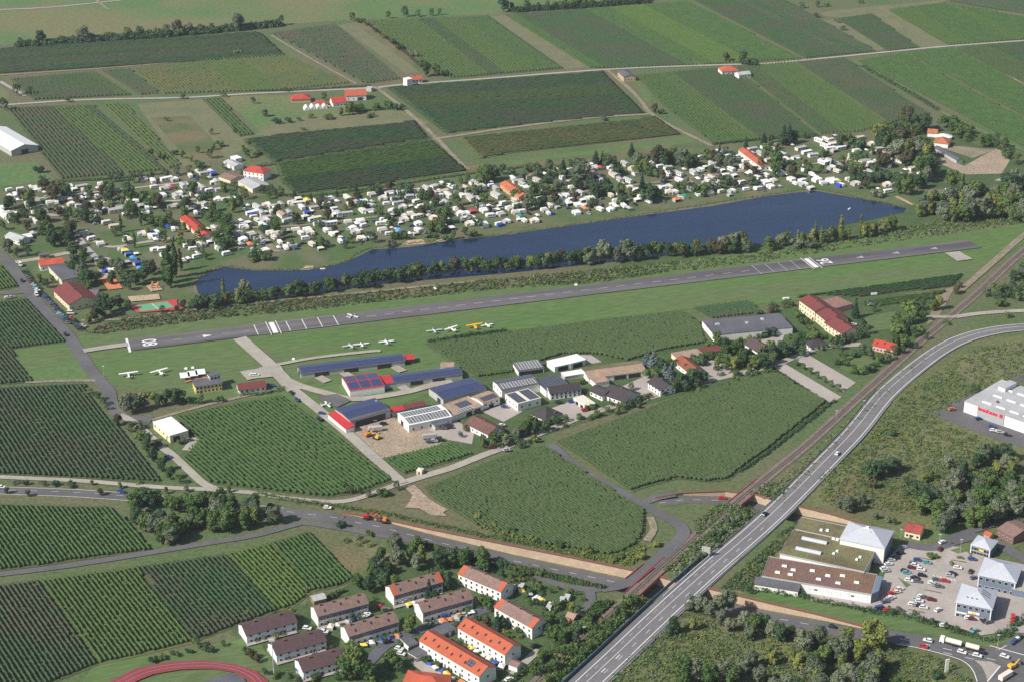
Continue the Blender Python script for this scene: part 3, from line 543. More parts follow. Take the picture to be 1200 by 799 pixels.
def building(name, label, cat, A, B, depth, h, roof='gable', rh=2.0, wm=None, rm=None, over=.45, win=(), doors=(), chim=0, panels=(), sky=0, base=0.0, group=None, wsize=(1.1, 1.25), ends=None, trim=None):
    """A and B: the two ends of the eaves of the wall towards us, as the photograph shows them"""
    a = g(A[0], A[1], h); b = g(B[0], B[1], h); dx = b - a; L = Vector((dx.x, dx.y, 0)).length; W = depth; rz = math.atan2(dx.y, dx.x)
    root = thing(name, label, cat, (a.x, a.y, base), rz, group); h = h - base; wm = wm or WHITE; rm = rm or RTILE
    wl = MB().box(0, L, 0, W, -.3, h)
    if roof == 'gable': wl.add([(0, 0, h), (0, W, h), (0, W / 2, h + rh), (L, 0, h), (L, W, h), (L, W / 2, h + rh)], [(0, 2, 1), (3, 4, 5)])
    if roof == 'gabley': wl.add([(0, 0, h), (L, 0, h), (L / 2, 0, h + rh), (0, W, h), (L, W, h), (L / 2, W, h + rh)], [(0, 1, 2), (4, 3, 5)])
    link('wall', wl.mesh('wall', wm), root)
    if roof == 'gable': rb = gable_roof(L, W, h, rh, over)
    elif roof == 'gabley': rb = gable_roof(L, W, h, rh, over, 'y')
    elif roof == 'hip': rb = hip_roof(L, W, h, rh, over)
    elif roof == 'pyramid': rb = hip_roof(L, W, h, rh, over, min(L, W) * .47)
    elif roof == 'shed': rb = MB().add([(-over, -over, h), (L + over, -over, h), (L + over, W + over, h + rh), (-over, W + over, h + rh)] + [(-over, -over, h + .2), (L + over, -over, h + .2), (L + over, W + over, h + rh + .2), (-over, W + over, h + rh + .2)], [(3, 2, 1, 0), (4, 5, 6, 7), (0, 1, 5, 4), (1, 2, 6, 5), (2, 3, 7, 6), (3, 0, 4, 7)])
    else: rb = MB().box(-over, L + over, -over, W + over, h + .01, h + .3)
    ro = link('roof', rb.mesh('roof', rm), root); slope = rh / (W / 2) if roof == 'gable' else 0
    def up(x, y): return h + .24 + (min(y, W - y) * slope if roof == 'gable' else rh * y / W if roof == 'shed' else .07)
    if ends:                                              # the newer tiles at the ends of the roof
        for x0, x1 in ((-over, 2.6), (L - 2.6, L + over)):
            if (ends != 'l' or x0 < 0) and (ends != 'r' or x0 > 0): link('verge_tiles', MB().add([(x0, -over, up(0, -over) + .02), (x1, -over, up(0, -over) + .02), (x1, W / 2, up(0, W / 2) + .02), (x0, W / 2, up(0, W / 2) + .02)], [(0, 1, 2, 3)]).mesh('verge_tiles', OTILE), ro)
    if roof == 'flat' and trim: 
        e = MB(); q = over + .12
        for x0, x1, y0, y1 in ((-q, L + q, -q, -over + .02), (-q, L + q, W + over - .02, W + q), (-q, -over + .02, -over + .02, W + over - .02), (L + over - .02, L + q, -over + .02, W + over - .02)): e.box(x0, x1, y0, y1, h - .25, h + .55)
        link('parapet', e.mesh('parapet', trim), root)
    windows(root, L, W, win, *wsize)
    for face, t, wd_, hh in doors:
        d_ = MB().box(-wd_ / 2, wd_ / 2, -.05, .02, 0, hh).mesh('door', DOORM if wd_ < 3 else DARK)
        loc, r_ = {'f': ((L * t, -.02, 0), 0), 'l': ((-.02, W * (1 - t), 0), -90), 'r': ((L + .02, W * t, 0), 90)}[face]; link('door', d_, root, loc, R(r_))
    for i in range(chim):
        t = (i + .5) / chim; z = up(0, W * .45); link('chimney', MB().box(-.45, .45, -.3, .3, z - .9, z + 1.0).box(-.5, .5, -.35, .35, z + 1.0, z + 1.12).mesh('chimney', CHIM), ro, (L * t, W * .48, 0))
    for i in range(sky):
        t = (i + .5) / sky; y = W * (.18 + .12 * (i % 2)); z = up(0, y); k = slope
        link('roof_window', MB().add([(-.5, -.7, z - .7 * k + .03), (.5, -.7, z - .7 * k + .03), (.5, .7, z + .7 * k + .03), (-.5, .7, z + .7 * k + .03)], [(0, 1, 2, 3)]).mesh('roof_window', GLASS), ro, (L * t, y, 0))
    for x0, x1, y0, y1, m in panels:                      # fractions of the roof; y within one slope
        X0, X1, Y0, Y1 = L * x0, L * x1, W * y0, W * y1; za, zb = up(0, Y0) + .09, up(0, Y1) + .09
        link('solar_panel', MB().add([(X0, Y0, za), (X1, Y0, za), (X1, Y1, zb), (X0, Y1, zb), (X0, Y0, za - .07), (X1, Y0, za - .07), (X1, Y1, zb - .07), (X0, Y1, zb - .07)], [(0, 1, 2, 3), (4, 5, 1, 0), (5, 6, 2, 1), (6, 7, 3, 2), (7, 4, 0, 3)]).mesh('solar_panel', m), ro)
    return root, L, W, h
RP = [(590, 838), (630, 799), (675, 755), (725, 711), (770, 669), (812, 632), (850, 599), (900, 558), (950, 517), (1010, 462), (1050, 426), (1080, 399), (1115, 370), (1150, 340), (1187, 305), (1200, 294), (1280, 224)]
HW = [(650, 838), (690, 800), (721, 771), (780, 715), (832, 668), (905, 604), (981, 528), (1006, 501), (1035, 465), (1065, 438), (1100, 412), (1130, 397), (1165, 388), (1200, 384), (1280, 379)]
LB_ = [(732, 686), (748, 674), (768, 657)]
RPW, HWP, LBW = smooth([g(*p) for p in RP]), smooth([g(*p) for p in HW]), smooth([g(*p) for p in LB_])
def crossed(p):
    def d(P): return min(((p - a) - (b - a) * max(0, min(1, (p - a).dot(b - a) / max(1e-6, (b - a).length_squared)))).length for a, b in zip(P, P[1:]))
    return d(RPW) < 4.2 or d(HWP) < 8.2 or d(LBW) < 3.6
# ================================================================ THE GROUND, with the cuttings the sunken roads run in
def trench(st, roadw, slope, name):
    """st: wall-top pixel x, y and depth; slope: run of the near bank, first and last"""
    P = []; D = []
    for x, y, d_ in st: P.append(g(x, y)); D.append(d_)
    n = len(P); N = [-side(P, i) for i in range(n)]; up = Vector((0, 0, .05)); dn = lambda i: Vector((0, 0, -D[i]))
    sl_ = [slope[0] + (slope[1] - slope[0]) * i / (n - 1) for i in range(n)]; sl_ = [max(.6, s * min(1, D[i] / 3)) for i, s in enumerate(sl_)]
    base = [P[i] + dn(i) for i in range(n)]; toe = [P[i] + N[i] * (roadw + 3) + dn(i) for i in range(n)]; near = [P[i] + N[i] * (roadw + 3 + sl_[i]) for i in range(n)]
    def strip(nm, A, B, m, dz=0.0):
        b = MB(); q = Vector((0, 0, dz)); b.add([v + q for v in A] + [v + q for v in B], [(i, n + i, n + i + 1, i + 1) for i in range(n - 1)])
        return tag(link(nm, b.mesh(nm, m)), None, None, None, 'structure')
    strip('verge', base, toe, ROUGH); strip('bank', toe, near, ROUGH)
    strip('road', [base[i] + N[i] * 1.2 for i in range(n)], [base[i] + N[i] * (roadw + 1.2) for i in range(n)], ASPH, .03)
    mid = [base[i] + N[i] * (1.2 + roadw / 2) + Vector((0, 0, .045)) for i in range(n)]
    b = MB()
    for p, d_ in walk(mid, 10):
        s = Vector((-d_.y, d_.x, 0)); q = p + d_ * 4; b.add([p - s * .1, q - s * .1, q + s * .1, p + s * .1], [(0, 1, 2, 3)])
    tag(link('road_marking', b.mesh('road_marking', PAINT)), None, None, None, 'structure')
    b = MB(); c = MB(); o = P[0].copy()
    for i in range(n - 1):
        k = [P[i] - up * .4, P[i + 1] - up * .4, base[i + 1], base[i]]; back = [v - N[i] * .5 for v in k]
        b.add([v - o for v in k + back], [(0, 3, 2, 1), (0, 1, 5, 4), (4, 5, 6, 7)])
        
        for j in range(24):                              # the coping stops where railway, highway and lane cross
            q0, q1 = P[i].lerp(P[i + 1], j / 24), P[i].lerp(P[i + 1], (j + 1) / 24)
            if crossed((q0 + q1) / 2): continue
            e = [q0 + N[i] * .25 + up * 6.2, q1 + N[i] * .25 + up * 6.2, q1 - N[i] * .6 + up * 6.2, q0 - N[i] * .6 + up * 6.2]; c.add([v - o for v in e] + [v - o + Vector((0, 0, .55)) for v in e], [(4, 5, 6, 7), (0, 1, 5, 4), (2, 3, 7, 6)])
    w_ = thing('retaining_wall', name, 'wall', o); link('wall_face', b.mesh('wall_face', WALLT), w_); link('coping', c.mesh('coping', CAPR), w_)
    return [(v.x, v.y) for v in P] + [(v.x, v.y) for v in reversed(near)]
T1 = [(400, 601, .15), (450, 609, .8), (500, 620, 2.0), (560, 632, 3.6), (600, 640, 4.5), (660, 652, 4.7), (742, 669, 4.7), (790, 681, 4.7), (838, 692, 4.6), (900, 707, 3.6), (960, 721, 2.2), (1032, 740, .15)]
T2 = [(768, 584, .15), (800, 578, 1.0), (850, 576, 2.6), (885, 580, 4.2), (912, 588, 4.6), (936, 594, 4.6), (970, 602, 3.6), (1000, 611, 2.0), (1030, 621, .15)]
h1 = trench(T1, 9.0, (1.5, 15), 'long tan retaining wall with red coping above the sunken main road')
h2 = trench(T2, 7.0, (3, 8), 'short curved tan retaining wall with red coping below the railway')
HOLES += [h1, h2]
outer = [(-2600, -300), (2600, -300), (2600, 6000), (-2600, 6000)]
cs = [Vector(p) for p in outer + h1 + h2]; ed = []; k0 = 0
for l in (outer, h1, h2): ed += [(k0 + i, k0 + (i + 1) % len(l)) for i in range(len(l))]; k0 += len(l)
vs, es, fs, *_ = delaunay_2d_cdt(cs, ed, [], 0, 1e-5)
b = MB(); b.add([(v.x, v.y, 0) for v in vs], [tuple(f) for f in fs if not any(inside(*(sum((vs[i] for i in f), Vector((0, 0))) / 3), h) for h in (h1, h2))])
b.f = [f if (Vector(b.v[f[1]]) - Vector(b.v[f[0]])).cross(Vector(b.v[f[2]]) - Vector(b.v[f[0]])).z > 0 else f[::-1] for f in b.f]
tag(link('ground', b.mesh('ground', BASE)), None, None, None, 'structure')
def topx(v):
    d_ = Vector((v[0], v[1], -HC)); z = d_.y * math.cos(TH) + HC * math.sin(TH); return 600 + F * d_.x / z, 399.5 - F * (d_.y * math.sin(TH) - HC * math.cos(TH)) / z
NEAR = [topx(v) for v in reversed(h1[len(T1):])]         # the near lip of the first cutting, from left to right
LOWSCRUB = [(700, 830), (735, 790), (800, 735)] + [(x, y + .6) for x, y in NEAR if x > 838] + [(1060, 760), (1140, 800), (1140, 830)]
# ---------------------------------------------------------------- grass and bare areas
def S(name, m, *pts): return sheet(name, pts, m)
S('meadow', MEAD, (-40, 0), (-40, 52), (100, 52), (270, 36), (330, 29), (430, 22), (575, 17), (640, 8), (760, 2), (800, -30), (-40, -60))
S('meadow', MEAD, (330, 26), (420, 8), (520, 2), (590, 3), (575, 17), (430, 23))
S('meadow', MEAD, (-20, 192), (42, 190), (60, 208), (70, 215), (-20, 222))
S('field', ROUGH, (0, 100), (10, 92), (0, 90)); S('meadow', MEAD, (0, 100), (12, 110), (5, 122), (-20, 122))
S('field', DRY, (160, 122), (232, 117), (300, 165), (270, 185), (212, 195)); S('field', ROUGH, (176, 138), (222, 136), (246, 160), (262, 182), (222, 190))
S('field', DRY, (228, 118), (240, 116), (284, 160), (262, 162)); S('meadow', MEAD, (258, 113), (345, 112), (430, 130), (470, 130), (505, 145), (310, 160))
S('field', DRY, (330, 140), (470, 132), (492, 142), (320, 158), (296, 160)); S('field', DRY, (396, 30), (414, 27), (494, 84), (478, 88))
S('field', ROUGH, (414, 27), (432, 25), (520, 88), (494, 86)); S('field', DRY, (575, 19), (592, 18), (690, 79), (655, 82)); S('field', DRY, (1020, 16), (1040, 12), (1112, 54), (1080, 58))
S('field', ROUGH, (915, 0), (1000, 0), (1090, -5), (1200, 22), (1200, 0), (1030, -20)); S('field', DRY, (945, 17), (1000, 10), (1110, 0), (1100, 6), (985, 21)); S('field', DRY, (960, 25), (985, 22), (1040, 57), (1020, 62))
S('meadow', GRASS, (585, 190), (808, 160), (816, 167), (600, 194)); S('field', ROUGH, (540, 195), (600, 192), (816, 167), (830, 172), (700, 200), (560, 215)); S('meadow', GRASS, (738, 88), (745, 88), (765, 118), (757, 120))
S('campsite_ground', CAMPG, (-30, 222), (60, 212), (210, 200), (330, 228), (420, 222), (545, 205), (700, 188), (840, 172), (960, 158), (1010, 160), (1090, 190), (1110, 240), (1062, 238), (1010, 225), (962, 222), (840, 242), (700, 270), (500, 305), (360, 314), (300, 316), (240, 322), (222, 350), (205, 365), (90, 390), (60, 340), (15, 305), (-30, 300))
S('woodland_floor', GARD, (1030, 140), (1090, 150), (1200, 190), (1200, 262), (1100, 268), (1000, 300), (900, 312), (780, 325), (700, 318), (760, 300), (900, 285), (1060, 240), (1100, 240))
S('scrubland', SCRUBG, *LOWSCRUB); S('scrubland', SCRUBG, (925, 588), (990, 545), (1060, 452), (1140, 400), (1260, 385), (1260, 640), (1060, 640), (1035, 620), (1000, 609), (970, 600), (938, 592)); S('scrubland', SCRUBG, (842, 692), (905, 634), (935, 612), (950, 614), (1000, 640), (1030, 680), (1000, 712), (960, 719), (900, 705))
S('meadow', ROUGH, (990, 560), (1060, 540), (1090, 590), (1040, 615), (960, 600)); S('meadow', MEAD, (1045, 622), (1110, 618), (1160, 600), (1190, 598), (1100, 632), (1066, 634)); S('field', DRY, (1130, 415), (1260, 395), (1260, 420), (1165, 450), (1120, 440))
S('airfield', GRASS, (85, 397), (260, 371), (600, 338), (900, 292), (1200, 262), (1200, 285), (1135, 327), (905, 356), (803, 363), (600, 388), (497, 403), (548, 442), (500, 462), (400, 500), (330, 464), (225, 470), (152, 452), (128, 450), (100, 420))
S('meadow', MEAD, (14, 411), (78, 402), (110, 440), (108, 447), (40, 449)); S('meadow', GRASS, (12, 408), (78, 401), (90, 414), (92, 420), (30, 440))
S('garden', GARD, (545, 442), (760, 405), (905, 365), (1005, 345), (1110, 345), (1080, 400), (1000, 430), (905, 432), (700, 490), (600, 522), (540, 540))
S('meadow', GRASS, (985, 420), (1020, 412), (1036, 428), (1010, 440), (985, 432)); S('meadow', GRASS, (1012, 372), (1050, 365), (1050, 385), (1020, 388))
S('garden', GARD, (260, 720), (345, 712), (400, 690), (430, 670), (560, 645), (600, 664), (640, 685), (690, 695), (680, 730), (620, 799), (600, 840), (250, 840), (305, 780), (290, 770)); S('meadow', ROUGH, (372, 622), (440, 640), (470, 665), (430, 690), (414, 680)); S('field', DRY, (395, 628), (440, 636), (470, 660), (455, 662))
S('sports_field', GRASS, (110, 779), (220, 760), (300, 745), (312, 765), (330, 799), (330, 850), (60, 850)); S('meadow', GRASS, (872, 690), (905, 685), (1020, 700), (1110, 722), (1180, 745), (1200, 738), (1200, 745), (1160, 759), (1110, 748), (1040, 736), (1033, 738), (960, 719), (900, 705), (872, 698))
S('yard', GRAV, (398, 503), (412, 492), (447, 483), (480, 497), (500, 500), (522, 512), (515, 522), (447, 537), (455, 560), (440, 545)); S('yard', PAVE, (497, 500), (530, 490), (556, 505), (553, 520), (525, 515)); S('yard', PAVE, (565, 482), (595, 472), (612, 482), (590, 494))
S('yard', PAVE, (636, 482), (668, 470), (700, 486), (675, 492)); S('yard', PAVE, (730, 452), (765, 436), (782, 458), (775, 464), (755, 470)); S('yard', PAVE, (800, 425), (850, 408), (866, 425), (850, 440), (838, 442)); S('yard', PAVE, (655, 425), (688, 413), (705, 424), (660, 432))
S('car_park', PAVE, (907, 430), (918, 425), (986, 465), (973, 473)); S('car_park', PAVE, (930, 420), (946, 415), (1003, 448), (988, 459)); S('yard', PAVE, (893, 395), (920, 390), (915, 405), (890, 410)); S('yard', TRACKM, (1100, 343), (1120, 335), (1112, 350), (1100, 372), (1085, 382))
S('yard', GRAV, (1085, 185), (1100, 183), (1130, 195), (1168, 174), (1186, 184), (1174, 204), (1130, 205)); S('yard', CLAY if False else TRACKM, (1098, 172), (1125, 172), (1165, 176), (1140, 186)); S('yard', PAVE, (975, 190), (1005, 186), (1020, 195), (990, 200)); S('yard', DRY, (1090, 222), (1110, 222), (1120, 228), (1090, 232)); S('path', PAVE, (1165, 212), (1180, 206), (1200, 205), (1200, 212), (1185, 214))
S('store_yard', ASPH, (1096, 487), (1130, 469), (1142, 479), (1200, 505), (1260, 530), (1260, 545), (1160, 512), (1130, 500)); S('access_road', ASPH, (1096, 487), (1090, 484), (1160, 452), (1200, 440), (1200, 445), (1135, 470))
S('lake_shore', BANKE, (226, 332), (232, 322), (262, 311), (300, 316.5), (360, 315.5), (410, 304.5), (440, 290.5), (480, 287), (530, 280.5), (600, 273.5), (660, 264), (740, 252.7), (830, 240.7), (900, 228.6), (955, 222), (1000, 230.8), (1060, 243), (1000, 255), (600, 300), (240, 345), (228, 345))
S('beach', SAND, (470, 288), (478, 282), (495, 281), (500, 286)); S('beach', SAND, (510, 284), (515, 279), (528, 280), (530, 283)); S('beach', SAND, (352, 317), (358, 312), (368, 312), (366, 318))
lake = S('lake', WATER, (229, 333), (235, 324), (262, 313), (300, 318), (360, 317), (405, 308), (436, 293), (480, 290), (530, 282), (600, 275), (660, 266), (745, 254), (835, 242), (900, 230), (955, 224), (1000, 232), (1040, 238), (1062, 245), (1058, 250), (1000, 262), (900, 285), (760, 303), (600, 320), (450, 333), (330, 350), (240, 349), (232, 344))
# ================================================================ VINEYARDS
Vd = vineyard
Vd('dark vineyard with reddish patches in the bottom corner beyond the running track', [(-40, 692), (0, 685), (45, 679), (117, 779), (62, 800), (-30, 860)], [(45, 679), (117, 779)], VP, rows=True, stripes=False, L=1.0)
Vd('bright green vineyard between two darker ones below the farm lane', [(46, 679), (159, 664), (229, 753), (118, 779)], [(46, 679), (118, 778)], VG2, rows=True, stripes=False, L=1.0, soil=SOILY)
Vd('reddish dark vineyard running down to the first dark-roofed house', [(160, 664), (262, 649), (326, 717), (300, 726), (275, 735), (240, 748), (230, 752)], [(262, 649), (326, 717)], VD, rows=True, stripes=False, L=1.0, soil=SOIL)
Vd('yellow-green vineyard above the white terraced houses', [(264, 648), (313, 637), (366, 694), (347, 710), (328, 716)], [(264, 648), (327, 716)], VY, rows=True, stripes=False, L=1.0, soil=SOILY)
Vd('small green vineyard next to the rough meadow and the white terraces', [(316, 636), (362, 622), (414, 680), (395, 688), (369, 693)], [(316, 636), (368, 693)], VG, rows=True, stripes=False, L=1.0)
Vd('vineyard between the farm lane and the main road beside the wood', [(-40, 589), (0, 591), (130, 594), (145, 608), (180, 645), (90, 657), (45, 664), (0, 669), (-40, 674)], [(98, 593), (145, 650)], VG, rows=True, stripes=False, L=1.0)
Vd('large dark striped vineyard on the far side of the main road', [(-40, 458), (0, 454), (98, 449), (108, 470), (130, 492), (155, 522), (190, 566), (120, 562), (0, 556), (-40, 553)], [(98, 449), (190, 566)], VD, rows=True, stripes=False, L=1.1, sp=2.4)
Vd('striped vineyard by the side road with a mown corner', [(-40, 357), (0, 354), (28, 350), (76, 402), (12, 410), (40, 448), (0, 451), (-40, 455)], [(28, 350), (76, 402)], VD, rows=True, stripes=False, L=1.2, sp=2.4)
Vd('small vineyard in the angle of the two side roads', [(-40, 300), (0, 312), (15, 326), (22, 337), (0, 341), (-40, 345)], [(0, 312), (22, 337)], VG, L=1.5)
Vd('green vineyard beside the white hall and the taxiway lane', [(205, 487), (260, 475), (300, 468), (328, 463), (462, 563), (420, 578), (382, 583), (300, 573), (245, 566), (211, 536), (232, 514), (216, 500)], [(330, 463), (465, 564)], VG, rows=True, stripes=False, L=1.1, sp=2.5)
Vd('broad dark vineyard between the villas and the railway', [(652, 517), (815, 458), (905, 436), (970, 472), (900, 528), (868, 551), (855, 563), (830, 565), (795, 561), (760, 570), (742, 576)], [(712, 515), (787, 560)], VM, sp=1.7, wd=1.25, soil=SOIL, stripes=False)
Vd('dark vineyard above the retaining wall', [(497, 571), (610, 527), (638, 523), (757, 600), (756, 625), (745, 640), (730, 649), (715, 651), (640, 639), (560, 616), (507, 583)], [(560, 545), (660, 605)], VM, sp=1.7, wd=1.25, soil=SOIL, stripes=False)
Vd('little vineyard beside the gravel yard and the white hut', [(447, 538), (532, 517), (556, 533), (515, 545), (475, 556)], [(447, 538), (475, 556)], VG, L=1.2, stripes=False)
Vd('long dark vineyard between the airfield grass and the solar roofs', [(500, 403), (600, 389), (700, 376), (800, 365), (822, 380), (828, 403), (775, 412), (738, 424), (700, 416), (660, 416), (640, 423), (600, 438), (562, 443), (547, 433), (524, 418)], [(540, 398), (600, 435)], VM, sp=1.7, wd=1.2, stripes=False)
Vd('small vineyard next to the big dark flat roof', [(811, 361), (876, 353), (897, 368), (836, 375)], [(811, 361), (836, 375)], VD, sp=2.4)
Vd('narrow vineyard strip behind the red-roofed villa', [(930, 350), (1130, 322), (1118, 336), (1005, 349), (962, 347)], [(940, 349), (1125, 324)], VD, sp=2.4); Vd('thin vine strip with a white caravan near the railway', [(1006, 356), (1112, 341), (1095, 350), (1030, 360)], [(1006, 356), (1112, 341)], VG, sp=2.4)
ff = dict(L=2.2, sp=3.3, wd=1.35)
Vd('striped vineyard beside the white barn', [(8, 127), (60, 125), (148, 204), (72, 211), (56, 190)], [(30, 126), (100, 205)], VP, **ff); Vd('striped vineyard with bright alleys behind the campsite', [(60, 125), (110, 124), (196, 200), (150, 204)], [(60, 125), (150, 204)], VG, **ff)
Vd('narrow vineyard beside the dry plot', [(120, 123), (146, 121), (212, 194), (198, 199)], [(120, 123), (198, 199)], VY, soil=SOILB, **ff); Vd('small striped vineyard beside the orchard farm', [(237, 117), (256, 115), (299, 158), (281, 161)], [(237, 117), (281, 161)], VG, **ff)
Vd('dark green vineyard at the track corner', [(12, 93), (112, 84), (154, 112), (40, 118)], [(60, 88), (100, 115)], VD, **ff); Vd('small vineyard with straw-coloured posts', [(118, 83), (152, 81), (188, 110), (165, 112)], [(118, 83), (165, 112)], VD, soil=SOILB, **ff)
Vd('olive-coloured vineyard before the red-roofed farm', [(156, 81), (290, 66), (332, 64), (410, 98), (330, 107), (192, 111)], [(160, 82), (195, 110)], VO, soil=SOILY, **ff)
for lb, y0, m in (('reddish', 0, VP), ('dark green', 8, VD), ('brownish', 15, VP), ('deep green', 21, VD)):
    Vd(lb + ' long vine strip below the hedgerow of trees', [(-40, 61 + y0 * .95), (300, 39 + y0), (306 + y0, 39 + y0), (316 + y0, 47 + y0 * .9), (-40, 68 + y0)], [(-40, 61 + y0), (300, 40 + y0)], m, soil=SOILB if m is VP else SOIL, **ff)
Vd('purplish vineyard before the orange-roofed barn', [(318, 39), (392, 29), (470, 93), (428, 99)], [(392, 29), (468, 92)], VP, soil=SOILB, **ff)
Vd('green vineyard behind the lone white house', [(432, 25), (572, 19), (660, 81), (530, 92), (508, 86)], [(480, 24), (560, 88)], VG, **ff)
Vd('vineyard with light and dark stripes beyond the farm road', [(592, 18), (700, 10), (820, 77), (720, 81), (692, 80)], [(600, 18), (700, 78)], VG, **ff); Vd('bright striped vineyard behind the orange farmhouse', [(702, 10), (806, 2), (940, 70), (850, 75), (824, 77)], [(702, 10), (824, 76)], VY, soil=SOILY, **ff)
Vd('dull green vineyard at the top edge', [(812, 0), (900, -6), (925, 3), (1028, 61), (945, 69)], [(812, 0), (945, 69)], VP, **ff)
Vd('dark level vineyard between the two farm tracks', [(453, 104), (708, 85), (756, 133), (600, 148), (522, 157), (512, 150)], [(453, 110), (720, 95)], VD, **ff)
Vd('yellowing vineyard below the dirt path', [(538, 163), (770, 138), (798, 158), (600, 180), (562, 187)], [(540, 164), (770, 140)], VO, soil=SOILY, **ff)
Vd('dark vineyard below the white greenhouses', [(284, 164), (488, 143), (503, 162), (320, 191)], [(290, 170), (500, 150)], VD, **ff); Vd('lighter vineyard at the campsite edge below the dark one', [(322, 193), (508, 166), (548, 200), (420, 220), (345, 228), (330, 215)], [(330, 200), (520, 175)], VG, **ff)
Vd('mixed green vineyard in front of the tan-walled house', [(746, 89), (786, 85), (890, 164), (838, 170), (775, 122)], [(746, 89), (838, 169)], VG, **ff); Vd('dark green vineyard in front of the orange farmhouse', [(788, 85), (860, 79), (958, 159), (892, 164)], [(788, 85), (892, 163)], VD, **ff)
Vd('bright green vineyard sloping to the campsite end', [(864, 79), (930, 73), (1040, 145), (1010, 155), (962, 158)], [(864, 79), (962, 157)], VG, soil=SOILY, **ff); Vd('olive vineyard beside the overgrown ditch', [(934, 73), (990, 69), (1090, 135), (1045, 145)], [(934, 73), (1045, 144)], VP, **ff)
Vd('long vineyard right of the grassy lane', [(1006, 72), (1060, 63), (1200, 140), (1240, 160), (1240, 195), (1200, 172)], [(1006, 72), (1200, 171)], VG, **ff); Vd('yellow-green vineyard below the farm road', [(1064, 62), (1116, 57), (1240, 122), (1240, 158)], [(1064, 62), (1240, 157)], VY, **ff); Vd('darker vineyard right of the white farm track', [(1122, 57), (1240, 46), (1240, 120)], [(1122, 57), (1240, 119)], VD, **ff)
Vd('green vineyard above the farm road', [(982, 23), (1022, 17), (1078, 57), (1042, 61)], [(982, 23), (1042, 60)], VG, **ff); Vd('broad vineyard in the far corner', [(1042, 12), (1105, 4), (1240, 28), (1240, 44), (1114, 54)], [(1042, 12), (1114, 53)], VG, **ff)
Vd('green strip vineyard beyond the farm lane crest', [(1112, 2), (1200, -10), (1260, 10), (1260, 27)], [(1112, 2), (1260, 27)], VD, **ff)
# ================================================================ ROADS AND PATHS
def road(px, wd, m=ASPH, name='road', **k): return ribbon(name, px, wd, m, **k)
LANE1 = [(-40, 572), (0, 574), (100, 578), (200, 586), (330, 599), (402, 608)]
road([(0, 12), (60, 9), (140, 1), (200, -6)], 4, CONC, 'farm_road'); road([(110, -2), (122, 8), (128, 12)], 3, TRACKM, 'farm_track')
road([(-40, 127), (0, 124), (100, 117.5), (215, 115), (300, 110), (430, 104), (470, 100), (560, 93.5), (720, 81.5), (850, 76.5), (900, 75), (1035, 62), (1120, 54), (1260, 44)], 4.6, CONC, 'farm_road')
road([(-20, 90), (120, 80.5), (300, 66), (335, 65)], 3, TRACKM, 'farm_track'); road([(0, 96), (12, 103), (30, 113)], 4, CONC, 'farm_track'); road([(318, 42), (360, 67), (418, 99)], 2.6, TRACKM, 'farm_track')
road([(440, 102), (458, 116), (476, 130), (495, 147), (512, 163), (530, 182), (548, 200)], 4, TRACKM, 'farm_track'); road([(505, 164), (540, 159), (600, 150), (690, 139), (765, 134)], 5, TRACKM, 'farm_track'); road([(340, 192), (420, 178), (508, 164)], 2.4, TRACKM, 'farm_track')
road([(712, 83), (724, 93), (738, 105), (752, 120), (762, 133), (790, 150), (835, 172)], 4, TRACKM, 'farm_track'); road([(1000, 72), (1060, 104), (1108, 134), (1200, 177), (1260, 205)], 5, MEAD, 'grass_lane'); road([(1118, 60), (1160, 80), (1260, 126)], 3, TRACKM, 'farm_track')
road([(-40, 343), (0, 344), (24, 343), (42, 338)], 6, ASPH, 'side_road'); road([(-10, 296), (10, 308), (35, 344), (60, 372), (81, 395), (103, 428), (117, 446), (127, 458), (130, 470), (134, 480), (150, 490), (178, 492)], 8, ASPH, 'side_road')
road([(140, 486), (160, 497), (185, 520), (203, 534), (220, 550), (238, 566), (252, 573)], 5, CONC, 'lane'); road([(178, 492), (240, 475), (310, 459), (332, 456)], 3, TRACKM, 'grass_lane'); road([(218, 528), (230, 513)], 5, CONC, 'driveway'); road([(30, 448), (80, 446), (112, 446)], 3, TRACKM, 'grass_lane')
road([(18, 308), (50, 303), (82, 297), (100, 300)], 6, CONC, 'entrance_road'); road([(85, 270), (100, 290), (112, 303), (126, 330)], 5, PAVE, 'campsite_lane'); road([(42, 232), (50, 244), (62, 253), (100, 249), (150, 241), (230, 234)], 4, CONC, 'campsite_lane'); road([(40, 234), (90, 228), (140, 223), (220, 214)], 3.5, CONC, 'campsite_lane')
road([(110, 283), (130, 290), (160, 286), (200, 280)], 4, CONC, 'campsite_lane'); road([(300, 272), (312, 285), (325, 296)], 5, TRACKM, 'campsite_lane'); road([(600, 232), (612, 240), (620, 246)], 5, PAVE, 'campsite_lane'); road([(280, 268), (360, 264), (480, 250), (600, 236), (740, 218), (860, 203), (960, 192)], 3.5, TRACKM, 'campsite_lane'); road([(660, 222), (690, 245)], 3, TRACKM, 'campsite_lane')
road([(95, 376), (150, 374), (240, 362), (340, 352), (420, 344), (480, 338), (560, 330)], 3, TRACKM, 'lakeside_path'); road([(1050, 231), (1070, 241)], 3, SAND, 'path')
road([(-40, 557), (0, 559), (95, 563.5), (180, 570.5), (250, 574), (300, 578), (330, 583), (382, 588), (412, 586), (440, 577), (470, 566)], 4, CONC, 'lane')
road([(462, 569), (500, 557), (530, 548), (565, 534), (600, 521), (650, 501), (700, 482), (800, 453), (900, 430), (930, 419), (960, 408), (1010, 404)], 5.5, CONC, 'service_road')
road([(-40, 678), (0, 673), (50, 667), (100, 660), (180, 647), (240, 637), (300, 627), (345, 615), (360, 613), (400, 619), (450, 628), (520, 641), (570, 651), (600, 661), (630, 675), (660, 687), (695, 691), (715, 688)], 4.6, ASPH, 'farm_lane')
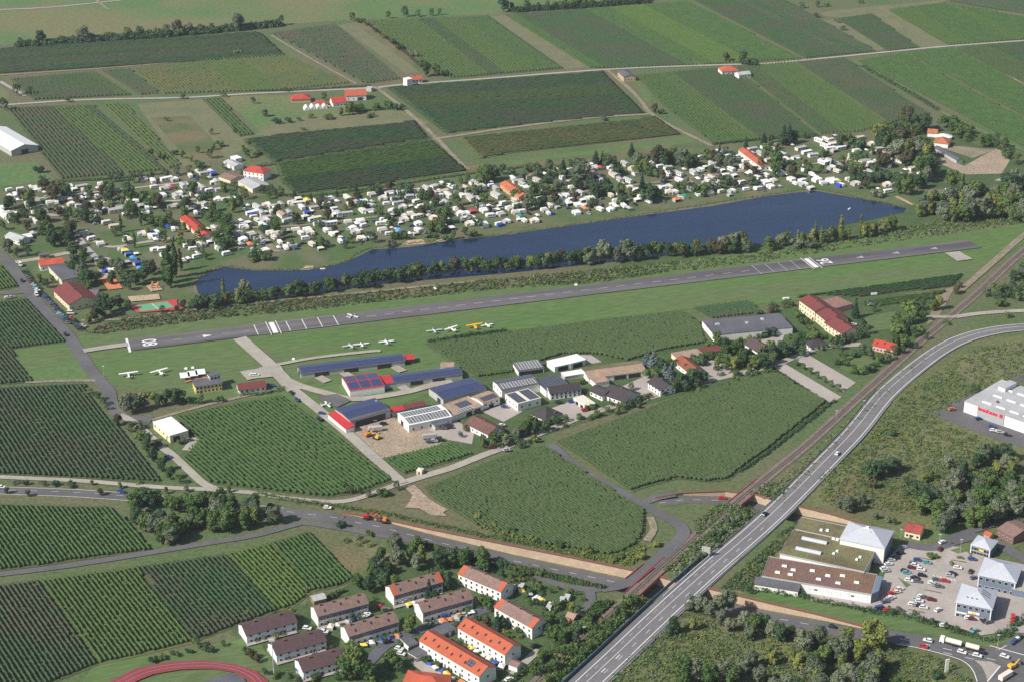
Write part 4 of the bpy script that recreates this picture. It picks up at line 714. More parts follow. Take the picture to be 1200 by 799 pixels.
road([(704, 690), (722, 687), (738, 681), (757, 667), (778, 649), (792, 636), (801, 625), (795, 614), (775, 603), (750, 590), (710, 568), (675, 547), (644, 521)], 7, ASPH, 'road'); road([(690, 690), (692, 704), (680, 725)], 5, ASPH, 'driveway'); road([(752, 590), (770, 583), (790, 579)], 6, ASPH, 'road')
road([(480, 570), (500, 588), (520, 600)], 6, GRAV, 'dirt_patch'); S('dirt_patch', GRAV, (484, 579), (497, 582), (512, 594), (524, 605), (506, 604), (492, 596), (474, 595), (480, 588)); road([(762, 606), (766, 620), (758, 634)], 4, TRACKM, 'farm_track')
road(LANE1, 8.8, ASPH, 'main_road', z=.03); dashes('road_marking', LANE1, PAINT, 4, 8, .2); road(LANE1[:-1], .25, PAINT, 'road_marking', off=4.0, z=.05); road(LANE1[:-1], .25, PAINT, 'road_marking', off=-4.0, z=.05)
road([(400, 740), (440, 752), (480, 742), (530, 727), (570, 714), (585, 706)], 6, GREYR, 'street'); road([(430, 778), (450, 758), (470, 748)], 6, GREYR, 'street'); road([(486, 775), (500, 785), (530, 806)], 5, PAVE, 'street'); road([(592, 799), (620, 772), (632, 762)], 4, CONC, 'street')
road([(1120, 372), (1160, 367), (1260, 362)], 5, CONC, 'lane'); road([(1085, 372), (1120, 372)], 4, CONC, 'lane'); road([(1125, 342), (1165, 307), (1200, 276), (1260, 226)], 5, TRACKM, 'railway_track_path')
ribbon('highway', HWP, [17.5, 10.5], HWY, world=True)
for off in (-5.0, 5.2): ribbon('road_marking', HWP, .35, PAINT, off=off, world=True)
ribbon('road_marking', HWP, .22, PAINT, off=1.0, world=True); dashes('road_marking', HWP[:30], PAINT, 4, 9, .2, off=-2.0); dashes('road_marking', HWP[:26], WORN, 3, 5, .35, off=3.4); dashes('road_marking', HWP[:14], PAINT, 4, 9, .4, off=-.6)
# the junction, the car park and its road
S('junction', ASPH, (1028, 736), (1050, 740), (1102, 749), (1147, 760), (1170, 759), (1200, 739), (1260, 700), (1260, 860), (1140, 860), (1146, 799), (1140, 786), (1130, 776), (1112, 769), (1077, 760), (1050, 755), (1026, 750))
JN = [(1030, 744), (1060, 750), (1105, 760), (1150, 770), (1200, 783)]
dashes('road_marking', JN, PAINT, 4, 6, .3); dashes('road_marking', [(x, y + 5) for x, y in JN[:4]], PAINT, 4, 6, .3); dashes('road_marking', [(1170, 762), (1200, 745), (1260, 706)], PAINT, 6, 4, .3); road([(1050, 755), (1077, 760), (1112, 769), (1130, 776), (1140, 786), (1145, 799)], .4, PAINT, 'road_marking'); road([(1160, 757), (1200, 768)], .5, PAINT, 'road_marking')
S('traffic_island', CONC, (1142, 774), (1162, 776), (1172, 781), (1157, 798), (1155, 791), (1150, 781)); road([(1172, 781), (1157, 799)], .5, PAINT, 'road_marking')
S('car_park', PAVE, (948, 690), (1024, 696), (1036, 676), (1040, 655), (1055, 640), (1066, 636), (1098, 644), (1112, 640), (1130, 642), (1150, 652), (1172, 656), (1200, 662), (1260, 680), (1200, 742), (1176, 741), (1150, 745), (1100, 728), (1010, 712), (950, 704)); S('car_park_lane', TRACKM if False else CONC, (1104, 640), (1112, 640), (1098, 676), (1076, 704), (1064, 708), (1090, 672))
road([(1062, 638), (1085, 642), (1103, 640), (1120, 634), (1142, 629), (1165, 636), (1200, 655), (1260, 690)], 7, ASPH, 'access_road'); road([(1100, 637), (1112, 631), (1140, 622), (1170, 612), (1200, 600)], 5, ASPH, 'lane')
S('flower_bed', ROUGH, (1132, 646), (1142, 640), (1148, 640), (1138, 652)); S('flower_bed', MEAD, (1052, 677), (1068, 686), (1062, 689)); S('flower_bed', MEAD, (1113, 645), (1135, 639), (1142, 645), (1122, 649))
for x, y, dx, dy in ((1115, 656, 18, 3), (1084, 691, 20, 4), (1080, 698, 18, 4), (1064, 714, 20, 4), (1076, 653, 16, 3), (1084, 648, 14, 3)): S('planted_strip', ROUGH, (x, y), (x + dx, y + dy), (x + dx, y + dy + 1.2), (x, y + 1.0))
for i in range(7): S('parking_bay_line', PAINT, (1093 + i * 4, 674 + i * .9), (1094 + i * 4, 674 + i * .9), (1096 + i * 4, 676.5 + i * .9), (1095 + i * 4, 676.5 + i * .9))
# ---------------------------------------------------------------- the runway and its writing
RW = [(142, 400.2), (156, 411.2), (1150, 291.2), (1134, 282.2)]
sheet('runway', RW, RUN)
A0 = (g(142, 400.2) + g(156, 411.2)) / 2; A1 = (g(1150, 291.2) + g(1134, 282.2)) / 2; RL = (A1 - A0).length; ux = (A1 - A0) / RL; uy = Vector((-ux.y, ux.x, 0))
RWD = abs((g(600, 345) - g(600, 360.5)).dot(uy))
def rloc(px): y = 411 - (px - 150) * .1195; return (g(px, y) - A0).dot(ux)
def rbox(a, b_, c, d_, name='runway_marking', m=PAINT):
    z = Vector((0, 0, layz())); return tag(link(name, MB().add([A0 + ux * a + uy * c + z, A0 + ux * b_ + uy * c + z, A0 + ux * b_ + uy * d_ + z, A0 + ux * a + uy * d_ + z], [(0, 1, 2, 3)]).mesh(name, m)), None, None, None, 'structure')
hw = RWD / 2
rbox(0, 1.6, -hw, hw)
for px in range(412, 888, 21): a = rloc(px); rbox(a, a + 6.5, -.3, .3, m=WORN)
for px in (205, 232, 262, 288): a = rloc(px); rbox(a, a + 5, -.25, .25, m=WORN)
for px in (240, 1018, 1060, 1105):
    a = rloc(px); z = Vector((0, 0, layz())); s_ = 1 if px < 500 else -1
    tag(link('runway_marking', MB().add([A0 + ux * a - uy * 2 + z, A0 + ux * (a + 6 * s_) + z, A0 + ux * a + uy * 2 + z], [(0, 1, 2)] if s_ > 0 else [(0, 2, 1)]).mesh('runway_marking', PAINT if px < 500 else WORN)), None, None, None, 'structure')
for a, b_, px_ in ((rloc(302), rloc(396), 1), (rloc(892), rloc(953), 0)):
    rbox(a, b_, hw - 3.0, hw - 2.6, m=WORN); rbox(a, b_, -hw + 2.6, -hw + 3.0, m=WORN)
    n = 5 if b_ - a > 45 else 4
    for i in range(n + 1): q = a + (b_ - a) * i / n; rbox(q, q + .5, -hw + 3.0, hw - 3.0, m=PAINT if px_ else WORN)
for px in (323, 957):
    a = rloc(px); rbox(a - 1.7, a + 1.7, -hw + 2, hw - 2); rbox(a + 3, a + 3.5, -hw, hw); rbox(a - 3.5, a - 3, -hw, hw)
def writing(txt, size, m, name, loc, rot, parent=None, kind=None, ext=0.0, sx=1.0):
    cu = bpy.data.curves.new('t', 'FONT'); cu.body = txt; cu.size = size; cu.extrude = ext; cu.align_x = 'CENTER'; cu.align_y = 'CENTER'; cu.offset = size * .012; t = bpy.data.objects.new('t', cu)
    C.link(t); dg = bpy.context.evaluated_depsgraph_get(); me = bpy.data.meshes.new_from_object(t.evaluated_get(dg)); bpy.data.objects.remove(t); me.materials.clear(); me.materials.append(m)
    o = link(name, me, parent, loc); o.rotation_euler = rot; o.scale = (sx, 1, 1); return tag(o, None, None, None, kind)
ra = math.atan2(ux.y, ux.x)
for txt, px, rot in (('08', 176, ra - R(90)), ('26', 973, ra + R(90))):
    p = A0 + ux * rloc(px); p.z = layz(); writing(txt, 13.0, PAINT, 'runway_number', p, (0, 0, rot), None, 'structure', 0, .82)
# taxiways
road([(150, 404.5), (120, 408.5), (98, 412)], 6, CONC, 'taxiway'); road([(281, 397), (300, 414), (320, 432), (345, 458)], 9, CONC, 'taxiway'); S('apron', CONC, (281, 436), (300, 433), (320, 426), (330, 430), (338, 446), (320, 442), (300, 444), (290, 446))
road([(338, 452), (360, 470), (400, 502), (440, 538), (472, 567)], 6.5, CONC, 'lane'); road([(326, 440), (350, 452), (385, 462), (410, 468), (440, 466), (480, 459), (505, 452), (530, 447)], 6, CONC, 'taxiway'); road([(325, 428), (370, 420), (430, 413), (446, 412)], 3.5, CONC, 'taxiway'); S('apron', ASPH, (372, 465), (395, 462), (412, 470), (395, 478), (380, 474))
for a, b_ in (((373, 442), (384, 448)), ((402, 437), (412, 443)), ((462, 430), (472, 436)), ((470, 453), (480, 460)), ((508, 448), (516, 454))): road([a, b_], 6, CONC, 'taxiway', sm=False)
S('concrete_pad', CONC, (1107, 297.5), (1124, 296), (1140, 304.8), (1122, 307.5))
# sports: track, courts
outer_ = [(118, 806), (130, 799), (160, 784), (200, 776.5), (237, 774.5), (275, 779), (300, 787), (314, 799), (320, 812), (318, 850), (110, 850)]; inner_ = [(150, 806), (160, 799), (180, 791), (212, 785.5), (250, 784.5), (275, 789), (292, 799), (298, 812)]
S('running_track', REDTRACK, *outer_[:9], *reversed(inner_)); S('jump_area', GREYR, (240, 799), (272, 789), (286, 796), (294, 808), (240, 810))
for k in (.33, .66): road([(o_[0] * (1 - k) + i_[0] * k, o_[1] * (1 - k) + i_[1] * k) for o_, i_ in zip([outer_[i] for i in (0, 1, 2, 3, 4, 5, 6, 7)], inner_)], .12, WORN, 'track_line')
S('clay_court', CLAY, (117, 327.5), (134, 325.8), (144, 339), (127, 341)); S('sand_court', SAND, (150, 349), (186, 346), (188.5, 352), (153, 355)); S('sand_court', SAND, (171, 336.5), (184, 333), (191, 341), (177, 343))
S('sports_court', TRED, (152, 360), (207, 352), (208, 358), (214, 364), (162, 368)); S('sports_court', TGREEN, (160, 359.5), (196, 355), (204, 361.5), (165, 366.5)); road([(178, 357.3), (186, 364)], .4, WHITE, 'court_line', sm=False)
# ---------------------------------------------------------------- the railway and the bridges
ribbon('railway_bed', RPW, 6.6, BALL, z=.30, world=True, z1=.01)
rt = thing('railway_line', 'single railway line of two steel rails on brown sleepers', 'railway', RPW[0]); b = MB(); o0 = RPW[0]
for p, d_ in walk(RPW, 1.6):
    s = Vector((-d_.y, d_.x, 0)); q = p - o0; e = d_ * .14; b.add([q + s * 1.3 - e + Vector((0, 0, .36)), q - s * 1.3 - e + Vector((0, 0, .36)), q - s * 1.3 + e + Vector((0, 0, .36)), q + s * 1.3 + e + Vector((0, 0, .36))], [(0, 1, 2, 3)])
link('sleeper_bed', b.mesh('sleeper_bed', SLEEP), rt)['kind'] = 'stuff'
for off in (-.75, .75): ribbon('rail', [p - o0 for p in RPW], .16, RAILM, z=.52, off=off, world=True, z1=.34, kind=None, parent=rt)
def clip(px, px0, px1, W=None):
    return [p for p in px if g_x(px0) <= p.y <= g_x(px1)]
def g_x(p): return g(*p).y
def fine(P, n=12): return [a + (b_ - a) * k / n for a, b_ in zip(P, P[1:]) for k in range(n)] + [P[-1]]
def bridge(label, P, y0, y1, wd, mdeck, mpar, gird, hpar=1.0, z=.0, dt=1.0):
    Q = [p for p in fine(P) if y0 <= p.y <= y1]; o = Q[0].copy(); r_ = thing('bridge', label, 'bridge', o); Q = [p - o for p in Q]
    ribbon('deck', Q, wd, mdeck, z=z, world=True, z1=z - dt, kind=None, parent=r_)
    for s in (-1, 1): ribbon('parapet' if not gird else 'girder', Q, .35, mpar, z=z + hpar, world=True, z1=z - dt + .05, off=s * (wd / 2 + .2), kind=None, parent=r_)
bridge('red steel railway bridge over the sunken main road', RPW, g(0, 699).y, g(0, 655).y, 6.8, BALL, REDG, True, .75, -.02); bridge('red steel railway bridge over the curved slip road', RPW, g(0, 592).y, g(0, 563).y, 6.8, BALL, REDG, True, .75, -.02)
bridge('grey concrete highway bridge over the sunken main road', HWP, g(0, 704).y, g(0, 650).y, 13.4, CONC, METAL, False, .9, .0, 1.1); bridge('grey concrete highway bridge over the curved slip road', HWP, g(0, 622).y, g(0, 578).y, 13.4, CONC, METAL, False, .9, .0, 1.1)
bridge('narrow lane bridge with red railings over the main road', LBW, g(0, 681).y, g(0, 664).y, 6.0, CONC, REDG, False, 1.0, .0, .8)
# railings, barriers
def barrier(label, P, off, h, m, wd=.15, post=12, name='guardrail', z0=.45):
    o = P[0].copy(); r_ = thing(name, label, 'guardrail' if name == 'guardrail' else 'noise barrier', o); Q = [p - o for p in P]
    ribbon('rail_beam' if name == 'guardrail' else 'panel', Q, wd, m, z=h, z1=z0, off=off, world=True, kind=None, parent=r_); pm = MB().box(-.06, .06, -.06, .06, 0, h + .05).mesh('post', METAL)
    for i, (p, d_) in enumerate(walk(Q, post)):
        if i < 100: s = Vector((-d_.y, d_.x, 0)); link('post', pm, r_, p + s * (off + (.12 if off > 0 else -.12)))
barrier('long steel guardrail along the near edge of the highway', HWP[2:48], -6.9, .85, METAL); barrier('dark steel guardrail on the railway side of the highway', HWP[26:50], 6.9, 1.0, plain('dark_steel', (.1, .11, .12)))
barrier('blue-grey noise barrier between the highway and the railway', HWP[1:26], 9.2, 2.3, plain('blue_barrier', (.10, .16, .22), .4), .2, 8, 'noise_barrier', 0)
for x, y, h_, lb in ((321, 790, 18, 'tall grey floodlight mast by the running track'), (122, 441, 7, 'white mast beside the airfield road'), (1168, 763, 9, 'street light mast at the junction'), (1100, 642, 8, 'lamp post at the car park entrance'), (1125, 648, 8, 'lamp post beside the small glass kiosk'), (1055, 634, 7, 'white sign post by the silver pavilion'), (1012, 478, 5, 'railway signal post beside the vineyard'), (980, 490, 5, 'white railway post opposite the highway bend'), (684, 745, 5, 'railway signal post near the lane bridge'), (441, 480, 6, 'thin pole by the red-roofed hangar'), (31, 300, 7, 'white flagpole by the campsite entrance')):
    t = thing('mast', lb, 'mast', g(x, y)); link('pole', MB().tube((0, 0, 0), (0, 0, h_), .22 if h_ > 9 else .1, .12 if h_ > 9 else .06, 8).mesh('pole', METAL), t); link('lamp_head', MB().box(-1.3 if h_ > 9 else -.7, 1.3 if h_ > 9 else .7, -.3, .3, h_, h_ + (.9 if h_ > 9 else .25)).mesh('lamp_head', METAL), t)
t = thing('billboard', 'grey billboard between the railway shrubs and the highway', 'billboard', g(827, 652), R(-20)); link('board', MB().box(-2.2, 2.2, -.1, .1, 2, 6).mesh('board', GREYW), t)
for x in (-1.6, 1.6): link('leg', MB().box(x - .12, x + .12, -.3, -.12, 0, 5).mesh('leg', METAL), t)
t = thing('pylon_sign', 'tall white sign pylon on the grass by the junction', 'sign', g(1109, 787), R(15)); link('panel', MB().box(-.9, .9, -.2, .2, 0.4, 7).mesh('panel', WHITE), t); link('plinth', MB().box(-1.2, 1.2, -.4, .4, 0, .39).mesh('plinth', CONC), t)
# cars' worth of furniture in the right places follows with the vehicles
# ================================================================ BUILDINGS
B_ = building
def parts_on(root, name, items, m, dz):
    """boxes standing on a flat roof: x, y, length, depth, height"""
    for x, y, l, d_, h_ in items: link(name, MB().box(x, x + l, y, y + d_, dz, dz + h_, tx=.15, ty=.15).mesh(name, m), root)
# hangars
r_, L, W, h = B_('hangar', 'long low hangar with blue solar roof next to the airfield grass', 'hangar', (352.5, 437.5), (474.5, 422.5), 11.5, 3.4, 'gable', .9, GREYW, GREYR, .4, panels=((.01, .995, .02, .49, PANEL), (.01, .995, .51, .98, PANEL)), doors=(('f', .2, 9, 2.7), ('f', .48, 9, 2.7), ('f', .8, 9, 2.7), ('l', .5, 6, 2.6)))
r_, L, W, h = B_('hangar', 'white hangar with red roof bands round six solar panels', 'hangar', (409.8, 457.3), (450.6, 451.5), 20, 4.6, 'gable', .8, WHITE, REDS, .2, panels=[(x, x + .295, y0, y1, PANEL) for x in (.025, .352, .68) for y0, y1 in ((.04, .47), (.53, .96))], doors=(('r', .5, 8, 3.5),))
r_, L, W, h = B_('hangar', 'second long solar-roofed hangar with a red roof section at one end', 'hangar', (449, 449.8), (542, 438), 11.5, 3.4, 'gable', .9, GREYW, GREYR, .3, panels=((-.005, .135, .0, .495, REDS), (-.005, .135, .505, 1.0, REDS), (.14, .995, .02, .49, PANEL), (.14, .995, .51, .98, PANEL)), doors=(('f', .42, 8, 2.7), ('f', .7, 8, 2.7)))
r_, L, W, h = B_('hangar', 'wide solar-roofed hall with beige walls behind the winery sheds', 'hangar', (519.5, 468), (570, 455), 18, 4.2, 'gable', .7, GREYW, GREYR, .3, panels=((.01, .99, .02, .495, PANEL), (.01, .99, .505, .98, PANEL)), doors=(('l', .7, 4, 3),))
r_, L, W, h = B_('hangar', 'solar-roofed hangar open at the front beside the red lean-to', 'hangar', (410.5, 493), (457.5, 480), 19, 5, 'gable', .7, GREYW, GREYR, .3, panels=((.01, .99, .14, .495, PANEL), (.01, .99, .505, .98, PANEL)), doors=(('f', .5, 20, 4),))
B_('shed', 'bright red lean-to roof against the solar hangar', 'shed', (384.5, 485), (405.5, 502.5), 5.5, 3.2, 'shed', .9, WHITE, REDS, .3)
B_('shed', 'low connecting roof, red at one end and brown at the other', 'shed', (451, 484), (474.5, 479.5), 5, 3.4, 'shed', .5, GREYW, REDS, .2, doors=(('f', .2, 4, 2.6),)); B_('shed', 'low brown and grey connecting shed behind the white solar hall', 'shed', (475.5, 479.3), (500, 474), 5, 3.3, 'shed', .5, GREYW, DRED, .2)
r_, L, W, h = B_('hall', 'white hall with black and white chequered solar roof', 'hall', (479, 498), (529.5, 487.5), 17, 4.8, 'gable', .9, WHITE, WROOF, .3, panels=((.03, .97, .05, .47, PANELB), (.03, .9, .54, .95, PANELB)), win=(('f', 5, (1.2,)),), doors=(('l', .4, 4, 3.2),))
B_('annex', 'small grey-roofed annex in front of the chequered solar hall', 'annex', (510, 499), (526, 495), 6, 3, 'flat', 0, GREYW, GREYR, .3, doors=(('f', .5, 3.2, 2.4),))
B_('hut', 'tiny cream transformer hut at the vineyard corner', 'hut', (488, 550.5), (494, 551.5), 3.6, 2.8, 'hip', .5, CREAM, CREAMC, .15, doors=(('f', .5, 1.2, 2),)); B_('shed', 'white shed behind the long solar hangar', 'shed', (516, 430), (532, 430), 7, 4, 'flat', 0, WHITE, TANR, .1)
B_('shed', 'small pink-roofed shed at the end of the first hangar', 'shed', (475.5, 421.5), (486, 420.5), 6, 3, 'shed', .5, DARK, REDS, .2)
# winery and villas, from the yard to the railway
B_('house', 'white house with brown roof beside the gravel yard', 'house', (546, 495.5), (572, 508.5), 12, 3.8, 'gable', 2.8, WHITE, mat('chocolate_tiles', (.15, .075, .06), (.12, .06, .05), .3, 2.5), .6, win=(('f', 5, (1,)), ('r', 2, (1,)), ('l', 2, (1,))), chim=1)
B_('hall', 'low brown flat-roofed workshop with grey solar panels', 'workshop', (525, 489), (566, 475), 15, 3.4, 'flat', 0, WHITE, TANR, .2, panels=((.5, .85, .35, .8, PANELG), (.35, .75, .02, .28, PANELB)), doors=(('f', .6, 4, 2.6), ('f', .85, 4, 2.6)), trim=CREAMC)
B_('house', 'white two-storey house with curved grey solar roof', 'house', (566, 472), (585.6, 465), 11, 4.6, 'gable', .9, WHITE, TANR, .4, panels=((.1, .95, .06, .47, PANELG),), win=(('f', 3, (2.2,)), ('l', 2, (2,))), doors=(('f', .5, 3.4, 2.3),))
B_('hall', 'tall white winery hall with striped solar roof and round windows', 'winery', (588, 457), (632, 449), 14, 5.6, 'gable', 1.0, WHITE, GREYR, .3, panels=((.02, .98, .04, .47, PANELB), (.02, .98, .54, .96, PANELG)), win=(('l', 3, (2.5,)),))
B_('hall', 'white winery hall with cream band between dark solar panels', 'winery', (607, 473), (634, 466), 15, 5, 'flat', 0, WHITE, CREAMC, .2, panels=((.03, .4, .05, .95, PANELG), (.55, .97, .05, .95, PANELG)), win=(('l', 4, (2,)), ('f', 3, (2,)))); B_('hall', 'winery hall with flat dark grey solar roof', 'winery', (640, 457), (668, 451.5), 17, 4.8, 'flat', 0, WHITE, GREYR, .2, panels=((.02, .98, .03, .97, PANELG),), win=(('f', 4, (2,)),))
B_('shed', 'open-fronted shed with solar roof at the vineyard edge', 'shed', (607.5, 434.5), (637.5, 430.5), 11, 3.4, 'shed', .5, WHITE, GREYR, .3, panels=((.02, .98, .04, .96, PANELB),), doors=(('f', .3, 9, 2.7), ('f', .75, 7, 2.7)))
B_('house', 'dark-roofed house with white gable closest to the hedge by the lane', 'house', (622, 484), (640, 492), 13, 4, 'hip', 3.4, WHITE, DARKT, .7, win=(('f', 3, (1,)), ('r', 3, (1,))), chim=1); B_('house', 'long dark-roofed white house behind the winery courtyard', 'house', (645, 461), (681, 456), 9, 4.5, 'gable', 2.6, WHITE, DARKT, .5, win=(('f', 7, (1, 2.8)), ('r', 2, (1,))), doors=(('f', .5, 1.2, 2.1),))
B_('garage', 'white flat-roofed garage row in the winery courtyard', 'garage', (672, 466), (686, 475.5), 7, 3, 'flat', 0, WHITE, CREAMC, .25, doors=(('f', .3, 3.2, 2.3), ('f', .7, 3.2, 2.3), ('r', .5, 3.4, 2.3)))
B_('barn', 'white flat-topped barn open towards the yard', 'barn', (650, 430), (668, 426), 10, 3.6, 'flat', 0, WHITE, WROOF, .3, doors=(('f', .55, 7, 3),)); B_('barn', 'second white flat-topped barn with a red machine inside', 'barn', (668.5, 426), (686, 421.5), 10, 3.8, 'flat', 0, WHITE, WROOF, .3, doors=(('f', .5, 7, 3),)); B_('canopy_roof', 'low white canopy roof in front of the mossy barn', 'canopy', (662, 441), (686, 437), 6, 2.8, 'flat', 0, GREYW, WROOF, .2)
B_('barn', 'long barn with mossy green and brown roof', 'barn', (690, 443), (757, 434), 15, 3.6, 'gable', 1.4, WHITE, TANR, .4, panels=((.0, 1, .52, .98, MOSS),), doors=(('f', .55, 8, 2.8), ('f', .8, 8, 2.8))); B_('barn', 'tan-roofed wing joining the mossy barn to the dark villa', 'barn', (698, 449), (714, 446), 9, 3.4, 'flat', 0, WHITE, TANR, .2)
B_('villa', 'wide white villa with purplish dark roof by the lane', 'villa', (707, 461), (733, 470), 15, 3.6, 'gable', 3.4, WHITE, DARKT, .8, win=(('f', 5, (1,)), ('r', 3, (1,)), ('l', 3, (1,))), chim=1, doors=(('r', .7, 1.2, 2.1),)); B_('annex', 'dark-roofed wing of the wide white villa', 'annex', (691, 457), (706, 464), 9, 3.3, 'gable', 2.2, WHITE, DARKT, .5, win=(('f', 3, (1,)),))
B_('villa', 'tall white villa with dark roof between courtyard and cedar', 'villa', (759.5, 447), (774, 456.5), 11, 4.6, 'gable', 2.6, WHITE, DARKT, .7, win=(('f', 4, (.9, 2.9)), ('r', 3, (.9, 2.9))), chim=1)
B_('house', 'rust-red roofed house half hidden by the cedar', 'house', (790, 422), (807, 436), 10, 3.8, 'gable', 2.4, WHITE, mat('rust_tiles', (.25, .08, .045), (.2, .07, .045), .3, 2), .5, win=(('f', 4, (1,)), ('r', 2, (1,)))); B_('shed', 'low tan flat roof along the villa courtyard', 'shed', (795, 421), (825, 416), 10, 3.2, 'flat', 0, CREAM, TANR, .3, doors=(('f', .7, 6, 2.5),)); B_('carport', 'red-brown carport roof at the back of the courtyard', 'carport', (825, 414), (848, 410.5), 8, 3, 'flat', 0, DARK, DRED, .3, doors=(('f', .5, 9, 2.5),))
r_, L, W, h = B_('warehouse', 'large flat charcoal-roofed warehouse with bright white end wall', 'warehouse', (837, 393), (929, 384), 24, 4.6, 'flat', 0, WHITE, GREYR, .15, doors=(('f', .7, 10, 3.6),)); parts_on(r_, 'roof_vent', [(6, 14, 3, 2, .9), (26, 12, 2, 2, .8), (38, 15, 2, 3, .7)], LGREYR, h + .3)
B_('villa', 'brown-black gabled house behind the villa trees', 'house', (873, 403), (888, 412), 11, 4.2, 'gable', 3.2, WHITE, mat('umber_tiles', (.085, .06, .06), (.07, .05, .05), .3, 2), .6, win=(('f', 4, (1,)), ('r', 3, (1,))), chim=1); B_('villa', 'second brown-black roofed house, lower and half hidden by trees', 'house', (888, 411), (903, 416), 10, 3.6, 'hip', 2.8, WHITE, DARKT, .6, win=(('f', 3, (1,)),))
# the long villa with dark red roofs, three blocks in step
hot, L, W, h = B_('guesthouse', 'long yellow guesthouse with three stepped dark red roofs', 'guesthouse', (937, 352), (955, 365), 14, 7.5, 'gable', 2.6, CREAM, REDT if False else DRED, .6, win=(('f', 6, (1.2, 4.4)), ('l', 3, (1.2, 4.4))), chim=1, doors=(('f', .9, 2, 2.2),))
B_('guesthouse', 'middle block of the yellow guesthouse under a dark red roof with balconies', 'guesthouse', (954.5, 365), (968, 376), 16, 6.5, 'gable', 2.6, CREAM, DRED, .6, win=(('f', 4, (1.2, 3.9)),), chim=1); B_('guesthouse', 'lowest guesthouse block with white gable and dark red roof', 'guesthouse', (967, 378), (987, 391), 14, 5.6, 'gable', 3.0, CREAM, DRED, .7, win=(('f', 5, (1, 3.4)), ('r', 3, (1, 3.4))), chim=1)
B_('annex', 'flat pinkish-roofed annex with white vents behind the guesthouse', 'annex', (975, 363), (999, 356.5), 15, 3.6, 'flat', 0, PINK, mat('pinkish_roof', (.27, .15, .13), (.23, .13, .11), .2, 1), .2)
B_('bungalow', 'small white bungalow with dark hip roof below the guesthouse', 'bungalow', (950, 406.5), (969, 403.5), 9, 3, 'hip', 2.2, WHITE, DARKT, .7, win=(('f', 3, (.9,)), ('l', 2, (.9,))), chim=1); B_('house', 'pink house with red tiled roof near the railway', 'house', (1023, 404), (1047, 409.5), 9, 4, 'gable', 2.2, PINK, REDT, .5, win=(('f', 6, (1,)), ('r', 2, (1,))), chim=1, sky=3)
# club house and hall beside the airfield
B_('club_house', 'yellow airfield club house with dark flat roof terrace', 'club house', (229, 453), (260, 448.5), 10, 5, 'flat', 0, YELLOW, GREYR, .5, win=(('f', 7, (1, 3.2)),), doors=(('f', .2, 1.3, 2.1),)); B_('control_tower', 'white control cabin with dark glass above the club house', 'control tower', (246, 441), (258, 438.2), 5, 7.6, 'flat', 0, WHITE, GREYR, .35, win=(('f', 3, (5.6,)), ('l', 2, (5.6,))), wsize=(1.7, 1.2))
for i, (x, y, lb) in enumerate(((217, 444, 'white sun sail over the terrace furthest from the tower'), (226, 442, 'middle white sun sail over the club terrace'), (235, 440, 'white sun sail next to the control cabin'))):
    t = thing('sun_sail', lb, 'awning', g(x, y), R(15)); link('canopy', MB().box(-3, 3, -4, 4, 2.8, 2.95).mesh('canopy', WROOF), t)
    for px in (-2.8, 2.8):
        for py in (-3.8, 3.8): link('pole', MB().box(px - .06, px + .06, py - .06, py + .06, 0, 2.79).mesh('pole', METAL), t)
sheet('terrace', [(216, 449), (243, 443), (248, 440), (222, 444)], plain('orange_terrace', (.55, .22, .08)))
B_('bungalow', 'low white bungalow with dark red roof by the taxiway', 'bungalow', (280, 456.5), (311.5, 452.5), 9, 2.8, 'gable', 1.8, WHITE, DRED, .5, win=(('f', 5, (.8,)), ('l', 1, (.8,))))
B_('hall', 'plain cream hall with flat white roof beside the lane', 'hall', (179.3, 494), (199, 510.5), 11.5, 4.6, 'flat', 0, CREAM, WROOF, .1, doors=(('r', .35, 4, 3.4), ('f', .8, 1.2, 2.1)), win=(('f', 4, (2.4,)),))
B_('barn', 'big white barn with pitched white sheet roof at the picture edge', 'barn', (-24, 155), (13, 177), 24, 5, 'gable', 3.2, GREYW, WROOF, .4, doors=(('r', .5, 6, 4),))
# campsite buildings
B_('washhouse', 'long yellow washhouse with red tiled roof', 'washhouse', (211, 256), (236.5, 277.5), 8.5, 3.6, 'gable', 1.6, CREAM, REDT, .5, win=(('f', 9, (1.6,)), ('r', 2, (1.2,))), sky=2); B_('washhouse', 'long washhouse with bright orange roof amid the caravans', 'washhouse', (586, 216), (608, 231.5), 9.5, 4, 'gable', 2.0, mat('apricot_render', (.7, .38, .2), None), mat('bright_orange_tiles', (.48, .14, .07), None, fine=.1), .5, win=(('f', 9, (1.8,)), ('r', 2, (1.2,))), sky=2)
B_('washhouse', 'long white washhouse with narrow orange-red roof', 'washhouse', (865.5, 176), (891.5, 195.5), 8, 4.2, 'gable', 1.6, WHITE, mat('vermilion_tiles', (.45, .105, .06), None, fine=.1), .5, win=(('f', 10, (2,)), ('r', 2, (1.6,))))
B_('house', 'white house with bright red hip roof behind the campsite', 'house', (285, 200), (308.5, 203.5), 12, 6.5, 'hip', 3.0, WHITE, mat('scarlet_tiles', (.44, .06, .05), None, fine=.1), .6, win=(('f', 5, (1.2, 3.9)), ('l', 3, (1.2, 3.9))), chim=2)
B_('farm_building', 'grey-roofed low farm building beside the red hip-roofed house', 'farm building', (279, 213), (296, 222), 16, 3.5, 'gable', 1.5, CREAM, LGREYR, .4); B_('farm_building', 'brown-roofed shed left of the red hip-roofed house', 'farm building', (256, 207), (270, 212), 14, 3.2, 'gable', 1.4, CREAM, mat('dull_brown_roof', (.25, .15, .13), None), .4); B_('shed', 'grey shed roof beyond the brown-roofed shed', 'shed', (262, 190), (274, 196), 9, 3.2, 'gable', 1.2, WHITE, LGREYR, .3); B_('shed', 'small white shed roof in the trees behind the campsite', 'shed', (270, 184), (276, 187), 6, 3, 'flat', 0, WHITE, WROOF, .2)
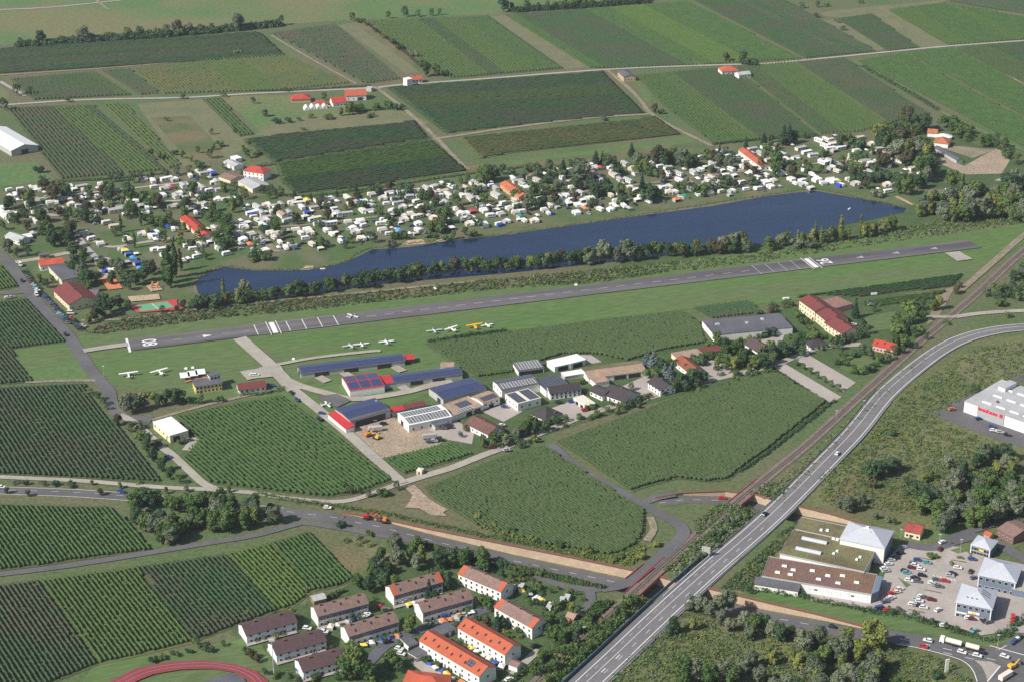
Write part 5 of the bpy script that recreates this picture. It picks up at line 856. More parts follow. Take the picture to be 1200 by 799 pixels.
B_('reception', 'campsite reception with flat orange-red roof', 'reception', (47, 312), (75, 308.5), 11, 4.2, 'gable', .8, WHITE, REDT if False else mat('orange_red_roof', (.5, .09, .045), None, fine=.15), .4, win=(('f', 4, (1.4,)),)); B_('hall', 'long grey flat-roofed wing between two red-roofed buildings', 'wing', (57, 313), (72.5, 329), 14, 4.2, 'flat', 0, CREAM, GREYR, .3, win=(('f', 5, (1.5,)),), trim=LGREYR)
B_('restaurant', 'restaurant with big dark red pitched roof by the car park', 'restaurant', (63, 340), (81, 357), 19, 5, 'gable', 3.6, CREAM, DRED, .8, win=(('f', 6, (1, 3.2)), ('r', 4, (1.2,))), chim=1); B_('annex', 'purplish lean-to roof beside the restaurant', 'annex', (97, 352), (110, 352), 16, 3, 'shed', .8, CREAM, mat('purplish_roof', (.2, .14, .18), None), .2)
B_('kiosk', 'small orange kiosk at the campsite entrance', 'kiosk', (46, 300), (58, 298.5), 4, 3, 'flat', 0, plain('orange_boards', (.55, .22, .07)), GREYR, .3, doors=(('f', .5, 1.2, 2.1),)); B_('house', 'grey-roofed white house by the side road hedge', 'house', (6, 277), (23, 283), 9, 3.4, 'gable', 1.8, WHITE, LGREYR, .5, win=(('f', 4, (1,)),)); B_('shed', 'row of low white sheds at the picture edge', 'shed', (-8, 243), (10, 258), 4, 2.8, 'flat', 0, WHITE, WROOF, .2)
# farms beyond
B_('farmhouse', 'red hip-roofed pavilion at the orchard farm', 'farmhouse', (341.5, 117), (364, 116), 12, 3.4, 'hip', 3.2, TANW, mat('farm_red_tiles', (.42, .065, .045), None, fine=.1), .6); B_('barn', 'orange-roofed barn with white gable at the orchard farm', 'barn', (405, 112.5), (429, 111.5), 13, 5, 'gable', 3.4, WHITE, OTILE, .6, win=(('f', 4, (1.2,)),), doors=(('f', .7, 5, 3),)); B_('farmhouse', 'dark red farmhouse between the greenhouses and the barn', 'farmhouse', (390, 121), (406, 119.5), 12, 4, 'gable', 3.4, WHITE, REDT, .6, win=(('f', 4, (1,)),)); B_('shed', 'low bright red roof beside the white greenhouses', 'shed', (370, 122), (384, 121), 7, 2.8, 'hip', 2, TANW, mat('farm_red_tiles', (.42, .065, .045)), .4)
B_('shed', 'grey van-sized shed at the farm crossroads', 'shed', (428.5, 103), (435, 104), 5, 3.4, 'flat', 0, GREYW, LGREYR, .1)
for i, (x, y, lb) in enumerate(((359, 128, 'white polytunnel furthest from the barn'), (366, 127, 'white polytunnel, second from the orchard side'), (373, 126.5, 'middle white polytunnel in front of the low red roof'), (380, 126, 'white polytunnel nearest the dark red farmhouse'), (393, 123, 'shorter white polytunnel under the dark red farmhouse'), (400, 122, 'white polytunnel beside the farm drive'))):
    b = MB(); b.prism([(-2.6 + 5.2 * k / 8, 3.0 * math.sin(math.pi * k / 8) ** .7 if 0 < k < 8 else 0) for k in range(8, -1, -1)], -5, 5); t = thing('polytunnel', lb, 'greenhouse', g(x, y), R(10)); link('cover', b.mesh('cover', WROOF), t); link('door', MB().box(-.8, .8, -5.06, -5.01, .05, 2).mesh('door', GREYC), t)
B_('house', 'lone white house with orange roof on the farm road', 'house', (478.5, 94.5), (495, 93), 9, 4.2, 'gable', 2.6, WHITE, OTILE, .5, win=(('f', 4, (1, 2.6)),), chim=1); B_('annex', 'white tower-like annex of the lone orange-roofed house', 'annex', (472.5, 92), (477, 94), 6, 7.5, 'flat', 0, WHITE, WROOF, .1)
B_('house', 'tan-walled house with dark roof at the farm crossroads', 'house', (724, 84.5), (731, 91), 12, 4.4, 'gable', 1.6, TANW, GREYR, .3, win=(('f', 3, (1.4,)), ('r', 4, (1.4,)))); B_('farmhouse', 'farmhouse with broad orange hip roof under dark trees', 'farmhouse', (846, 84), (866, 83), 13, 4, 'hip', 3.4, WHITE, OTILE, .6, win=(('f', 4, (1,)),)); B_('annex', 'white annex in front of the orange hip-roofed farmhouse', 'annex', (866, 88.5), (880, 87), 9, 3.8, 'gable', 1.8, WHITE, LGREYR, .3, win=(('f', 3, (1,)),))
B_('stable', 'orange-roofed stable by the riding ground', 'stable', (1094, 167), (1111, 169), 14, 4, 'hip', 3.6, WHITE, mat('stable_tiles', (.42, .15, .07), None), .5); B_('stable', 'small orange and blue-roofed stable in the trees', 'stable', (1087, 156), (1098, 157), 9, 3.6, 'gable', 2.4, WHITE, mat('stable_tiles', (.42, .15, .07)), .4); B_('stable', 'long grey stable roof slanting towards the trees', 'stable', (1094, 173), (1121, 188), 6, 3, 'gable', 1, GREYW, GREYR, .3)
for x, y, r0, h_, lb, m in ((1106, 163, 7, 4.6, 'round white tent beside the orange stable', WROOF), (1107, 233, 5, 8.5, 'pointed white tipi by the end of the lake', WROOF)):
    t = thing('round_tent', lb, 'tent', g(x, y)); n = 12; b = MB()
    if r0 > 6: b.tube((0, 0, 0), (0, 0, 2.6), r0, r0, 14); link('side_wall', b.mesh('side_wall', m), t); b = MB()
    b.tube((0, 0, 2.6 if r0 > 6 else 0), (0, 0, h_), r0 * 1.03, .15, 14); link('canopy', b.mesh('canopy', m), t); link('pole', MB().tube((0, 0, h_ - .2), (0, 0, h_ + .8), .08, .08).mesh('pole', METAL), t)
# terraced houses
SLATE = plain('shaded_slate_cladding', (.16, .17, .25)); GT = 'terraced houses of the estate'
def terrace(lb, A, B, depth, h, rh, wm, rm, n, band=False, **k):
    q = B_('terraced_house', lb, 'terraced house', A, B, depth, h, 'gable', rh, wm, rm, .35, win=(('f', n, (.9, 3.6)), ('r', 1, (3.6,))), doors=[('f', (i + .5) / 4 + .06, 1.1, 2.1) for i in range(4)], group=GT, **k)
    if band: link('shaded_slate_cladding', MB().box(.3, q[1] - .3, -.03, -.005, h - 2.5, h - .12).mesh('shaded_slate_cladding', SLATE), q[0])  # upper-floor cladding; its dark blue also holds the shade under the eaves
    return q
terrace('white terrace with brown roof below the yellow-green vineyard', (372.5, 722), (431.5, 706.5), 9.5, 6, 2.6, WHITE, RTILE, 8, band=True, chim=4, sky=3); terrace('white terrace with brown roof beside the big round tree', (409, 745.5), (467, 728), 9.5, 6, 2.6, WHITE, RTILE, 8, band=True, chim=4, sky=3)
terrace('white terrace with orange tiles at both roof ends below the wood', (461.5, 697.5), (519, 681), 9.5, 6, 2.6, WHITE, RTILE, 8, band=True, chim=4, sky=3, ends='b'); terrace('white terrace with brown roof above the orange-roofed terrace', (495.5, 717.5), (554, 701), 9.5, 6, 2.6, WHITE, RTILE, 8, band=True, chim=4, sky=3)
terrace('white terrace turned towards the allotments with orange roof ends', (537, 672), (587, 693), 9.5, 6, 2.6, WHITE, RTILE, 8, chim=3, ends='b'); terrace('white terrace with bare grey gable closest to the railway', (579.5, 711), (623.5, 735.5), 9.5, 6.4, 2.6, WHITE, RTILE, 7, chim=3, ends='b')
r1, L, W, h = terrace('long white terrace with bright orange roof and a small solar array', (491.5, 750), (561.5, 792), 10.5, 6.6, 2.8, WHITE, OTILE, 9, sky=9, panels=((.74, .84, .12, .40, PANELG),)); terrace('shorter white terrace with bright orange roof next to the lane', (536.5, 735), (591.5, 766.5), 10.5, 6.4, 2.8, WHITE, OTILE, 8, sky=7)
for lb, A, B in (('dark-roofed terrace nearest the reddish vineyard', (289, 744.5), (348, 728)), ('middle dark-roofed terrace between the other two', (324, 767), (382.5, 750.5)), ('dark-roofed terrace closest to the floodlit track and the big tree', (355.5, 787), (407, 772.5))): terrace(lb, A, B, 11, 4.8, 2.6, PALEBLUE, PURT, 6, chim=2)
B_('house', 'broad orange-red roofed house cut by the lower picture edge', 'house', (470, 806), (520, 812), 14, 4.5, 'hip', 3.4, WHITE, mat('brick_red_tiles', (.45, .10, .055), None, fine=.15), .6, win=(('f', 5, (1,)),), chim=1)
for lb, A, B, dp in (('grey flat garage row before the shorter orange terrace', (512, 746), (535, 736), 7), ('grey flat garage beside the long orange terrace', (479, 757), (490, 753), 8), ('white garage with grey roof by the long orange terrace', (478, 764), (488, 770), 7)): B_('garage', lb, 'garage', A, B, dp, 2.7, 'flat', 0, WHITE, GREYR, .15, doors=[('f', t_, 2.4, 2.2) for t_ in (.17, .5, .83)])
B_('shed', 'small brown-roofed shed below the shorter orange terrace', 'shed', (596, 778), (606, 782), 5, 2.8, 'gable', 1, WHITE, RTILE, .2); B_('shed', 'grey-roofed garden shed above the first brown terrace', 'shed', (368, 704), (382, 700.5), 5, 3, 'gable', 1, WOOD, LGREYR, .3); B_('shed', 'small brick shed by the railway shrubs', 'shed', (663, 722), (672, 725), 5, 3, 'gable', 1.2, mat('brick', (.4, .18, .12), None), TANR, .3)
for i, (x, y) in enumerate(((596, 688), (607, 687), (640, 711), (655, 703), (661, 700), (590, 690), (645, 708))): B_('garden_hut', ('white allotment hut beside the terrace gable', 'white allotment hut with dark door near the gable', 'blue-grey allotment hut in the middle gardens', 'white allotment hut nearest the lane bend', 'second white allotment hut from the lane bend', 'low grey allotment hut against the terrace', 'pale allotment hut among the garden shrubs')[i], 'garden hut', (x, y), (x + 5, y + 1), 3, 2.5, 'shed', .5, WHITE if i % 2 == 0 else GREYW, LGREYR, .2, doors=(('f', .5, .9, 1.9),))
# the retail park
r1, L, W, h = B_('supermarket', 'large supermarket hall with mossy green flat roof and white barrel skylights', 'supermarket', (914, 648.5), (1012.5, 670), 40, 6.2, 'flat', 0, WHITE, MOSS, .1, trim=LGREYR, doors=(('r', .5, 10, 3.5),))
for y0 in (8, 19):
    b = MB(); b.prism([(1.3 * math.cos(math.pi * k / 8), 1.3 * math.sin(math.pi * k / 8)) for k in range(9)], 0, 13); b.v = [(6 + y, y0 + x, h + .3 + z) for x, y, z in b.v]; link('barrel_skylight', b.mesh('barrel_skylight', SILV), r1)
parts_on(r1, 'roof_dome', [(24, 10, 1.4, 1.4, .7), (25, 13, 1.4, 1.4, .7), (36, 9, 1.4, 1.4, .7), (37, 12, 1.4, 1.4, .7), (12, 30, 1.6, 1.6, .8), (15, 31, 1.6, 1.6, .8), (20, 24, 1.6, 1.6, .8), (22, 24, 1.6, 1.6, .8)], WROOF, h + .3)
link('cable_duct', MB().box(0.5, L * .62, 26, 26.5, h + .3, h + .6).mesh('cable_duct', LGREYR), r1)
r1, L, W, h = B_('supermarket', 'supermarket front hall with brown mossy roof and white shop doors', 'supermarket', (893, 675), (1021, 696.5), 19, 5.4, 'flat', 0, WHITE, SEDUM, .1, trim=LGREYR, win=(('f', 3, (2.6,)),), wsize=(1.6, .8))
for t_ in (.42, .5, .58, .66, .74, .82, .9): link('loading_door', MB().box(L * t_, L * t_ + 3.6, -.06, -.01, .1, 4.2).mesh('loading_door', PALEBLUE), r1)
parts_on(r1, 'skylight', [(L * t_, W * y_, 2.6, 1.6, .6) for t_, y_ in ((.1, .25), (.22, .25), (.14, .62), (.23, .5), (.4, .62), (.55, .5), (.68, .62), (.48, .25), (.66, .22), (.82, .4))], WROOF, h + .3)
b = MB().add([(-3, -5, 3.6), (L * .36, -5, 3.6), (L * .36, 0, 4.9), (-3, 0, 4.9), (-3, -5, 3.3), (L * .36, -5, 3.3)], [(0, 1, 2, 3), (4, 5, 1, 0)]); link('awning_roof', b.mesh('awning_roof', GREYR), r1); link('porch_wall', MB().box(-2.5, L * .35, -4.5, -.1, 0, 3.3).mesh('porch_wall', WHITE), r1)
link('corner_glazing', MB().add([(L + .1, -.1, 0), (L + 3, 4, 0), (L + 3, W - 1, 0), (L + .1, -.1, h + .5), (L + 3, 4, h + .5), (L + 3, W - 1, h + .5), (L, W - 1, h + .5)], [(0, 1, 4, 3), (1, 2, 5, 4), (3, 4, 5, 6)]).mesh('corner_glazing', STEEL), r1)
def pavilion(lb, A, B, dp, h, rh, bands=True):
    r_, L, W, h = B_('pavilion', lb, 'shop pavilion', A, B, dp, h, 'pyramid', rh, STEEL, SILV, .35, win=(('f', 6, (.6, h - 2.4)), ('l', 4, (.6, h - 2.4))), wsize=(1.6, 1.5)); ro = [c for c in r_.children if c.name.startswith('roof')][0]
    for k in (.42, .52, .62):
        y0, y1 = W * (k - .02), W * (k + .02); t_ = .9
        if bands: link('roof_light', MB().add([(L * .985, y0, h + rh * .03 + .12), (L * .985, y1, h + rh * .03 + .12), (L * .62, y1, h + rh * .76 + .12), (L * .62, y0, h + rh * .76 + .12)], [(0, 1, 2, 3)]).mesh('roof_light', GREYR), ro)
    for x in (.02, .98): link('corner_post', MB().box(L * x - .25, L * x + .25, -.25, -.06, 0, h).mesh('corner_post', PALEBLUE), r_)
    return r_, L, W, h
r2, L, W, h = B_('pavilion', 'silver pyramid-roofed pavilion rising behind the green supermarket roof', 'shop pavilion', (984.5, 631), (1036.5, 642), 19, 9.5, 'pyramid', 4.2, WHITE, SILV, .4, doors=(('r', .5, 8, 4),)); link('entrance_glazing', MB().box(L + .03, L + .3, 2, W - 2, 0, 8.6).mesh('entrance_glazing', STEEL), r2); link('apex_light', MB().box(L / 2 - 1.2, L / 2 + 1.2, W / 2 - 1, W / 2 + 1, h + 4.1, h + 4.8, tx=.5, ty=.4).mesh('apex_light', WROOF), r2)
ro = [c for c in r2.children if c.name.startswith('roof')][0]
for k in (.38, .52): link('roof_light', MB().add([(L * .93, W * k, h + .75), (L * .93, W * (k + .03), h + .75), (L * .6, W * (k + .03), h + 3.55), (L * .6, W * k, h + 3.55)], [(0, 1, 2, 3)]).mesh('roof_light', GREYR), ro)
r3, L, W, h = pavilion('silver-roofed glass pavilion with yellow banner closest to the junction', (1120.5, 705), (1162.5, 713.5), 18, 8, 4)
def banner(r_, x0, x1, z0, z1, m, nm='sign_board', dy=0): link(nm, MB().box(x0, x1, -.32 - dy, -.22 - dy, z0, z1).mesh(nm, m), r_)
banner(r3, L * .36, L * .68, 3.4, 4.7, WHITE); banner(r3, L * .45, L * .57, 3.5, 4.6, plain('yellow_sign', (.8, .6, .02)), 'sign_emblem', .12); banner(r3, L * .04, L * .33, 2.6, 3.3, WHITE); banner(r3, L * .56, L * .68, .6, 2.2, plain('pale_poster', (.7, .5, .5)), 'poster')
for i in range(3): link('roof_window', MB().box(L * (.25 + .13 * i), L * (.25 + .13 * i) + .9, W * .18, W * .18 + 1.4, h + 1.75, h + 2.0).mesh('roof_window', GLASS), r3)
pavilion('silver-roofed pavilion standing behind the one with the yellow banner', (1146.5, 673), (1190.5, 682.5), 18, 7.5, 4)
r4, L, W, h = pavilion('small glass kiosk with silver pyramid roof and yellow sign', (1138, 637.5), (1160.6, 644), 11, 5.2, 2.6, False); banner(r4, L * .42, L * .68, 3.1, 4.0, plain('yellow_sign', (.8, .6, .02)))
B_('annex', 'low flat link building behind the second silver pavilion', 'annex', (1186, 690), (1208, 694), 12, 4, 'flat', 0, STEEL, PAVE, .2); B_('house', 'cream cottage with red roof at the car park entrance', 'house', (1060.5, 621), (1078.5, 625), 9, 4, 'gable', 2.2, CREAM, mat('maroon_tiles', (.3, .06, .045), None), .5, win=(('f', 3, (1,)),), doors=(('f', .4, 1.3, 2.1),)); B_('hall', 'brown brick hall with purplish roof at the access road', 'hall', (1169, 619), (1188, 629), 15, 4.6, 'gable', 1.6, BROWNW, RTILE, .3, win=(('f', 4, (1.4,)),)); B_('shed', 'small orange-roofed hut beside the brown brick hall', 'shed', (1153, 625), (1160, 628), 4, 2.6, 'gable', 1, TANW, OTILE, .3)
r5, L, W, h = B_('diy_store', 'huge white DIY store with red letters on its grey entrance front', 'store', (1130.5, 470), (1262, 516), 42, 7, 'flat', 0, WHITE, LGREYR, .2, doors=(('f', .62, 5, 4), ('f', .8, 5, 4)))
link('entrance_front', MB().box(9, 26.5, -.5, -.05, 0, 7.6).mesh('entrance_front', plain('grey_front', (.36, .37, .38))), r5); x = 9.6
for i, wl_ in enumerate((1.5, 1.9, 1.8, 2.2, 2.0, 1.9)):
    o = 5.1; b = MB(); q = plain('red_lettering', (.65, .02, .05)); b.box(x, x + wl_, -.75, -.52, o, o + .55); b.box(x, x + .6, -.75, -.52, o + .55, o + (2.2 if i in (0, 3) else 1.6)); b.box(x + wl_ - .6, x + wl_, -.75, -.52, o + .55, o + 1.6); b.box(x + .6, x + wl_ - .6, -.75, -.52, o + 1.15, o + 1.6); link('letter', b.mesh('letter', q), r5); x += wl_ + .25
link('emblem', MB().box(23.6, 25.6, -.75, -.52, 5.0, 7.2).mesh('emblem', q), r5)
parts_on(r5, 'skylight', [(8 + 9 * i, 6 + 12 * j, 6, 1.4, .5) for i in range(6) for j in range(3)], WROOF, h + .3); parts_on(r5, 'roof_duct', [(14 + 17 * i, 11 + 9 * (i % 2), 1.5, 1.5, 1.1) for i in range(4)], GREYR, h + .3); B_('hall', 'taller white block at the back of the DIY store', 'hall', (1170, 452), (1178, 455), 12, 9.5, 'flat', 0, WHITE, LGREYR, .2, win=(('f', 1, (6,)),))
# ================================================================ LANDMARKS FOR LABELS
for n, x, y in (('yellow washhouse', 224, 266), ('orange-roofed washhouse', 597, 222), ('white washhouse', 879, 185), ('red hip-roofed house', 296, 200), ('restaurant', 85, 345), ('reception', 60, 308), ('clay court', 130, 333), ('tall poplars', 200, 335), ('pointed tipi', 1107, 232), ('orange stable', 1102, 168),
                ('lake bay', 300, 320), ('sandy beach', 487, 288), ('lake shore bend', 660, 266), ('far lake corner', 955, 224), ('fountain square', 995, 190), ('vineyard-side campsite hedge', 420, 226), ('central campsite lane', 440, 255), ('straight lake shore', 780, 248), ('far campsite hedge', 700, 192), ('looped campsite lane', 120, 224), ('grey-roofed roadside house', 12, 280),
                ('white barn', 20, 170), ('club house', 245, 450), ('cream hall', 199, 505), ('orchard farm', 390, 118), ('lone white house', 486, 92), ('orange farmhouse', 858, 82), ('tan-walled house', 735, 88), ('gravel yard', 450, 515), ('winery', 630, 465), ('wide villa', 720, 462), ('tall villa', 770, 452), ('warehouse', 875, 385), ('guesthouse', 960, 372), ('pink house', 1035, 405),
                ('running track', 240, 780), ('dark-roofed terraces', 350, 760), ('orange-roofed terraces', 545, 760), ('brown-roofed terraces', 460, 712), ('grey-gabled terrace', 600, 725), ('lane bend', 798, 622), ('supermarket', 960, 660), ('yellow-banner pavilion', 1142, 715), ('hindmost silver pavilion', 1168, 680), ('glass kiosk', 1150, 645), ('junction', 1150, 770), ('main road', 200, 584), ('DIY store', 1150, 490),
                ('farm crossroads', 715, 83), ('hedgerow end', 100, 48), ('top meadow', 480, 20), ('dry plot', 210, 150), ('car park hedge', 1080, 730), ('far corner vineyards', 960, 20), ('farm track corner', 20, 108), ('runway end', 1150, 290), ('highway bend', 1060, 440), ('railway crossing', 1100, 372), ('side road', 60, 372)): landmark(n, x, y)
# ================================================================ TREES
many('25,54,10 48,53,18,d 72,51,10 98,50,20,g 130,46,10,s 150,45,14 165,43,13,d 185,42,9,s 195,41,12 208,41,17,g 222,40,13,g 248,37,10,d 280,36,20,g 315,32,8,d 329,30,12,d 413,25,10,d 422,27,8,s 455,22,9 475,20,13,d 490,20,9 506,19,9,d 515,18,8 590,14,20,d')
along([(600, 13), (640, 10), (690, 7), (760, 2)], 9, 'bdsr', 7, 12, 'in the hedge along the far top meadow'); along([(100, 49), (140, 46), (210, 42), (245, 38)], 11, 'sdb', 6, 10, 'in the hedgerow above the long vine strips')
hedge([(20, 56), (100, 50), (200, 42), (250, 38), (330, 30)], 9, 6, LD, 'low dark hedge below the row of trees at the top meadow'); hedge([(600, 14), (680, 9), (760, 3)], 8, 5, LD, 'dense dark hedge along the far top meadow')
many('940,10,8 958,9,8,d 968,8,6,s 958,21,6,t 980,27,5,s 988,36,6,t 1008,4,6,s 430,30,6,s 440,38,6,t 450,45,6,s 460,52,7,s 468,58,7,x 485,67,9,v 500,90,16,d 512,88,14,b 520,90,9,s 495,78,8,s 335,108,6,s 380,118,10 410,135,17,y 400,136,10,y 420,131,10,s 440,128,8,s 455,126,9,s 467,129,8,t 435,138,7,s 385,140,7,s 365,139,6,s 350,142,5,t 325,145,7,t 337,144,7,s 310,137,10,g 297,122,8,d 355,153,5,s 275,156,7,d 290,169,6,s 248,158,7,d 196,142,5,t 20,112,14,d 35,111,9,d 5,130,15,d 80,120,6,t 215,116,6,t 262,114,6,t 279,64,7,v 870,76,16,d 851,73,11,r 880,77,9,t 767,132,11,r 773,134,7,t 708,141,7,t')
many('45,203,9,t 50,211,6,t 140,213,12,d 130,214,11 156,215,13 165,213,11,d 178,212,10,r 195,209,12 208,206,11,d 222,203,10 236,204,8,s 205,182,7,x 190,187,8,s 176,180,7,s 214,186,10 224,190,9,y 232,180,9 246,186,12,d 250,176,9,y 258,172,8,s 285,178,9,y 290,186,12,d 300,182,8,s 232,197,9,s 264,200,9,d 284,206,8,d 318,224,9 322,231,10,d')
many('55,275,19 62,290,19,d 100,262,17,d 90,258,13 112,262,14,d 150,255,12,d 160,236,10,r 185,245,18,r 198,262,15 190,268,12 142,322,19,g 132,315,13,g 178,322,18,r 170,318,14,d 88,315,19,d 95,325,20,d 102,336,18,d 80,318,13 47,334,14,y 54,338,13,d 62,332,10 130,366,19,d 120,372,20,d 140,362,17,d 112,376,16,r 104,380,12,y 150,364,14,d 245,260,15 238,256,12,d 268,281,20,b 260,276,14,b 225,292,12,r 273,250,14,y 281,243,14,d 262,226,13,y 275,233,14,d 287,234,13 240,305,11 262,346,19,q 252,357,13 288,347,20,g 280,350,14,g 230,362,13 215,362,11,r 244,360,11,d 207,366,9,r 190,367,9,d 125,240,13,d 138,232,10 10,246,17,d 22,262,14 30,256,13,d 12,262,13,d 45,252,13,d 10,296,17,g 20,302,13,d 33,300,13,d 26,290,10 4,270,12,d 142,273,21,p 165,265,19,p 158,291,20,p 200,338,49,p 206,326,44,p 195,333,40,p 212,318,26,p 70,250,12,d 78,262,13,d')
many('345,232,10,c 330,230,12 315,234,10 308,226,10,d 395,231,10,c 417,227,12,c 410,224,9 324,273,17 332,280,13,g 384,259,15,r 392,273,10,r 377,291,15 370,286,10,d 411,286,13 405,292,10,d 347,257,6,s 445,232,13,c 445,253,12 455,268,10 460,264,10,d 437,285,14,d 430,280,10 455,291,10,g 462,288,8,d 522,263,21,b 515,258,14 535,242,15,b 501,279,13,g 510,281,9,d 531,281,11,b 525,284,8,s 545,276,10,r 553,278,9,s 540,216,9 565,238,13 558,245,12,d 570,214,22,b 580,212,18,g 563,218,14 588,205,13,d 600,206,11,d 548,214,10 660,205,20,c 652,204,12 670,200,13,d 681,212,27,g 690,220,14,d 626,231,19,b 634,228,13 644,219,19,d 700,232,20,c 695,230,13,d 568,241,15,b 590,236,8')
many('698,194,18,c 706,193,16,c 712,195,15 720,192,9,d 740,184,17,c 748,200,22,g 755,204,18,b 770,193,24,r 778,195,20,d 788,192,20,b 798,195,22,g 806,198,18,b 814,196,16,d 826,188,14 838,190,12,d 752,228,24,c 764,236,20,d 772,235,14,d 737,231,12,g 696,230,16,d 742,232,9 762,207,12,d 784,206,10,d 843,181,11,c 850,180,9 874,174,14,c 895,170,16,c 903,168,11 918,169,22,c 924,170,25,c 930,168,16,d 915,171,14,d 918,202,15,c 942,163,9 836,190,14,r 842,200,12,r 880,217,14,g 886,222,11,d 928,210,16,r 945,204,12,d 936,200,10 967,184,9,s 962,204,11,d 834,203,10,d 975,196,11,c 986,200,9,t 1000,208,12,r 996,206,9,d 1015,222,15,r 1008,216,10,d 1027,231,11,v 1030,186,12,r 1038,196,13,d 1053,227,20,d 1062,229,20 1075,222,18,d 1082,221,16,d 1048,220,14,d 1022,182,10 1070,214,12,d')
cluster([(1015, 165), (1060, 162), (1078, 176), (1094, 212), (1130, 226), (1100, 224), (1066, 204), (1040, 182)], 30, 'bdgrby', 18, 28, 'in the wood beyond the campsite', 7); cluster([(1060, 145), (1085, 150), (1088, 160), (1050, 160)], 10, 'bdr', 13, 22, 'in the trees left of the stables')
cluster([(1110, 150), (1140, 155), (1175, 172), (1200, 190), (1196, 204), (1170, 178), (1120, 166)], 16, 'bds', 9, 16, 'behind the riding ground', 8); cluster([(1095, 240), (1130, 230), (1165, 222), (1200, 212), (1205, 262), (1150, 258), (1100, 266), (1070, 258)], 60, 'bdygbgq', 15, 28, 'in the wood between lake and runway end', 7)
along([(228, 362), (260, 358), (300, 353), (350, 346), (400, 339), (450, 332), (500, 325), (540, 319), (600, 316), (640, 313), (690, 306), (760, 301), (830, 298), (880, 294)], 4.6, 'ddbrdytdb', 12, 19, 'on the bank between lake and runway', 3)
many('708,307,26,g 735,305,27,g 722,308,18,g 690,311,16,g 846,296,20,g 858,294,23,g 868,292,22,g 875,296,14,g 800,302,14,r 818,300,13,r')
along([(900, 294), (930, 288), (970, 284), (1010, 279), (1055, 268)], 6.5, 'yqbgbdq', 11, 19, 'in the row between lake corner and runway', 4); many('955,281,22,q 985,282,29,q 1008,276,24,q 915,288,15,g 940,288,16,y 934,290,13,v 950,291,12,v 962,286,20,q 1020,278,18,y')
scrub('undergrowth', [(95, 390), (150, 372), (240, 360), (340, 352), (450, 342), (560, 330), (700, 318), (760, 312), (780, 320), (700, 332), (600, 338), (480, 350), (360, 364), (240, 375), (120, 392)], 1700, 1.3, 1.5, [LR, LB, LB, LD, REED], 'low russet and green bank scrub between airfield grass and lake trees')
scrub('undergrowth', [(610, 325), (780, 308), (900, 296), (1060, 268), (1200, 240), (1200, 262), (1060, 282), (900, 306), (800, 318), (620, 336)], 1100, 1.4, 1.7, [LG, LB, LD, LY], 'grey-green bank scrub along the far half of the airfield')
tag(hedge([(232, 325), (262, 313), (300, 317), (360, 316), (405, 307), (436, 292), (530, 281), (600, 274), (745, 253), (900, 229), (955, 223), (1000, 231), (1058, 244)], 3.0, .8, LY, 'low reeds and weeds fringing the campsite shore of the lake', den=.5, cat='reeds', name='reeds'), kind='stuff')
# around the airfield and hall
many('148,484,24,g 160,482,22,g 155,476,17,g 168,478,15,d 195,474,20,d 186,476,16,b 205,473,19,b 213,470,14,d 178,466,9,u 170,464,9,u 222,472,9,d 236,471,10,d 258,470,7,s 115,469,12,d 107,463,10 121,474,11,d 125,480,9 138,498,15,r 152,506,12 164,514,12,s 173,518,13,d 172,528,19,d 180,541,19,d 190,552,18,d 200,561,17,d 209,566,13,b 160,502,10,v 212,520,7,s 183,524,9,s 219,508,8,t 118,580,9,r 141,572,9,y 108,568,7,y 8,578,9,r 33,581,8,r 195,578,9,y 219,576,9 240,583,9,d 268,577,11,y 65,569,7,t 84,569,8,t 30,568,7,t 20,567,6,t 50,568,6,t 258,578,8,s 163,567,6,u')
hedge([(284, 463), (310, 461), (335, 455)], 2.5, 2.4, LD, 'dark clipped hedge in front of the low red-roofed bungalow'); hedge([(300, 578), (360, 589), (420, 597), (460, 604), (540, 622), (600, 634), (700, 655)], 3, 2.0, LB, 'long rough hedge along the far side of the main road')
cluster([(145, 596), (200, 588), (330, 602), (335, 612), (250, 628), (182, 643), (158, 618)], 48, 'bbdygbg', 19, 27, 'in the wood between main road and farm lane', 7)
many('402,570,7,s 412,578,10,d 421,578,9 432,582,11,d 445,582,10,d 452,580,9,s 465,574,12,d 405,576,8,s 560,608,8,u 580,616,8,u 600,624,7,s 625,634,8,u 655,640,8,s 690,648,9,u 720,658,8,s 770,640,8,u 752,655,9,u 728,654,7,s')
cluster([(413, 690), (432, 664), (470, 642), (500, 645), (560, 656), (580, 672), (540, 672), (520, 690), (470, 690), (440, 700)], 30, 'bdybgdb', 15, 24, 'in the grove behind the brown terraces', 8); cluster([(395, 625), (430, 634), (445, 650), (430, 668), (415, 670)], 8, 'ssuv', 5, 8, 'in the rough meadow beside the vineyard'); many('400,618,8,t 433,627,7,s 463,640,10,s 480,646,10,d 455,636,7')
along([(x, y + 2.5) for x, y in NEAR if 470 < x < 650], 9, 'sxtx', 6, 10, 'along the near edge of the sunken road', 2); cluster([(600, 655), (650, 662), (720, 675), (690, 684), (640, 672)], 26, 'ssubst', 8, 14, 'between farm lane and retaining wall', 5)
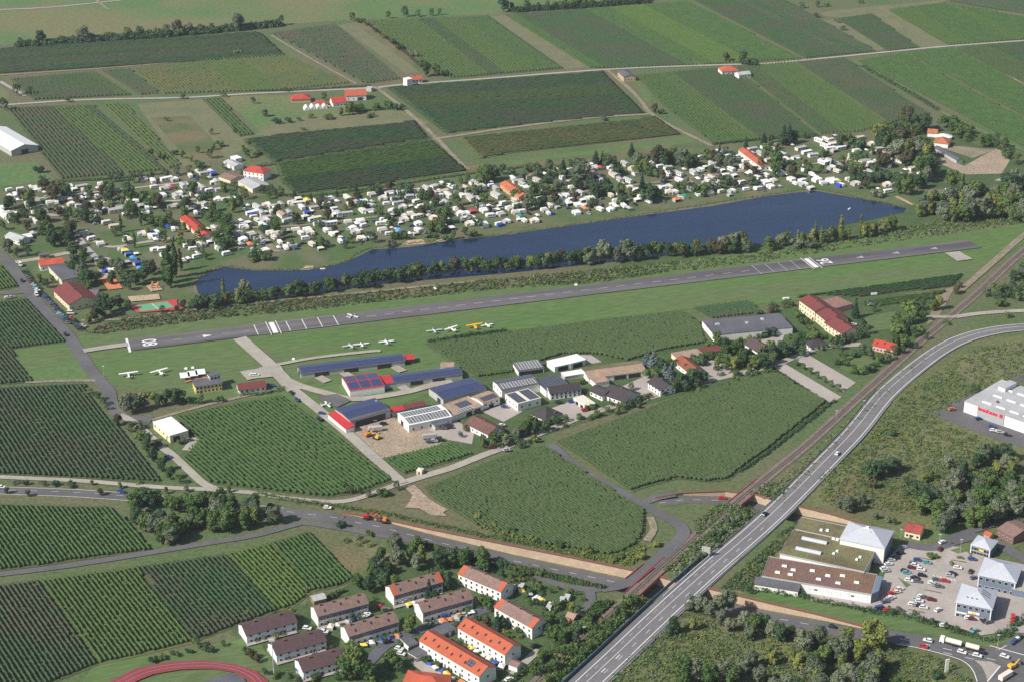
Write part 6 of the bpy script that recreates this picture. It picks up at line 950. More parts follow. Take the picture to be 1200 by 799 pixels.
# the estate
many('418,793,48,b 408,797,34,b 430,797,30,b 480,741,23,b 459,781,24,b 468,788,15,d 503,703,28,c 510,706,17,d 525,690,20,d 515,684,16,d 504,737,14,d 512,736,11,d 414,731,15,d 425,728,12 405,738,9,s 573,716,22,b 565,710,16,b 583,738,25,c 590,736,16,d 571,733,14,r 610,740,9,s 230,757,14,b 238,762,9,t 248,764,8,t 205,768,8,t 180,775,8,t 190,772,7,s 222,764,7,t 262,757,8,d 295,772,13,r 302,776,12,r 290,765,9,s 310,790,10,d 325,793,9,s 340,797,12,d 350,799,9,d 395,797,12,d 371,797,10,s 437,802,13,y 455,806,11,d 645,731,19,b 652,714,15,b 638,722,13,d 670,716,14,y 676,722,12,b 660,734,14,d 648,752,22,b 660,756,20,b 640,742,14,d 635,776,18,b 650,786,18,b 625,792,15,b 610,808,14,b 640,800,14 670,742,12 680,735,12,s 606,760,7,s 596,748,7,s 600,756,6,s 398,694,8,s 388,700,7,s 610,676,9,s 625,684,9,d 600,680,10,d 588,676,12,d 618,680,7 632,692,8,s 645,695,8 665,696,8,u 660,710,9 548,718,8,s 560,726,7,t 534,734,7,t 470,756,7,s 452,748,7,s 492,768,8,s 500,774,7,s 512,780,7,s 524,787,7,s 550,760,6,s 560,768,6,s 575,776,6,u 540,752,6,s')
along([(300, 752), (340, 744)], 7, 'su', 4, 6, 'in the front gardens of the dark terraces'); along([(338, 772), (385, 758)], 7, 'su', 4, 6, 'in the front gardens of the dark terraces'); along([(425, 756), (470, 742)], 8, 's', 4, 6, 'in the front gardens of the brown terraces'); along([(380, 732), (430, 716)], 8, 'st', 4, 6, 'in the front gardens of the brown terraces')
# villas
many('766,431,23,e 757,428,17,e 786,446,23,e 779,440,16,e 774,432,14,d 783,430,12,b 797,455,19,d 810,451,20,d 824,448,16,d 790,459,15,b 803,458,14,d 817,455,12,d 730,480,11,b 724,485,12,y 740,477,10,d 749,474,9,b 756,468,7,s 615,510,20,b 625,509,17,d 606,513,15,g 598,521,10,y 588,516,12,d 578,518,14,b 566,519,12,d 573,512,10,b 640,505,13,d 652,499,12,d 663,494,10,b 584,505,9,d 545,505,10,g 540,512,8,d 697,489,7,s 690,480,8,s 710,482,7,s 715,475,7,s 675,458,7,s 681,450,8,s 690,462,6,s 840,404,16,b 850,415,20,d 858,418,17,b 870,426,20,b 885,431,19,b 896,433,18,d 905,427,16,b 860,433,14,y 878,436,13,y 845,424,13,b 832,408,9,s 848,432,6,s 840,434,6,s 907,421,19,d 918,419,20,d 928,414,17,d 940,417,14,d 914,410,13 932,404,11,b 925,398,8,b 980,404,13,d 990,402,13,c 998,400,12,c 1006,397,14,d 1002,373,24,c 1010,386,14,d 1016,392,12,d 1010,416,13,d 1020,421,15,d 1030,426,15,b 1000,418,9,t 985,428,9,t 1040,423,14,b 1048,416,13,b 975,408,9,b 960,410,8,s 950,388,9,s 942,380,9,s 936,372,9,s 955,395,8,s 965,398,8,s 925,358,9,s 918,362,9,b 905,366,8,x 889,370,8,s 905,360,7,t 988,388,8,d 1014,358,7,s 1024,366,9,d')
for i in range(7): tree('b', 933 + i * 8.2, 428 + i * 5.0, 9, ('small round tree in the paved row, %s from the service road' % (ORD[i] if i else 'first')), 'row of trees between two paved strips')
cluster([(1036, 385), (1060, 372), (1085, 360), (1096, 350), (1100, 362), (1080, 385), (1060, 408), (1048, 408)], 22, 'bdbysc', 11, 18, 'along the railway by the pink house', 6); cluster([(1150, 350), (1200, 315), (1205, 350), (1160, 364)], 16, 'bdgs', 9, 15, 'on the triangle beside the railway', 6); many('1120,345,11,r 1125,338,8,r 1097,357,13,c 1108,380,7,s 1085,398,9,d 1072,408,9,d 1180,372,7,s 1058,414,10,d')
along([(985, 418), (1000, 438), (1018, 436), (1034, 424)], 6, 'dsbt', 7, 11, 'round the lawn beside the railway'); hedge([(905, 431), (935, 450), (972, 473)], 1.5, 1.2, LD, 'thin dark hedge at the end of the broad vineyard'); hedge([(978, 470), (900, 530), (868, 553)], 2, 1.6, LD, 'dark hedge between the broad vineyard and the railway')
hedge([(503, 401), (545, 394.5), (592, 388)], 4, 1.9, LD, 'dark strip of tall foliage between the parked aeroplanes and the vineyard')
# slopes of the railway and the highway
scrub('undergrowth', [(640, 800), (692, 745), (738, 704), (762, 685), (768, 692), (714, 742), (668, 785), (650, 800)], 800, 1.5, 1.9, [LB, LB, LD, LY], 'dense green scrub between railway and highway below the bridges'); scrub('undergrowth', [(775, 668), (812, 637), (900, 562), (925, 572), (850, 632), (815, 662), (800, 676)], 600, 1.3, 1.5, [LB, LD, LG], 'scrub between railway and highway beyond the bridges', per=14)
scrub('undergrowth', [(600, 800), (672, 748), (720, 706), (700, 705), (660, 745), (640, 770), (590, 800)], 700, 1.4, 1.9, [LB, LB, LD, LY], 'green scrub on the estate side of the railway'); scrub('undergrowth', [(560, 618), (640, 642), (720, 660), (740, 662), (760, 640), (745, 640), (715, 652), (640, 640), (570, 616)], 500, 1.1, 1.2, [LB, LY, LY], 'yellow-green weeds along the top of the retaining wall')
scrub('undergrowth', [(590, 656), (650, 667), (720, 682), (700, 684), (664, 681), (634, 670), (598, 659)], 700, 1.3, 1.6, [LB, LD, LY], 'bushy bank between farm lane and sunken road'); scrub('undergrowth', [(x, y - .2) for x, y in NEAR if 440 < x < 725] + [(x, y + 3.2) for x, y in reversed(NEAR) if 440 < x < 720], 1100, 1.3, 2.3, [LR, LB, LD, LB], 'bushy hedge of weeds along the near side of the main road')
scrub('undergrowth', [(812, 610), (850, 587), (880, 592), (845, 603), (818, 628)], 160, 1.2, 1.3, [LB, LY, LG], 'weeds around the lane bend by the railway'); scrub('undergrowth', [(880, 590), (960, 520), (1050, 440), (1110, 396), (1100, 408), (1000, 500), (910, 600)], 300, .9, .7, [LY, LG, REED], 'thin weeds on the bank between railway and highway')
scrub('undergrowth', [(960, 560), (1010, 520), (1060, 460), (1140, 410), (1200, 400), (1200, 440), (1130, 465), (1095, 490), (1190, 530), (1200, 620), (1050, 600), (960, 590)], 2600, 1.7, 1.0, [LB, LY, LG, LB, LY], 'rough scrub covering the waste ground behind the highway', per=12); scrub('undergrowth', [(725, 780), (800, 720), (870, 705), (1000, 740), (1110, 775), (1140, 799), (1130, 830), (700, 830)], 2300, 1.7, 1.0, [LB, LY, LG, LB], 'rough scrub on the waste ground below the sunken road', per=12)
scrub('undergrowth', [(845, 690), (915, 625), (935, 610), (948, 612), (905, 650), (880, 690)], 420, 1.2, 1.2, [LB, LG, LY, LD], 'scrub slope between highway and supermarket')
cluster([(688, 746), (735, 706), (755, 694), (752, 704), (706, 748), (674, 778), (664, 774)], 20, 'bsbyd', 8, 14, 'between railway and highway near the bridges', 6); cluster([(625, 799), (665, 755), (700, 715), (690, 735), (650, 790)], 18, 'bsdby', 9, 16, 'on the estate side of the railway', 6); cluster([(800, 655), (840, 622), (880, 585), (890, 590), (850, 632), (815, 660)], 14, 'svsdt', 6, 10, 'on the slope between railway and highway')
many('985,596,17,g 993,600,21,g 1003,598,17,g 1010,590,14,g 1022,572,13,r 1018,562,22,d 1030,560,24,d 1044,555,21,d 1050,552,17,g 1062,568,11,d 1082,566,13,y 1088,562,14,b 1040,612,9,g 1048,614,9,d 1026,608,9,g 1075,572,9,t 1062,580,7,t 1145,460,10,d 1140,458,8,d 1045,510,8,t 1035,545,9,t')
cluster([(1075, 600), (1090, 585), (1120, 575), (1160, 570), (1205, 570), (1205, 600), (1150, 620), (1100, 624), (1085, 615)], 42, 'gbgbdg', 20, 30, 'in the thicket above the access road', 7); cluster([(1100, 545), (1140, 520), (1160, 525), (1205, 555), (1205, 570), (1120, 572), (1095, 570)], 20, 'gybdy', 13, 22, 'in the thicket below the DIY store', 8)
many('790,742,22,d 783,745,14,d 812,738,18,y 822,718,24,g 832,722,20,g 842,716,22,g 853,712,25,g 855,740,18,g 845,728,16,g 872,738,24,g 884,742,26,b 893,740,24,d 878,750,18,g 905,745,22,g 915,752,24,d 925,748,18,d 818,706,13,v 806,714,10,v 870,790,22,g 880,782,24,g 890,799,22,g 905,779,20,y 900,770,16,y 935,786,24,y 928,776,18,y 945,794,18,r 800,800,32,b 812,796,28,g 830,802,30,b 845,798,30,g 858,802,26,b 905,812,22,g 922,806,20,g 935,812,20,d')
cluster([(940, 755), (985, 738), (1010, 742), (1030, 752), (1030, 799), (1020, 815), (950, 815)], 26, 'gbgygb', 20, 30, 'in the grove beside the sunken road', 9); cluster([(1010, 770), (1060, 775), (1100, 790), (1090, 815), (1020, 815)], 12, 'stvs', 6, 11, 'in the rough grass beside the junction'); many('1018,760,42,y 1028,762,36,y 878,695,13,d 868,692,12,d 935,696,10,d 942,700,8,d 900,692,7,t 915,695,7,t')
hedge([(886, 690), (940, 700), (1000, 712), (1020, 715)], 3, 2.0, LD, 'dark hedge in front of the supermarket'); hedge([(1010, 716), (1060, 722), (1100, 733), (1150, 748), (1172, 750)], 3.4, 2.2, LD, 'long dark hedge at the lower edge of the car park'); hedge([(1174, 746), (1190, 734), (1206, 722)], 4, 2.6, LD, 'short dark hedge beside the junction road')
many('1052,718,10,d 1045,720,9,d 1071,721,8,b 1092,731,8,d 1108,737,10,d 1122,742,10,d 1138,739,5,y 1042,716,8,b 1080,728,7,b 1115,663,7,b 1137,655,5,s 1093,655,8,s 1088,652,6,s 1096,687,6,s 1125,655,5,s')
hedge([(30, 318), (55, 350), (95, 388)], 2.5, 1.8, LD, 'dark hedge between car park and side road'); hedge([(222, 206), (330, 230), (420, 224), (540, 206), (620, 196)], 2.5, 2.2, LB, 'long hedge between campsite and vineyards'); hedge([(60, 214), (120, 211), (200, 204)], 2.5, 2.2, LD, 'hedge between campsite and the striped vineyard'); hedge([(300, 196), (345, 190), (420, 178), (505, 164)], 3, 2.5, LD, 'dark bushy hedge along the lower edge of the dark vineyard')
hedge([(1010, 78), (1060, 106), (1100, 130)], 4, 2.2, LD, 'overgrown ditch hedge along the grassy lane'); hedge([(430, 28), (470, 58), (500, 84)], 3, 1.8, LR, 'brown hedge between furrows and green vineyard'); hedge([(835, 170), (900, 164), (960, 160)], 2.5, 2, LD, 'hedge between campsite and the green vineyards')
hedge([(300, 107), (345, 107), (400, 103), (435, 101)], 2.5, 1.8, LD, 'dark hedge behind the orchard farm'); hedge([(408, 131), (440, 130), (475, 126)], 2.5, 2, LD, 'dark hedge in front of the orchard farm'); hedge([(195, 460), (225, 472), (262, 470)], 2, 1.5, LD, 'small hedge in front of the club house')
# ================================================================ THE CAMPSITE
camp(0, 190, '90,265 195,262 150,320,m 250,355 310,280,m 335,255 390,268 430,245 500,262,m 480,290 545,285 605,250,m 665,235 765,240,m 780,270 825,215,c 955,215 590,350,m 530,385 765,345 680,395 755,415,m 840,395,m 575,440 260,415,m 325,445 335,475 340,560,m 915,335 980,390,m 1110,375,c 920,478,m 1080,460,M 1000,575 1075,610,m 20,440 60,490 80,530 560,690 615,668,p 655,712,p 705,755,p 630,740 680,785 860,725 945,770 790,675 260,705 1185,730 470,385 430,330,c 120,430,c 480,440,c')
camp(150, 180, '145,245 235,265,m 360,245,m 450,245 245,320 345,330,m 410,320,red 520,310,m 585,215 640,235,c 720,195,m 800,195,blue 660,305 610,330 640,380,m 495,375 450,410,m 765,355 830,275,m 870,345,m 925,440 960,450 850,435 585,490,M 710,475,M 415,500,m 635,560 335,400 30,420,m 80,450 60,485 180,515 185,555 330,655 370,690,blue 425,715 150,760 270,750 210,790 880,605,m 1095,520,c 1160,565 1180,600 995,695 960,665 1080,690 1050,765 1155,760 800,710 790,785 360,370,c 700,330,m 560,340,c')
camp(280, 210, '70,285,c 175,270,m 120,325,m 215,325,m 250,370,m 170,390 260,395 35,430 75,455 225,440,m 275,250 330,265,m 395,245,m 350,310,m 410,345,M 470,320,m 460,390,m 500,225 560,235,m 640,205,yellow 590,270,m 640,320,blue 710,275,m 765,200,M 850,190 825,245 895,290 935,335,m 1010,330,m 1020,180,m 1060,230,m 1160,220 25,520 115,520 55,570 175,560 210,605 105,620,orange 145,690,teal 260,675 205,700 295,510 330,555 385,600 440,650 500,620 545,650,c 535,480 580,515 640,475 680,510 625,560 685,620 755,425,m 865,420,m 815,490 870,525 950,590 800,610,c 1025,405 1080,460 1110,500 1140,395 1165,565 710,380,m 350,520 405,560,c 600,600,c 100,560,c 20,650,c 240,640,c')
camp(420, 200, '125,225 65,295 110,335 40,380,m 100,390,m 290,215,m 420,200,m 475,250,m 245,265 265,315 355,270,m 370,310,m 530,195,m 585,245,m 545,295 640,170,m 730,160,m 710,215,m 740,245,m 795,205,m 845,240,m 700,315 590,340 820,305,m 870,150,m 1000,165,m 1050,205,m 1000,240,m 1060,265,M 1090,120,m 1165,160,m 330,380 430,345 430,430 445,465 490,410 555,435,m 655,400 715,380 715,445 730,480,orange 495,515,c 575,500 385,570,sky 240,465 215,505 265,500 225,560 295,595 45,640 25,480 50,520 10,580 795,535 690,550,c 930,365 975,370 965,405 1020,410 1010,455 1065,450 1040,500 1165,510 1140,340 1175,375 1075,390,red 555,565 620,610,c 350,520,c 140,470,c 900,480,c')
camp(550, 170, '60,365,m 125,395 205,385 250,415,m 260,480,M 20,455,m 75,440,blue 40,510,m 410,320,m 455,350,m 500,375,m 570,300,M 640,290,m 640,340,m 520,400 720,415,M 800,405,m 850,305,m 785,270 945,245 930,355,m 960,400 1120,230,m 1120,280,m 1170,215 1140,310 560,515 665,510 640,570 710,540 750,575 700,610 740,645 840,490 905,475 890,530 965,520 1045,455,m 1110,510 1180,565 1015,560 930,590,c 1000,635 1085,605,orange 320,550 420,530 465,570,m 370,595 435,635 495,630 100,575 150,615 200,670 290,650 25,690 20,745 130,750 275,745 360,720 515,715 625,715 480,675,green 600,700,c 300,600,c 560,640,c 1120,640,c')
camp(690, 160, '20,310,m 60,300 110,300,red 215,290,m 40,360,m 95,390 20,395 145,430,m 250,325,m 240,365,M 290,410,m 370,420,m 340,265,m 425,305 465,350,M 600,240 665,290 740,300,m 735,355,m 845,355,m 930,260 985,345,m 1050,320 1055,205 1165,270,m 1180,300 850,415,m 940,435,tan 915,425,tan 1090,400,m 1150,395,m 1110,435 1180,465 650,480 700,490 755,480 745,525 810,525 945,500 1045,485 1020,550 1120,535 900,570,teal 825,600,orange 190,500,m 225,495 205,560 290,540 255,605 70,645 105,690 215,685 325,655 385,485 440,515 495,570 560,615 435,635,c 705,610,c 15,590 700,430,c 330,380,c')
camp(830, 145, '100,270 190,310 215,345 270,320 35,385,m 75,430,m 210,430,m 325,405 350,360 410,245,m 490,285,m 540,220,m 620,255,m 700,295,m 740,345,m 570,345,m 815,325,m 860,240,m 920,275,m 980,305,m 600,435,m 410,455 470,450 455,510 540,490 605,535 530,550 575,590 475,615 170,490 35,510,m 20,550 85,550 65,585 15,660 120,640 230,635 255,555 315,560 355,620 695,470 770,520 815,565 890,540 905,575 890,415 920,445 970,480 1030,530 1075,560 1140,530,m 1040,165,m 1110,155,m 1165,190,m 1095,210,m 1070,370,m 1140,360,m 1165,420 1195,550 650,450,c 520,620,c 1130,450,c 340,380,c')
camp(970, 145, '30,155 50,205 120,235,m 160,150,red 200,150 235,185,m 260,220,m 265,260 300,140,m 420,190 20,240,m 490,245,m 520,290,M 610,325,m 670,355,m 20,355 45,410 85,450 230,370,m 340,360,M 330,420,m 395,460,m 460,505,m 550,375,m 560,505 570,575 565,640 25,535 90,545,yellow 125,580 200,525 270,565 720,490,M 800,430,m 885,475 915,510 560,400 780,515 500,430,c 540,440,c 340,280,c')
camp(120, 240, '500,430 560,430 590,480 525,395,c 750,340 800,390 850,420 910,385 745,530 895,490 1040,330 1090,370 1100,410 1165,465 30,530 70,570 60,620 110,630 250,470,blue 290,510,sky 330,555,blue 365,600,sky 215,440,yellow 235,335 485,300')
seen = list(CL); extra = 0
for _ in range(4000):                                    # the pavilions, awnings and cars between the pitches
    if extra >= 210: break
    x, y = rng.choice(CL); x += rng.uniform(-13, 13); y += rng.uniform(-5, 5)
    if any(abs(x - q) + 2 * abs(y - s) < 7.5 for q, s in seen) or y > 330: continue
    seen.append((x, y)); extra += 1; an = R(-62 + rng.uniform(-9, 9) + rng.choice((0, 90))); p = g(x, y) + Vector((0, 0, .12))
    if extra % 4 == 0: cc = rng.choice(['black', 'grey', 'silver', 'white']); auto(inst(CARS[cc], None, 'car', p, an, 1.0), cc + ' car between caravans')
    else: k = rng.choice(['white', 'white', 'grey', 'cream']); auto(inst(TENT[k], None, 'tent', p, an, rng.uniform(.7, 1.2), 'tents on the lakeside campsite'), k + ' canopy tent')
for (x0, y0), (x1, y1), n in (((312, 765), (356, 752), 6), (346, 789) and ((348, 788), (390, 774), 6), ((385, 737), (434, 722), 6), ((420, 760), (470, 745), 5), ((474, 712), (520, 699), 5), ((508, 733), (556, 718), 6), ((500, 778), (548, 806), 7), ((548, 758), (590, 784), 6), ((600, 690), (650, 710), 6)):
    for i in range(n):
        u = (i + rng.uniform(.2, .8)) / n; k = rng.choice(['white', 'cream', 'white', 'grey', 'orange', 'blue', 'yellow']); x = x0 + (x1 - x0) * u; y = y0 + (y1 - y0) * u + rng.uniform(-1, 1)
        auto(inst(dict(TENT[k], name='garden_canopy'), None, 'awning', g(x, y) + Vector((0, 0, .1)), rng.uniform(0, 3), rng.uniform(.5, .8), 'garden canopies of the estate'), k + ' garden canopy')
for i, (A, B, dp) in enumerate((((289, 757), (348, 741), 5), ((324, 779), (382, 762.5), 5), ((355, 799), (407, 785), 5), ((372, 738), (431, 722), 5), ((409, 761), (467, 744), 5), ((461, 713), (519, 697), 5), ((495, 733), (554, 717), 5))): ribbon('garden_path', [A, B], 2.2, PAVE)
t = thing('obelisk', 'white stone pillar on the campsite square', 'monument', g(994, 188)); link('shaft', MB().box(-.8, .8, -.8, .8, .5, 6, tx=.35, ty=.35).mesh('shaft', WHITE), t); link('plinth', MB().box(-2.5, 2.5, -2.5, 2.5, 0, .5).mesh('plinth', TANR), t)
t = thing('bouncy_castle', 'orange and red play castle on the sand court', 'play castle', g(182, 338)); link('base_cushion', MB().box(-2.5, 2.5, -2.5, 2.5, 0, .8).mesh('base_cushion', YELC), t)
for x in (-2, 2):
    for y in (-2, 2): link('turret', MB().tube((x, y, .8), (x, y, 3.4), .6, .5, 8).tube((x, y, 3.4), (x, y, 4.4), .7, .05, 8).mesh('turret', ORAC), t)
for i, (x, y, lb) in enumerate(((378, 316, 'tiny white boat in the lake bay'), (995, 246, 'tiny white boat near the lake corner'), (510, 339, 'small white boat by the wooded bank'))):
    t = thing('rowing_boat', lb, 'boat', g(x, y) + Vector((0, 0, .3)), i); link('hull', MB().prism([(-1.8, .5), (-1.5, 0), (1.2, 0), (2, .55)], -.6, .6).mesh('hull', COAT), t); link('seat', MB().box(-.3, .1, -.55, .55, .51, .56).mesh('seat', WOOD), t)
for poly, n, kk, h0, h1, wh in (([(0, 240), (60, 215), (140, 228), (120, 260), (100, 290), (20, 300)], 34, 'bdr', 12, 20, 'among the caravans of the upper lanes'), ([(110, 225), (230, 222), (280, 240), (260, 300), (190, 310), (120, 290)], 36, 'bdybds', 10, 19, 'among the caravans round the yellow washhouse'), ([(80, 290), (150, 310), (170, 330), (110, 372), (85, 330)], 20, 'bdgd', 13, 20, 'in the shady corner behind the restaurant'),
        ([(280, 245), (420, 228), (440, 280), (350, 300), (290, 310)], 22, 'bdrst', 7, 14, 'among the caravans near the lake bay'), ([(430, 225), (560, 212), (590, 250), (560, 278), (440, 285)], 34, 'bdrst', 8, 15, 'among the caravans by the sandy beach'), ([(600, 200), (760, 190), (780, 235), (640, 258), (600, 250)], 40, 'bdrgst', 8, 17, 'among the caravans of the middle lanes'), ([(770, 190), (860, 180), (960, 165), (970, 205), (880, 218), (780, 238)], 36, 'bdrgst', 8, 16, 'among the caravans round the white washhouse'), ([(960, 165), (1020, 175), (1090, 215), (1060, 225), (980, 215)], 20, 'bdrst', 9, 17, 'among the caravans by the far lake corner')): cluster(poly, n, kk, h0, h1, wh, 5)
cluster([(262, 722), (345, 712), (400, 690), (430, 700), (560, 672), (600, 690), (620, 740), (600, 790), (520, 799), (430, 799), (310, 799), (330, 760)], 70, 'sstux', 4, 7, 'in the gardens of the estate', 5); cluster([(590, 672), (640, 686), (690, 697), (672, 730), (630, 720), (600, 700)], 30, 'ssutb', 5, 10, 'in the allotments behind the gables', 5)
cluster([(560, 516), (600, 506), (650, 488), (665, 492), (610, 520), (570, 530)], 16, 'dbgys', 9, 16, 'in the tall hedge between winery and lane', 5); cluster([(820, 408), (900, 405), (920, 420), (860, 436), (835, 436)], 18, 'dbby', 11, 18, 'round the villas below the warehouse', 5)
cluster([(560, 520), (640, 500), (760, 462), (900, 425), (905, 436), (700, 492), (610, 526)], 34, 'sstub', 5, 9, 'in the front gardens along the service road', 4); cluster([(690, 465), (760, 440), (900, 385), (1000, 390), (1060, 390), (1000, 415), (900, 425), (760, 470)], 36, 'dbsst', 7, 14, 'in the villa gardens', 6)
# ================================================================ VEHICLES
G_ = 'parked cars'
for c, x, y in (('silver', 1058, 643), ('black', 1055, 650), ('white', 1044, 658), ('black', 1049, 656), ('white', 1036, 668), ('silver', 1038, 671), ('white', 1041, 663)): car(c, x, y, ang=15)
for c, x, y in (('blue', 1075, 658), ('teal', 1086, 661), ('grey', 1070, 662), ('white', 1072, 664), ('maroon', 1068, 667), ('white', 1079, 669), ('black', 1060, 671), ('teal', 1062, 673), ('white', 1065, 682), ('black', 1072, 679), ('black', 1080, 676), ('grey', 1075, 683), ('silver', 1070, 678),
                ('white', 1122, 667), ('black', 1116, 674), ('silver', 1113, 676), ('grey', 1097, 681), ('white', 1092, 685), ('red', 1107, 682.5), ('silver', 1095, 687), ('blue', 1139, 657), ('grey', 1100, 689)): car(c, x, y, ang=-14 + rng.uniform(-4, 4))
for c, x, y in (('white', 1080, 701), ('grey', 1083, 702), ('silver', 1074, 704), ('white', 1077, 706), ('maroon', 1091, 704.5), ('white', 1069, 710), ('silver', 1073, 711), ('black', 1078, 712), ('white', 1082, 713.5)): car(c, x, y, ang=-14 + rng.uniform(-4, 4))
for c, x, y in (('white', 1054, 692), ('orange', 1050, 694), ('red', 1045, 697), ('white', 1044, 702), ('silver', 1041, 704), ('grey', 1037, 707), ('white', 1051, 695.5)): car(c, x, y, ang=18)
for c, x, y, a in (('white', 1099, 716.5, 40), ('blue', 1030, 714, 20), ('red', 1040, 717, -10), ('black', 1137, 671.5, 60), ('grey', 1141, 679, 20), ('white', 1135, 726, -8), ('maroon', 1139, 727, -8), ('black', 1155, 730, 20), ('grey', 1158, 731, 20), ('teal', 1143, 741, 30), ('black', 1148, 719, 10), ('red', 1186, 729, 80), ('white', 1106, 735, -10)): car(c, x, y, ang=a)
for c, x, y, d_, lk in (('red', 1082, 759.5, (1100, 764), 'red car driving towards the junction'), ('white', 1087, 752.5, (1072, 749), 'white car driving away from the junction'), ('white', 1127, 766, (1140, 770), 'white car waiting'), ('white', 1145, 770, (1158, 773), 'white car waiting in the next lane'), ('black', 1150, 766.5, (1162, 769), 'black car waiting'), ('white', 1177, 771, (1190, 775), 'white car crossing'), ('blue', 1188, 754, (1178, 760), 'dark blue car queueing'), ('green', 1194, 749, (1184, 756), 'green car queueing'), ('white', 1191, 751.5, (1181, 758), 'white car queueing'),
                     ('white', 1104, 637, (1116, 632), 'white car on the access road'), ('maroon', 1101, 645, (1104, 638), 'dark red car leaving the car park'), ('black', 896, 604, (905, 596), 'black car on the highway'), ('white', 981, 533, (990, 522), 'white car on the highway'), ('blue', 142, 577.5, (155, 579), 'dark car on the main road'), ('white', 2, 572.5, (14, 573), 'white car at the road end'), ('black', 318, 594, (330, 596), 'black car on the main road'), ('black', 77, 394, (82, 401), 'black car on the side road')): car(c, x, y, d=d_, look=lk)
car('blue', 1031, 715, ang=20, van=True); car('red', 1187, 726, ang=80, van=True); car('white', 43, 347.5, d=(48, 356), van=True)
for i in range(16):
    x = 28 + i * 1.0 + (i > 4) * 0; 
for c, x, y in zip('black grey maroon silver teal white black'.split(), (29, 33, 37, 40, 42, 44, 46), (321, 327, 332, 336, 339, 342, 345)): car(c, x, y, d=(x + 6, y + 1.5))
for i, c in enumerate('blue black blue grey black blue black blue teal grey'.split()): car(c, 53 + i * 2.4, 349 + i * 2.7, d=(60 + i * 2.4, 350 + i * 2.7))
for c, x, y in (('silver', 70, 370), ('blue', 75, 376), ('red', 84, 375), ('black', 88, 378), ('blue', 91, 383), ('grey', 80, 380), ('black', 95, 386), ('silver', 98, 384)): car(c, x, y, d=(x + 6, y + 1))
car('white', 83, 369, d=(90, 369), van=True); car('black', 26, 331, d=(31, 339)); car('white', 9, 351, d=(16, 350), look='white car on the grass verge'); car('silver', 14, 350, d=(21, 349)); car('white', 24, 312.5, d=(27, 318), van=True)
for c, x, y, a in (('black', 342, 462, -60), ('blue', 348, 470, -60), ('blue', 377, 486, -10), ('black', 374, 493, -60), ('blue', 197, 537, -10), ('blue', 318, 453, 0), ('white', 296, 441, 10), ('white', 300, 441, 10), ('grey', 222, 517, 20), ('black', 425, 497, 0), ('silver', 437, 494, 10), ('black', 449, 498, 30), ('silver', 509, 518, 0), ('black', 516, 517, 0), ('grey', 503, 519, 10), ('maroon', 576, 526, 15), ('black', 560, 484, 0), ('blue', 591, 478, -10), ('white', 588, 500, 20), ('silver', 594, 529, 15), ('red', 685, 482, 20), ('blue', 669, 472, 0), ('black', 655, 473, 0), ('grey', 520, 503, 0), ('black', 527, 502, 0), ('black', 820, 428, -20), ('blue', 1022, 358, 20), ('black', 454, 754, 20), ('white', 468, 762, -20), ('white', 470, 768, -20), ('grey', 460, 748, 20), ('red', 446, 713, -20), ('grey', 452, 716, 20), ('white', 430, 722, 30), ('silver', 476, 706, 30), ('white', 384, 600 - 3.5, -10), ('white', 360, 738, -15), ('white', 380, 742, -15), ('silver', 545, 722, 20), ('yellow', 539, 723, 20), ('blue', 522, 724, 20), ('white', 597, 798, 30), ('black', 627, 759, 30), ('blue', 1162, 501, -15), ('white', 1164, 506, -15), ('blue', 1146, 492, 20), ('silver', 1172, 508, -15), ('black', 1180, 511, -15), ('orange', 1115, 481, 20), ('white', 384, 126.5, 10), ('blue', 424, 127, 0), ('white', 410, 131, 0), ('white', 1000, 382, 0), ('silver', 1020, 359, 20)): car(c, x, y, ang=a)
car('black', 976, 735, d=(990, 739), look='dark car in the sunken road', zz=-1.7); car('red', 846, 584, d=(856, 584), look='red car in the curved slip road', zz=-2.4)
# tank lorry with trailer
def lorry():
    t = thing('tank_lorry', 'long white tank lorry with trailer leaving the junction', 'lorry', g(1106, 753.5) + Vector((0, 0, .45))); q = g(1127, 759) - g(1106, 753.5); t.rotation_euler = (0, 0, math.atan2(q.y, q.x))
    link('cab', MB().box(-2, .2, -1.2, 1.2, .5, 3.2, tx=.15, ty=.08).mesh('cab', COAT), t); link('windscreen', MB().box(-2.06, -1.9, -1.05, 1.05, 1.7, 2.8, tx=.02).mesh('windscreen', GLASS), t)
    for x0, x1 in ((.8, 8.2), (10.2, 16.4)): link('tank', MB().tube((x0, 0, 2.1), (x1, 0, 2.1), 1.22, 1.22, 14).mesh('tank', CREAMC), t); link('chassis', MB().box(x0, x1, -.9, .9, .6, 1.0).mesh('chassis', DARK), t)
    link('drawbar', MB().box(8.2, 10.2, -.1, .1, .7, .9).mesh('drawbar', DARK), t)
    for nm, me, lc in wheels((-1.2, 4.5, 5.8, 11.3, 14.6), (-1.05, 1.05), .5, .3): link(nm, me, t, lc)
lorry()
def digger(x, y, m, lb, rz):
    t = thing('excavator', lb, 'excavator', g(x, y) + Vector((0, 0, .3)), rz)
    for s in (-1, 1): link('track', MB().prism([(-1.8, .15), (1.8, .15), (2.1, .5), (1.8, .9), (-1.8, .9), (-2.1, .5)], s * 1.1 - .3, s * 1.1 + .3).mesh('track', TYRE), t)
    link('body', MB().box(-2, 1, -1.2, 1.2, .95, 2.3, tx=.1, ty=.05).mesh('body', m), t); link('cab', MB().box(.1, 1.5, .2, 1.2, 1.0, 2.9, tx=.1, ty=.05).mesh('cab', GLASS), t)
    link('arm', MB().tube((1, -.2, 1.6), (3.6, -.2, 4.0), .3, .22, 6).tube((3.6, -.2, 4.0), (5.4, -.2, 1.8), .24, .16, 6).mesh('arm', m), t); link('bucket', MB().box(5.0, 6.0, -.7, .3, .9, 1.8, tx=.2).mesh('bucket', DARK), t)
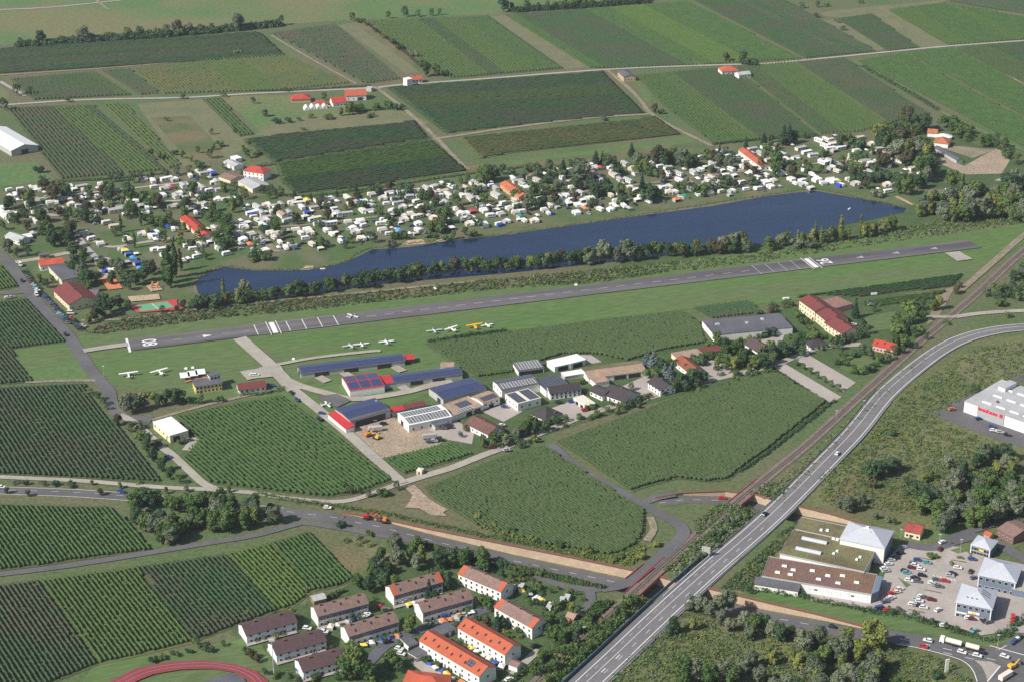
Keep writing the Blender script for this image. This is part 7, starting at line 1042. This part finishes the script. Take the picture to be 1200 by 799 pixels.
OM = CARC['orange']; YM = CARC['yellow']
digger(441, 514, YM, 'yellow excavator standing on the gravel yard', 2.6); digger(432, 511, OM, 'orange-red excavator on the gravel yard behind the yellow one', .6); digger(449, 611, OM, 'orange excavator at the roadworks in the main road', 2.9); digger(430, 607.5, CARC['red'], 'red excavator at the roadworks in the main road', .2); digger(679, 425.5, CARC['red'], 'red farm digger in the open barn', 1.5)
digger(1186, 783, YM, 'yellow construction machine turning at the junction', .5)
for x, y, lb, m in ((440, 505, 'long silver trailer on the gravel yard', LGREYR), (503, 514, 'grey trailer at the corner of the gravel yard', GREYC), (1178, 795, 'pale lorry trailer entering the junction from below', CREAMC), (921, 352, 'white box trailer left of the guesthouse', COAT), (1024, 346.5, 'white caravan-sized trailer in the vine strip', COAT)):
    t = thing('trailer', lb, 'trailer', g(x, y) + Vector((0, 0, .3)), R(12 if x < 1100 else 40)); link('box_body', MB().box(-4, 4, -1.2, 1.2, .7, 2.9).mesh('box_body', m), t); t.scale = (.55,) * 3 if y < 360 else (1, 1, 1); link('chassis', MB().box(-4, 4.6, -.6, .6, .5, .69).mesh('chassis', DARK), t)
    for nm, me, lc in wheels((-2, -.9), (-1.0, 1.0), .45, .25): link(nm, me, t, lc)
def at2(p, dx, dy): return (p[0] + dx, p[1] + dy)
plane(PLL, 413, 372.5, (424, 376), 'small white low-wing aeroplane rolling on the runway'); plane(PLG, 411, 407, (425, 404.5), 'grey-white low-wing aeroplane, first of the pair by the hangar', 1.05); plane(PLL, 424, 405.5, (436, 404), 'white low-wing aeroplane parked wing to wing with the grey one'); plane(PLL, 453, 402.5, (466, 401), 'white aeroplane parked alone nearer the vineyard', 1.05)
plane(PLG, 509, 389.5, (521, 388), 'dull grey aeroplane at the end of the vineyard row'); plane(PLW, 529, 388, (541, 384), 'white high-wing aeroplane beside the yellow one'); plane(PLY, 556, 384.5, (568, 382.5), 'bright yellow high-wing aeroplane on the grass', 1.05); plane(PLL, 571, 383, (582, 381), 'white low-wing aeroplane right next to the yellow one', .9)
plane(PLW, 151, 441, (162, 439.5), 'white high-wing aeroplane closest to the airfield road', 1.1); plane(PLW, 187, 438, (198, 435), 'white high-wing aeroplane between road and club house', 1.1); plane(PLL, 383, 475.5, (388, 481), 'white aeroplane nosing into the open solar hangar', .9)
for x, y, lb in ((344, 421, 'white airfield marker cone by the taxiway corner'), (675, 334.5, 'white and yellow runway marker on the grass edge'), (226, 431, 'pale ground signal panel beyond the club terrace'), (218, 432, 'second pale ground signal panel beyond the terrace')):
    t = thing('marker', lb, 'airfield marker', g(x, y)); link('board', MB().box(-1.1, 1.1, -.8, .8, .1, 1.0, tx=.3, ty=.3).mesh('board', WROOF), t)
settle_trees(); settle_labels()
# ================================================================ THE AIR
air = bpy.data.materials.new('haze'); air.use_nodes = True; N = air.node_tree.nodes; N.remove(N['Principled BSDF']); v = N.new('ShaderNodeVolumePrincipled'); v.inputs['Color'].default_value = (0.80, 0.86, 1.0, 1); v.inputs['Density'].default_value = HAZE; v.inputs['Anisotropy'].default_value = 0.2
air.node_tree.links.new(v.outputs[0], N['Material Output'].inputs['Volume'])
hz = link('haze', MB().box(-2700, 2700, -400, 6100, -6.5, 500).mesh('haze', air)); hz['kind'] = 'stuff'; hz['label'] = 'thin bluish summer haze over the plain'
